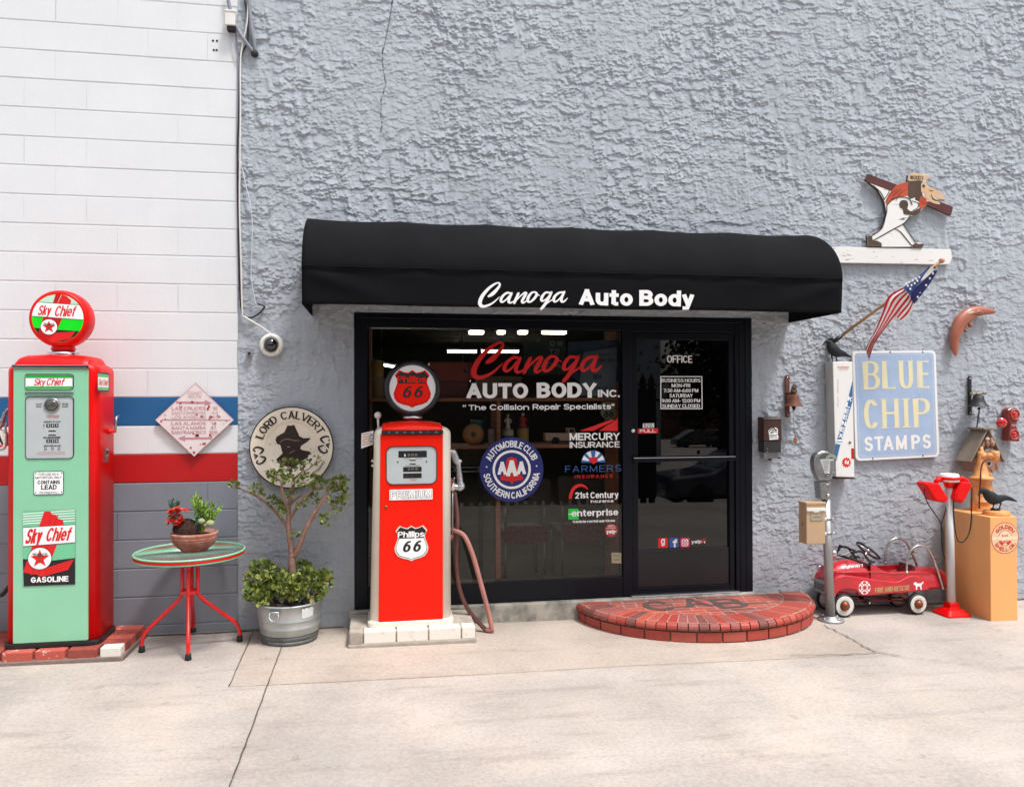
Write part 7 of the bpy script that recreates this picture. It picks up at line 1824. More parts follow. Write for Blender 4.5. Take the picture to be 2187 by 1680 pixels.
m.ball(R3(1318, 1325, -.06), (.018, .018, .022), CRES, 12, 8); m.ball(R3(1280, 1370, -.06), (.012, .014, .016), CRES, 12, 8); m.build("face_relief", mo)
m = MB(); brush(m, [[(1330, 1225, 3), (1370, 1240, 8), (1420, 1238, 4)]], lambda x, y, l=0: R3(x, y, -.098-l), DKR); m.build("eye", mo, fix=False)

# ---- red signal lamp
rl = thing("signal_lamp", "red double lens lamp with third lens on a side arm", "lamp", tuple(R2(2085, 860, -.05)))
RL = mat("worn_red_lamp", (.30, .030, .022), .4, var=.35, vscale=16, coat=.3); LENS = mat("red_lens", (.52, .006, .008), .12, coat=1.0)
lp = [(2040, 720), (2075, 703), (2120, 703), (2150, 730), (2152, 790), (2128, 830), (2122, 870), (2135, 905), (2150, 950), (2152, 1012), (2040, 1005), (2050, 950), (2058, 890), (2055, 840), (2042, 800)]
m = MB(); m.prism(poly_up(R2, lp, -.085), (0, .078, 0), RL); m.build("housing", rl, bevel=.012, seg=3)
for x, y in ((2105, 763), (2098, 945)):
    c = R2(x, y, -.09); m = MB(); m.lathe([(.045, .006), (.045, -.006), (.040, -.010), (.036, -.006), (.036, .004)], (c.x, -.09, c.z), (0, 1, 0), mat("pink_ring", (.45, .12, .10), .4), 28); m.lathe([(0, -.010), (.02, -.008), (.036, -.001)], (c.x, -.09, c.z), (0, 1, 0), LENS, 28); m.build("lens", rl)
c = R2(1985, 840, -.10); m = MB(); m.lathe([(.0, -.012), (.022, -.010), (.040, -.002), (.044, .004), (.036, .016), (.0, .018)], (c.x, -.10, c.z), (.35, 1, 0), LENS, 28); m.build("lens", rl)
m = MB(); m.tube([c+Vector((.025, .012, -.005)), R2(2055, 820, -.06)], .007, ALU, 8); m.build("side_arm", rl)
X0, X1, Z0, Z1 = rect(R2, 2072, 850, 2118, 872, -.0865); m = MB(); m.box(X0, X1, -.088, -.084, Z0, Z1, mat("worn_name_tag", (.45, .25, .22), .6, var=.4, vscale=60)); m.build("name_tag", rl)

# ---- birdhouse
bF2, bB2 = -.20, -.035; BWD = mat("weathered_board", (.27, .215, .165), .85, var=.35, vscale=10, stretch=(1, 1, .35), bump=.5); BPK = mat("pinkish_plank", (.40, .235, .17), .8, var=.45, vscale=14, stretch=(2, 1, .3), bump=.4); BDK = mat("birdhouse_dark", (.05, .028, .02), .9)
def Qp(x, y, Y=bF2): p = Q(x, y, Y); return Vector((p.x, Y, p.z))
bh = thing("birdhouse", "weathered wooden birdhouse with carved bearded face on its gable", "birdhouse", tuple(Qp(850, 960, -.1)))
m = MB(); fr0 = [Qp(850, 285), Qp(1060, 740), Qp(1020, 900), Qp(880, 985), Qp(640, 950), Qp(610, 760)]; m.prism(fr0, (0, .155, 0), BPK); m.build("body", bh)
m = MB(); ap, le, re = Qp(838, 250, -.215), Qp(560, 790, -.215), Qp(1112, 785, -.215); dY = Vector((0, .18, 0))
def slab(a, b, th):
    n = (b-a).cross(Vector((0, 1, 0))).normalized(); n = n if n.z > 0 else -n; return [a, b, b+n*th, a+n*th]
m.prism(slab(ap, le, .013), dY, BWD); rf = m.build("roof", bh, bevel=.002)
m = MB(); m.prism(slab(ap+Vector((.006, -.001, 0)), re, .012), dY, BWD); m.build("roof", bh, bevel=.002)
m = MB(); c = Qp(860, 250, -.215); m.box(c.x-.055, c.x+.045, -.222, -.03, c.z+.004, c.z+.020, BWD); m.build("ridge_cap", bh, bevel=.002)
c = Q(600, 345, -.10); m = MB(); m.lathe([(.0, 0), (.032, 0), (.034, .012), (.034, .03)], (c.x, -.13, c.z), (.75, -.05, -.55), BPK, 20); m.build("wooden_disc", bh)
m = MB()
for x, y, r in ((828, 398, .020), (905, 396, .020)): p = Qp(x, y, -.205); m.ball(p, (r, .010, r*.8), mat("pale_wood", (.62, .44, .32), .7, var=.3, vscale=30), 14, 8)
m.ball(Qp(905, 470, -.21), (.022, .018, .030), BPK, 14, 8); m.ball(Qp(830, 480, -.205), (.018, .012, .030), BPK, 14, 8)
m.build("carved_face", bh)
Mq = lambda x, y, l=0: Qp(x, y, -.2035-l)
for st_k in ([(760, 590, 30), (790, 535, 34), (850, 510, 44), (920, 520, 40), (955, 560, 24)], [(850, 340, 12), (855, 300, 10)], [(800, 660, 10), (780, 760, 14)], [(880, 900, 10), (900, 960, 14)], [(960, 800, 8), (985, 900, 10)], [(780, 880, 30), (830, 940, 40), (880, 970, 30)]):
    m = MB(); brush(m, [st_k], Mq, BDK); m.build("carved_groove", bh, fix=False)
m = MB(); brush(m, [[(765, 640, 34), (800, 600, 44), (860, 580, 50), (930, 590, 40), (970, 640, 26)]], lambda x, y, l=0: Qp(x, y, -.2065-l), mat("grey_whisker", (.36, .33, .29), .8, var=.4, vscale=40)); m.build("whiskers", bh, fix=False); m = MB()
p = Qp(845, 810); m.disc(plane(-.2045), p.x, p.z, .036, BPK, 0, 24); m.disc(plane(-.2055), p.x, p.z+.002, .026, mat("pale_wood", "#aaaaaa"), 0, 24); m.disc(plane(-.2065), p.x, p.z+.004, .018, INK, 0, 20)
m.build("entrance_hole", bh, fix=False)
# ================================================================== fire engine pedal car
ycn, yn, yf = -.175, -.300, -.050                            # centre, near flank, far flank
pcb = PCz(1100, 1350, yn)
pcar = thing("pedal_car", "red fire engine pedal car with whitewall wheels parked against the grey wall", "pedal car", (pcb.x, ycn, gz(pcb.x)))
CARR = mat("pedal_car_red", (.66, .012, .026), .28, coat=.5, var=.30, vscale=9, dark=(.42, .012, .020)); CARD = mat("pedal_car_dark_red", (.17, .010, .014), .45, var=.3, vscale=10)
WW = mat("whitewall", (.76, .73, .68), .5, var=.12, vscale=20); HUB = mat("copper_hub", (.30, .085, .035), .4, .6, var=.5, vscale=20)
pz = lambda x, y, Y=yn: PCz(x, y, Y)
# running boards with wheel arches
fo = [(440, 1108), (432, 1000), (438, 910), (462, 860), (510, 822), (600, 807), (720, 815), (880, 842), (1050, 868), (1180, 882), (1290, 890), (1350, 880), (1400, 850), (1450, 820), (1525, 806), (1600, 815), (1660, 850), (1705, 905), (1730, 960), (1745, 1003), (1640, 1015), (1500, 1035), (1150, 1060), (860, 1085), (815, 1080), (785, 1045), (745, 1008), (690, 993), (620, 990), (555, 1003), (505, 1040), (475, 1100)]
fb = [(lambda p: (p.x, p.z))(pz(a, b)) for a, b in fo]
for side, (ya, yb, lab) in enumerate(((yn-.012, yn+.055, None), (yf+.012, yf-.055, None))):
    m = MB(); m.prism([Vector((u, ya, v)) for u, v in fb], (0, yb-ya, 0), CARR); m.build("fender", pcar, bevel=.020, seg=4, angle=50)
# hood, cockpit tub and tail
def ring(x, zb, zt, hw, k=.55):
    o = []
    for i in range(13):
        a = PI*i/12; o.append(Vector((x, ycn-math.cos(a)*hw*(1-.10*math.sin(a)), zb+(zt-zb)*(math.sin(a)**k if 0 < i < 12 else 0))))
    return [Vector((x, ycn-hw, zb-.02))]+o+[Vector((x, ycn+hw, zb-.02))]
def cxz(x, y): p = PCz(x, y, ycn); return p.x, p.z
zbot = pz(1000, 1000).z; zrim = pz(1200, 768).z
m = MB(); secs = []
for x, yt, hw in ((330, 770, .060), (345, 725, .078), (380, 688, .092), (450, 640, .102), (560, 606, .110), (700, 586, .116), (800, 596, .118), (880, 622, .120)):
    X, Z = cxz(x, yt); secs.append(ring(X, zbot+.0, Z, hw, .42))
m.loft(secs, CARR); m.build("hood", pcar)
xa, _ = cxz(880, 700); xb, _ = cxz(1470, 700)
m = MB()
for y0, y1 in ((ycn-.122, ycn-.110), (ycn+.110, ycn+.122)):
    m.prism([Vector((x, y0, z)) for x, z in ((xa-.03, zbot), (xb+.03, zbot), (xb+.03, zrim+.004), (xa+.12, zrim), (xa+.06, zrim+.025), (xa, zrim+.06), (xa-.03, zrim+.07))], (0, y1-y0, 0), CARR, CARD)
m.box(xa-.02, xb+.02, ycn-.11, ycn+.11, zbot-.015, zbot+.01, CARD)
m.prism([Vector((x, ycn-.085, z)) for x, z in ((xb-.16, zbot+.01), (xb-.02, zbot+.01), (xb+.0, zrim+.03), (xb-.02, zrim+.035), (xb-.06, zbot+.06), (xb-.16, zbot+.055))], (0, .17, 0), CARD)
m.box(xa-.02, xa-.012, ycn-.108, ycn+.108, zbot, zrim+.05, CARD); m.build("cockpit", pcar, bevel=.003)
m = MB(); secs = []
for x, yt, hw, zb_ in ((1462, 700, .121, 0), (1500, 692, .122, 0), (1700, 690, .118, 0), (1840, 700, .108, .002), (1885, 735, .098, .004), (1915, 820, .088, .004), (1930, 905, .075, .002)):
    X, Z = cxz(x, yt); secs.append(ring(X, zbot+zb_, Z, hw, .30))
m.loft(secs, CARR); m.build("tail", pcar)
m = MB(); 
for y0 in (ycn-.124, ycn+.118):                               # raised bead along the flank
    m.tube([(cxz(345, 800)[0], y0+.04*(1 if y0 < ycn else -1), zrim+.0), (cxz(480, 742)[0], y0+.016*(1 if y0 < ycn else -1), zrim+.012), (cxz(700, 742)[0], y0+.003, zrim+.012), (cxz(960, 742)[0], y0+.003, zrim+.004), (cxz(1120, 770)[0], y0+.003, zrim-.012), (cxz(1460, 790)[0], y0+.003, zrim-.014), (cxz(1660, 790)[0], y0+.006, zrim-.014)], .006, CARR, 8)
m.build("flank_bead", pcar)
# grille and front bumper
xg = cxz(345, 900)[0]; m = MB(); GRM = mat("dull_chrome_grille", (.46, .46, .46), .35, .7, var=.35, vscale=20)
zg0, zg1 = PCz(200, 1060, ycn).z, PCz(250, 880, ycn).z
m.prism([Vector((xg-.03, y, z)) for y, z in ((yn+.01, zg0), (yf-.01, zg0), (yf-.01, zg1-.01), (ycn, zg1+.008), (yn+.01, zg1-.01))], (.05, 0, 0), GRM)
for i in range(11):
    y = yn+.03+i*.020; m.box(xg-.0315, xg-.029, y, y+.009, zg0+.02, zg1-.024, INK)
m.build("grille", pcar, bevel=.004)
m = MB(); m.prism([Vector((xg-.012, y, z)) for y, z in ((yn+.035, zg1), (yf-.035, zg1), (yf-.05, zg1+.10), (ycn, zg1+.125), (yn+.05, zg1+.10))], (.07, 0, 0), CARR); m.build("nose", pcar, bevel=.012, seg=3)
for y in (yn+.045, yf-.045):
    m = MB(); m.lathe([(0, -.012), (.016, -.009), (.022, 0), (.022, .02)], (xg-.010, y, zg1+.085), (1, 0, 0), CHROME, 16); m.build("headlight", pcar)
# wheels
def wheel(x, y, r, Y, side):
    c = pz(x, y, Y); z = gz(c.x)+r; t = Vector((c.x, Y, z)); s = side
    m = MB(); m.lathe([(r*.60, 0), (r*.86, -.003), (r*.97, .004), (r, .016), (r*.97, .030), (r*.86, .036), (r*.5, .036)], t, (0, s, 0), RUBBER, 36); w = m.build("wheel", pcar)
    m = MB(); m.lathe([(r*.40, .002), (r*.52, -.006), (r*.62, -.001), (r*.76, -.005), (r*.82, -.0035), (r*.84, .004)], t, (0, s, 0), WW, 36); m.build("whitewall_rim", w)
    m = MB(); m.lathe([(0, -.034), (r*.18, -.031), (r*.34, -.020), (r*.42, -.004), (r*.42, .004)], t, (0, s, 0), HUB, 24); m.build("hub_cap", w)
rF_, rB_ = .094, .086
wheel(608, 1215, rF_, yn-.004, 1); wheel(1605, 1172, rB_, yn-.010, 1)
pn = pz(608, 1215, yn-.004); pbk = pz(1605, 1172, yn-.010)
for px_, r in ((pn.x, rF_), (pbk.x, rB_)):
    t = Vector((px_, yf+.006, gz(px_)+r)); m = MB(); m.lathe([(r*.60, 0), (r*.86, -.003), (r*.97, .004), (r, .016), (r*.97, .030), (r*.86, .036), (r*.5, .036)], t, (0, -1, 0), RUBBER, 36); w = m.build("wheel", pcar)
    m = MB(); m.lathe([(r*.2, .037), (r*.88, .0365)], t, (0, -1, 0), WW, 36); m.lathe([(r*.40, .002), (r*.52, -.006), (r*.87, -.0035), (r*.89, .004)], t, (0, -1, 0), WW, 36); m.build("whitewall_rim", w)
m = MB()
for px_, r in ((pn.x, rF_), (pbk.x, rB_)): m.tube([(px_, yn+.02, gz(px_)+r), (px_, yf-.02, gz(px_)+r)], .008, CARD, 8)
m.tube([(pn.x+.04, ycn-.06, .10), (pbk.x-.02, ycn-.05, .06)], .008, CARD, 8); m.tube([(pn.x+.04, ycn+.06, .10), (pbk.x-.02, ycn+.05, .06)], .008, CARD, 8); m.build("axle_linkage", pcar)
m = MB(); c = pz(905, 1165, yn+.06); m.tube([c+Vector((0, .08, .02)), c+Vector((0, .05, 0)), c+Vector((0, -.04, 0))], .017, RUBBER, 12); m.lathe([(0, -.006), (.008, -.004), (.008, .002)], c+Vector((0, -.04, 0)), (0, 1, 0), CHROME, 10); m.build("pedal", pcar)
# windscreen frame, wheel, rails, bell
def yshift(p, dy): return Vector((p.x, p.y+dy, p.z))
m = MB(); yw = ycn-.10
def fl(pts, r): q = cr([PCz(a, b, yw) for a, b in pts], 5); m.tube(q, r, BLACK, 8, flat=.55); m.tube([yshift(Vector(p), .2) for p in q], r, BLACK, 8, flat=.55)
fl([(660, 572), (720, 592), (820, 630), (900, 662), (985, 692), (1015, 690)], .011); fl([(680, 560), (715, 540), (730, 500), (742, 455)], .011); fl([(735, 495), (800, 482), (860, 505), (905, 570), (950, 618), (1012, 630)], .010); fl([(955, 625), (950, 665), (990, 690)], .016)
t0, t1 = PCz(738, 470, yw), PCz(1000, 640, yw); m.tube([t0, yshift(t0, .2)], .008, BLACK, 8); m.build("windscreen_frame", pcar)
sc_ = PCz(922, 474, ycn); dv = (PCz(1050, 590, ycn)-PCz(792, 365, ycn)); rad = dv.length/2; dv.normalize(); yv = Vector((0, 1, 0))
m = MB(); m.tube([sc_+dv*math.cos(2*PI*i/28)*rad*.95+yv*math.sin(2*PI*i/28)*rad*.8 for i in range(28)], .0095, mat("black_chrome_rim", (.05, .05, .05), .15, .6), 10, closed=True)
for a in (40, 140, 270): m.tube([sc_, sc_+dv*math.cos(R_(a))*rad*.93+yv*math.sin(R_(a))*rad*.78], .006, CHROME, 8)
nrm_ = dv.cross(yv); nrm_ = nrm_ if nrm_.z > 0 else -nrm_
m.ball(sc_, .018, CHROME, 12, 8); m.tube([sc_, sc_-nrm_*.12], .009, CHROME, 8); m.build("steering_wheel", pcar)
RAIL = mat("worn_chrome_rail", (.62, .58, .54), .25, .9, var=.5, vscale=16)
for Y, pts in ((yn+.004, [(1445, 770), (1447, 700), (1450, 610), (1475, 520), (1530, 445), (1610, 405), (1690, 420), (1755, 480), (1805, 570), (1835, 660), (1880, 790), (1938, 985)]), (yf-.004, [(1160, 640), (1158, 540), (1170, 450), (1215, 360), (1290, 312), (1370, 315), (1440, 365), (1490, 450), (1530, 540), (1565, 620), (1600, 720)])):
    m = MB(); q = cr([PCz(a, b, Y) for a, b in pts], 6); m.tube(q, .0095, RAIL, 10)
    for i in (0, -1): m.ball(q[i], .014, RAIL, 10, 8)
    m.ball(Vector(q[int(len(q)*.74)])+Vector((.012, 0, .006)), .012, HUB, 10, 8); m.build("hand_rail", pcar)
m = MB(); b = PCz(455, 600, ycn-.03); m.tube([b, b+Vector((0, 0, .04))], .006, CHROME, 8); m.lathe([(.034, 0), (.033, .012), (.024, .028), (.010, .036), (0, .037)], b+Vector((.004, -.0, .052)), (-.8, -.35, .1), CHROME, 20); m.build("bell", pcar)
m = MB(); m.tube(cr([PCz(450, 470, ycn-.03), PCz(500, 515, ycn-.05), PCz(580, 530, ycn-.06), PCz(670, 495, ycn-.06), PCz(742, 450, ycn-.08)], 6), .0018, WHITE, 6); m.build("bell_string", pcar)
# lettering on the flanks
Yd = yn-.0125; Mf = lambda x, y, l=0.0: (lambda p: Vector((p.x, Yd-l, p.z)))(PCz(x, y, Yd))
GOLD = mat("gold_lettering", (.55, .36, .16), .5, var=.2, vscale=30)
m = MB()
Ms = lambda u, v, l=0.0: Vector((u, Yd-l, v+(u-X0)*.035))
X0, X1, Z0, Z1 = rect(PCz, 1018, 962, 1488, 1030, Yd); Z0 += -.003; Z1 += -.003
text(m, "FIRE AND RESCUE", X0, X1, Z0, Z1, Ms, GOLD, wt=(.19, .13), serif=.05, lift=.0004)
c = PCz(877, 975, Yd); r = (PCz(958, 975, Yd).x-c.x); Mp = plane(Yd)
pts = []
for i in range(8):
    a = R_(22.5+45*i); pts += [(c.x+r*1.0*math.cos(a-.28), c.z+r*1.04*math.sin(a-.28)), (c.x+r*1.0*math.cos(a+.28), c.z+r*1.04*math.sin(a+.28)), (c.x+r*.72*math.cos(a+.39), c.z+r*.74*math.sin(a+.39))]
fan(m, Mp, pts, .0004, VINYL); m.disc(Mp, c.x, c.z, r*.46, CARR, .0010, 24); m.disc(Mp, c.x, c.z, r*.40, VINYL, .0014, 24); m.disc(Mp, c.x, c.z, r*.32, CARR, .0018, 24)
for i in range(4):
    a = R_(90*i); q = [(.56, -.30), (.86, -.30), (.86, .30), (.56, .30)]; m.poly([Mp(c.x+r*(k*math.cos(a)-t_*math.sin(a)*1.0), c.z+r*(k*math.sin(a)+t_*math.cos(a)), .0010) for k, t_ in q], CARR)
    a2 = a+R_(45); q = [(.50, -.09), (.80, -.07), (.80, .07), (.50, .09)]; m.poly([Mp(c.x+r*(k*math.cos(a2)-t_*math.sin(a2)), c.z+r*(k*math.sin(a2)+t_*math.cos(a2)), .0010) for k, t_ in q], CARR)
dog = [(1540, 925), (1545, 910), (1560, 898), (1578, 905), (1590, 915), (1630, 918), (1655, 905), (1668, 890), (1675, 898), (1665, 920), (1650, 935), (1645, 960), (1650, 985), (1648, 1003), (1634, 1003), (1632, 975), (1625, 958), (1605, 955), (1590, 965), (1588, 1003), (1572, 1003), (1572, 965), (1562, 940), (1545, 935)]
fan(m, Mp, [(p.x, p.z) for p in (PCz(a, b, Yd) for a, b in dog)], .0004, VINYL)
m.build("flank_lettering", pcar, label="gold FIRE AND RESCUE lettering with white emblem and dog", fix=False)
m = MB(); yh = ycn-.1185
X0, X1, Z0, Z1 = rect(PCz, 568, 672, 855, 708, yh); X0b = X0
text(m, "Engine NO 7", X0, X1, Z0, Z1, lambda u, v, l=0: Vector((u, yh-.0035+(v-Z0)*.30-l, v+(u-X0b)*.03)), VINYL, wt=(.22, .18)); m.build("hood_lettering", pcar, label="white lettering Engine NO 7", fix=False)

# ================================================================== parking meter and tan letter box
mY = -.36; mb = Gz(1769, 1322); mx = mb.x; mzb = gz(mx)
pm = thing("parking_meter", "grey parking meter on a round steel post in front of pedal car", "parking meter", (mx, mY, mzb))
POST = mat("galvanised_post", (.46, .46, .46), .42, .7, var=.3, vscale=12, stretch=(1, 1, .2)); MET = mat("cast_meter_grey", (.36, .365, .375), .32, .75, var=.4, vscale=16)
top_ = A3(362, 532, mY); dxp = (top_.x-mx)
m = MB(); m.tube([(mx, mY, mzb+.01), (top_.x, mY, top_.z)], .0345, POST, 24); m.build("post", pm)
m = MB(); m.lathe([(.098, 0), (.100, .010), (.094, .018), (.050, .024), (.046, .036)], (mx, mY, mzb), (0, 0, 1), POST, 32)
for a in (20, 110, 200, 290): m.ball((mx+.075*math.cos(R_(a)), mY+.075*math.sin(R_(a)), mzb+.022), .011, STEEL, 8, 6)
m.build("base_flange", pm)
def hp(pts, Y, d, mt, nm, bv, **k): m = MB(); m.prism(poly_up(A3, pts, Y), (0, d, 0), mt); return m.build(nm, pm, bevel=bv, seg=3, **k)
hp([(262, 235), (261, 190), (272, 155), (295, 125), (325, 109), (352, 105), (385, 110), (415, 130), (437, 160), (448, 205), (447, 260), (432, 330), (415, 372), (302, 372), (285, 325), (268, 285)], mY-.062, .080, MET, "head", .022)
hp([(306, 376), (411, 378), (398, 532), (322, 532)], mY-.048, .09, MET, "neck", .010)
m = MB(); q = poly_up(A3, [(308, 175), (314, 150), (335, 132), (365, 126), (395, 132), (418, 150), (430, 172)], mY-.0635); m.prism(q, (0, .006, 0), mat("meter_window", (.05, .055, .05), .1, coat=1.0))
c = A3(370, 195, mY); M_ = plane(mY-.0645); rr = abs(A3(428, 195, mY).x-c.x); m.disc(M_, c.x, c.z, rr, mat("dial_green", (.30, .36, .26), .5), .0, 24, rr*.62, 25, 155)
for i in range(9): a = R_(30+15*i); m.add([M_(c.x+rr*k*math.cos(a+t_), c.z+rr*k*math.sin(a+t_), .0006) for k, t_ in ((.70, -.02), (.95, -.02), (.95, .02), (.70, .02))], [(0, 1, 2, 3)], INK)
m.build("dial_window", pm, fix=False)
m = MB(); q = poly_up(A3, [(310, 182), (432, 178), (428, 190), (400, 200), (398, 300), (385, 320), (365, 318), (350, 300)], mY-.0640); m.prism(q, (0, .006, 0), mat("meter_plate", (.60, .61, .62), .3, .3, var=.1, vscale=30))
for i in range(5): X0, X1, Z0, Z1 = rect(A3, 336+i*3, 196+i*18, 392-i*4, 204+i*18, mY-.065); m.poly([Vector((u, mY-.0648, v)) for u, v in ((X0, Z0), (X1, Z0), (X1, Z1), (X0, Z1))], mat("fine_grey_print", (.25, .25, .26), .6))
m.tube([A3(375, 310, mY-.065), A3(380, 310, mY-.085)], .011, CHROME, 12); m.box(A3(372, 0, mY).x, A3(384, 0, mY).x, mY-.092, mY-.084, A3(0, 325, mY).z, A3(0, 292, mY).z, CHROME)
m.build("coin_plate", pm, bevel=.001)
m = MB(); p = A3(382, 498, mY-.05); m.lathe([(0, -.010), (.012, -.008), (.014, .002)], p, (0, 1, 0), CHROME, 14); q = A3(378, 398, mY-.049); m.box(q.x-.012, q.x+.012, mY-.050, mY-.044, q.z-.004, q.z+.004, WHITE); m.build("lock", pm)
TANP = mat("tan_box_paint", (.52, .355, .215), .45, var=.10, vscale=8, coat=.1)
tY = -.445; a, b, z0, z1 = rect(A3, 192, 562, 358, 922, tY)
lb = thing("letter_box", "tan metal letter box strapped to the parking meter post", "mailbox", ((a+b)/2, tY, z0))
m = MB(); m.box(a, b, tY, tY+.115, z0, z1-.004, TANP); m.build("case", lb, bevel=.006)
m = MB(); m.box(a-.004, b+.004, tY-.006, tY+.118, z1-.012, z1+.006, TANP); m.build("lid", lb, bevel=.004)
m = MB(); X0, X1, Z0, Z1 = rect(A3, 192, 606, 356, 632, tY); m.box(X0, X1, tY-.010, tY+.002, Z0, Z1, WHITE); mid = (X0+X1)/2; m.prism([Vector((mid+u, tY-.009, Z0+v)) for u, v in ((-.03, 0), (.03, 0), (.018, -.010), (-.018, -.010))], (0, .008, 0), WHITE); m.build("slot_flap", lb, bevel=.002)
m = MB(); X0, X1, Z0, Z1 = rect(A3, 226, 658, 332, 715, tY); m.box(X0, X1, tY-.004, tY+.002, Z0, Z1, mat("worn_nickel_plate", (.52, .47, .36), .5, .3, var=.4, vscale=60))
for u in (X0+.006, X1-.006):
    for v in (Z0+.006, Z1-.006): m.lathe([(0, -.002), (.003, -.001), (.003, .001)], (u, tY-.004, v), (0, 1, 0), DKR, 6)
text(m, "LETTERS", X0+.02, X1-.02, Z0+.020, Z0+.032, plane(tY-.0042), mat("dim_brown_print", (.25, .20, .13), .6), wt=(.18, .16), lift=.0003)
m.build("name_plate", lb, fix=False)
m = MB(); m.lathe([(0, -.006), (.010, -.004), (.012, .002)], (a, tY+.055, (z0+z1)/2-.01), (1, 0, 0), mat("brass_keyhole", (.28, .20, .09), .4, .8), 14); m.build("keyhole", lb)
for y in (695, 820):
    p = A3(385, y, mY); mx_ = mx+dxp*(p.z-mzb)/(top_.z-mzb); m = MB(); m.lathe([(.0365, -.008), (.0375, -.008), (.0375, .008), (.0365, .008), (.0365, -.008)], (mx_, mY, p.z), (0, 0, 1), STEEL, 24); m.tube([(mx_+.020, mY-.034, p.z), (mx_+.052, mY-.034, p.z)], .006, STEEL, 8); q = A3(368, y, tY+.02); m.lathe([(0, -.010), (.012, -.008), (.013, .0)], (q.x, mY-.04, p.z), (0, 1, 0), WHITE, 12); m.build("hose_clamp", lb)

# ================================================================== drive-in speaker post
sY = -.34; sb = Gz(2028, 1310); sx = sb.x; szb = gz(sx); stp = A3(1440, 420, sY)
sp = thing("speaker_post", "white steel post on red foot with white cap for twin speakers", "speaker post", (sx, sY, szb))
SPW = mat("white_post_paint", (.68, .68, .67), .4, var=.18, vscale=9, stretch=(1, 1, .3))
m = MB(); m.tube([(sx, sY, szb+.06), (stp.x, sY, stp.z)], [.031, .027], SPW, 24); m.build("post", sp)
m = MB(); secs = []
for w, h, z in ((.112, .112, 0), (.110, .110, .014), (.072, .072, .050), (.046, .046, .062), (.042, .042, .10)): secs.append(ringrect(sx-w, sx+w, sY-h*.9, sY+h*.9, w*.25, szb+z))
m.loft(secs, RED, smooth=False); m.build("foot", sp, bevel=.004)
m = MB(); m.lathe([(.034, -.0), (.040, .02), (.046, .045), (.075, .062), (.094, .072), (.094, .084), (.05, .09)], (stp.x, sY, stp.z-.005), (0, 0, 1), RED, 32)
zc = A3(1435, 362, sY).z
for s in (-1, 1): m.tube([(stp.x+s*.05, sY, zc-.005), (stp.x+s*.10, sY-.01, zc+.012), (stp.x+s*.145, sY-.03, zc-.01)], [.018, .022, .018], RED, 10)
m.build("collar", sp)
m = MB(); m.lathe([(.078, -.012), (.076, .02), (.070, .046), (.064, .052), (.0, .054)], (stp.x, sY, zc), (0, 0, 1), mat("white_cap", (.82, .82, .81), .4), 32); m.build("cap", sp)
for pts, lab, cpts in (([(1226, 398), (1250, 380), (1345, 388), (1362, 402), (1440, 525), (1418, 562), (1342, 552), (1320, 545)], "left red drive-in speaker hanging tilted on the white post", [(1225, 425), (1222, 480), (1255, 570), (1310, 650), (1360, 730), (1385, 830), (1385, 960), (1392, 1030)]),
                          ([(1555, 375), (1625, 378), (1642, 400), (1640, 425), (1565, 562), (1545, 565), (1488, 530), (1500, 470)], "right red drive-in speaker hanging tilted by the orange cabinet", [(1640, 430), (1635, 560), (1632, 700), (1615, 820), (1580, 885), (1545, 905), (1510, 880), (1490, 780), (1478, 640), (1478, 480), (1490, 400)])):
    q = poly_up(A3, pts, sY-.075); c = sum(q, Vector())/len(q); t = thing("drive_in_speaker", lab, "speaker", tuple(c), "drive-in speakers on the white post")
    m = MB(); m.prism(q, (0, .115, 0), RED); m.build("case", t, bevel=.014, seg=3)
    q2 = [c+(p-c)*.80+Vector((0, -.003, 0)) for p in q]; m = MB(); m.prism(q2, (0, .004, 0), RED); m.build("grille", t, bevel=.003)
    m = MB(); m.tube(cr([A3(a, b, sY-.03) for a, b in cpts], 6), .0045, RUBBER, 8); m.build("cord", t)
m = MB(); m.tube(cr([A3(a, b, sY+.01) for a, b in ((1415, 430), (1418, 560), (1400, 660), (1372, 745), (1372, 860), (1378, 960), (1398, 1045))], 6), .0045, RUBBER, 8); m.build("cord", sp)

# ================================================================== orange oil cabinet with hand pump
oX0, oX1, oYf, oYb = 4.692, 4.930, -.56, -.06; oz0, oz1 = gz(4.8)-.002, .779
OR = mat("orange_cabinet_paint", (.88, .43, .155), .5, var=.07, vscale=4, coat=.1); ORC = mat("orange_cast_paint", (.86, .41, .15), .45, var=.22, vscale=18, dark=(.60, .22, .06))
oc = thing("oil_cabinet", "tall orange cabinet with round red oil emblem by the speaker post", "cabinet", ((oX0+oX1)/2, -.31, oz0))
m = MB(); m.box(oX0, oX1, oYf, oYb, oz0, oz1, OR); m.build("case", oc, bevel=.004)
m = MB(); c = A3(1850, 660, -.45); lz = oz1; lx = c.x
m.lathe([(.098, 0), (.100, .012), (.096, .016), (.096, .026), (.088, .034), (.0, .036)], (lx, -.45, lz), (0, 0, 1), ORC, 36); m.box(lx+.09, lx+.112, -.47, -.43, lz+.002, lz+.016, ORC); m.build("filler_lid", oc)
m = MB(); Mo = plane(oYf); c = A3(1926, 868, oYf); r = abs(A3(2046, 868, oYf).x-c.x); OCR = mat("emblem_cream", (.80, .56, .34), .5, var=.08, vscale=16); ORD = mat("emblem_red", (.62, .045, .012), .5)
m.disc(Mo, c.x, c.z, r, ORD, .001, 48); m.disc(Mo, c.x, c.z, r*.955, OCR, .0014, 48)
bar(m, Mo, c.x-r*.93, c.x+r*.93, c.z-r*.10, c.z+r*.10, mat("emblem_pale", (.82, .66, .46), .5), .0017)
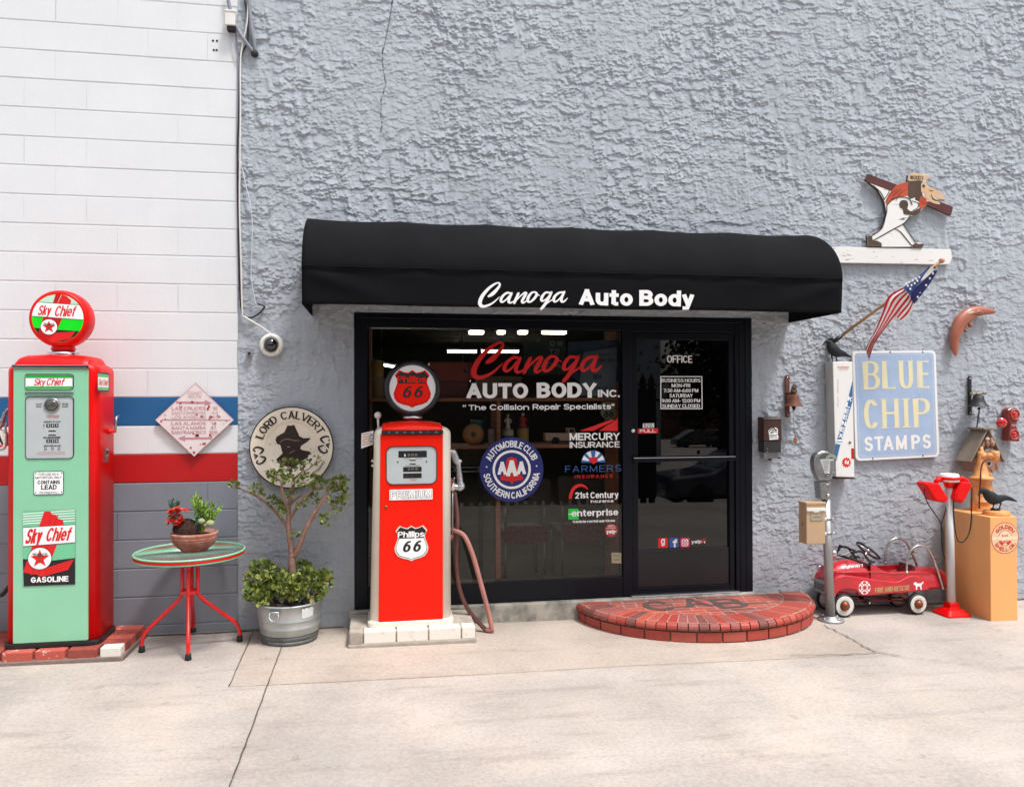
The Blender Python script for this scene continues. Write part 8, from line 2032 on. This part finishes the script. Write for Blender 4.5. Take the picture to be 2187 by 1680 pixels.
m.disc(Mo, c.x, c.z, r*.50, ORD, .002, 40); m.disc(Mo, c.x, c.z, r*.46, _M["emblem_pale"], .0024, 40); bar(m, Mo, c.x-r*.52, c.x+r*.52, c.z-r*.12, c.z+r*.12, _M["emblem_pale"], .0028)
text(m, "GOLDEN", 0, r*1.75, 0, r*.26, Mo, ORD, wt=(.28, .22), lift=.002, arc=(c.x, c.z, r*.60, 150, 30, 1)); text(m, "SHELL OIL", 0, r*2.3, 0, r*.26, Mo, ORD, wt=(.26, .22), lift=.002, arc=(c.x, c.z, r*.86, 205, 335, -1))
text(m, "S.A.E.", c.x-r*.24, c.x+r*.26, c.z+r*.10, c.z+r*.24, Mo, ORD, wt=(.2, .18), lift=.0032); text(m, "30", c.x-r*.18, c.x+r*.18, c.z-r*.34, c.z-r*.14, Mo, ORD, wt=(.24, .18), lift=.0032)
m.disc(Mo, c.x, c.z, r*.50, ORD, .003, 20, r*.30, 205, 250); m.disc(Mo, c.x, c.z, r*.50, ORD, .003, 20, r*.30, 290, 335)
m.build("oil_emblem", oc, label="round cream and red emblem reading GOLDEN SHELL OIL", fix=False)
hY = -.22; hx = Q(722, 1300, hY).x
def qr(x): return abs(Q(x, 0, hY).x-Q(0, 0, hY).x)
def qzz(y): return Q(722, y, hY).z
hpmp = thing("hand_pump", "orange cast iron hand pump standing on the orange cabinet", "hand pump", (hx, hY, oz1))
prf = [(qr(165), oz1-oz1), (qr(165), .012)]
for w, y in ((148, 1548), (146, 1450), (152, 1445), (152, 1430), (144, 1425), (142, 1085), (164, 1078), (166, 1040), (150, 1028), (112, 1010), (92, 900), (68, 800), (52, 720), (48, 640), (40, 600)): prf.append((qr(w), max(.012, qzz(y)-oz1)))
m = MB(); m.lathe(prf, (hx, hY, oz1), (0, 0, 1), ORC, 36); m.build("column", hpmp)
m = MB(); QH = lambda x, y, dy=0: Q(x, y, hY+dy)
m.tube(cr([QH(725, 690), QH(800, 690, -.02), QH(890, 680, -.05), QH(935, 690, -.06)], 5), [.034]*5+[.030]*5+[.026]*5+[.030], ORC, 14)
m.tube([QH(955, 595, -.06), QH(955, 640, -.06), QH(955, 720, -.06), QH(930, 745, -.06)], [.030, .034, .034, .022], ORC, 14); m.build("spout", hpmp)
m = MB(); m.tube([QH(735, 690), QH(728, 600), QH(722, 525)], [.026, .018, .010], ORC, 10); m.tube(cr([QH(830, 970, -.03), QH(870, 1000, -.03), QH(868, 1080, -.03), QH(880, 1180, -.02), QH(890, 1250, -.01)], 4), [.020]*4+[.014]*4+[.010]*4+[.016]*4+[.02], ORC, 10); m.build("handle", hpmp)
m = MB(); m.tube(cr([QH(880, 745, -.10), QH(820, 740, -.11), QH(755, 790, -.11), QH(722, 880, -.11), QH(712, 1000, -.13), QH(708, 1150, -.13), QH(694, 1300, -.13), QH(690, 1450, -.13), QH(690, 1560, -.13)], 6), .006, mat("dark_red_hose", (.10, .012, .008), .5), 10); m.build("oil_hose", hpmp)
crow(Q, -.45, [(660, 1345, 2, 2), (690, 1318, 14, 10), (705, 1290, 26, 18), (740, 1265, 44, 34), (790, 1285, 56, 44), (850, 1345, 84, 60), (920, 1395, 92, 66), (1000, 1405, 70, 54), (1080, 1385, 50, 42), (1160, 1385, 36, 38), (1240, 1410, 24, 32), (1308, 1440, 8, 24)], ((955, 1480, 935, 1570), (1035, 1465, 1005, 1575)), lz+.046, "black crow figure standing on the orange cabinet's round lid")
m = MB(); m.lathe([(.034, 0), (.036, .004), (.030, .010), (0, .011)], (Q(960, 1570, -.45).x, -.45, lz+.0355), (0, 0, 1), CROW, 24); 
[o for o in bpy.data.objects if o.get('label', '').endswith("round lid")]
m.build("base_disc", [o for o in bpy.data.objects if o.get('label', '') == "black crow figure standing on the orange cabinet's round lid"][0])

# ================================================================== parked cars across the yard (mirrored in the door glass)
def parked(name, lab, cx, cy, L, H, prof_, col, win):
    z0 = gz(cx)-(.90 if cy > -30 else 2.7); t = thing(name, lab, "car", (cx, cy, z0)); CP = mat(name+"_paint", col, .25, coat=.6, var=.1, vscale=2); hw = .88
    m = MB(); secs = []
    for k, (y, s) in enumerate(((-hw, .0), (-hw, 1), (-hw*.80, 1), (hw*.80, 1), (hw, 1))): pass
    pts = [Vector((cx+a*L, cy-hw, z0+b*H)) for a, b in prof_]; m.prism(pts, (0, 2*hw, 0), CP); m.build("body", t, bevel=.12, seg=3, angle=25)
    m = MB(); m.prism([Vector((cx+a*L, cy-hw-.012, z0+b*H)) for a, b in win], (0, 2*hw+.024, 0), mat("car_glass", (.012, .014, .016), .05, coat=1.0)); m.build("window", t)
    for a in (-.31, .30):
        for y in (cy-hw-.01, cy+hw-.19):
            m = MB(); c = (cx+a*L, y, z0+.32); m.lathe([(0, .0), (.20, -.01), (.22, .02), (.30, -.005), (.33, .03), (.33, .18), (.30, .21), (0, .21)], c, (0, 1, 0), RUBBER, 24); w = m.build("wheel", t)
            m = MB(); m.lathe([(0, -.016), (.19, -.012), (.20, .0)], c, (0, 1, 0), ALU, 20); m.build("rim", w)
sed = [(-.5, .18), (-.5, .42), (-.47, .56), (-.22, .64), (-.08, .95), (.05, 1.0), (.22, .96), (.36, .68), (.48, .62), (.5, .40), (.49, .18)]
sew = [(-.17, .66), (-.05, .90), (.05, .93), (.20, .90), (.32, .68)]
van = [(-.5, .16), (-.5, .46), (-.42, .56), (-.20, .92), (-.08, 1.0), (.40, .98), (.47, .72), (.5, .50), (.5, .16)]
vaw = [(-.29, .60), (-.16, .88), (-.06, .93), (.36, .92), (.43, .64)]
parked("parked_sedan", "dark blue sedan parked across the yard", 9.0, -12.6, 4.6, 1.42, sed, (.03, .035, .06), sew)
parked("parked_van", "dark minivan parked farther across the yard", 30.3, -66.0, 4.9, 1.75, van, (.02, .025, .04), vaw)
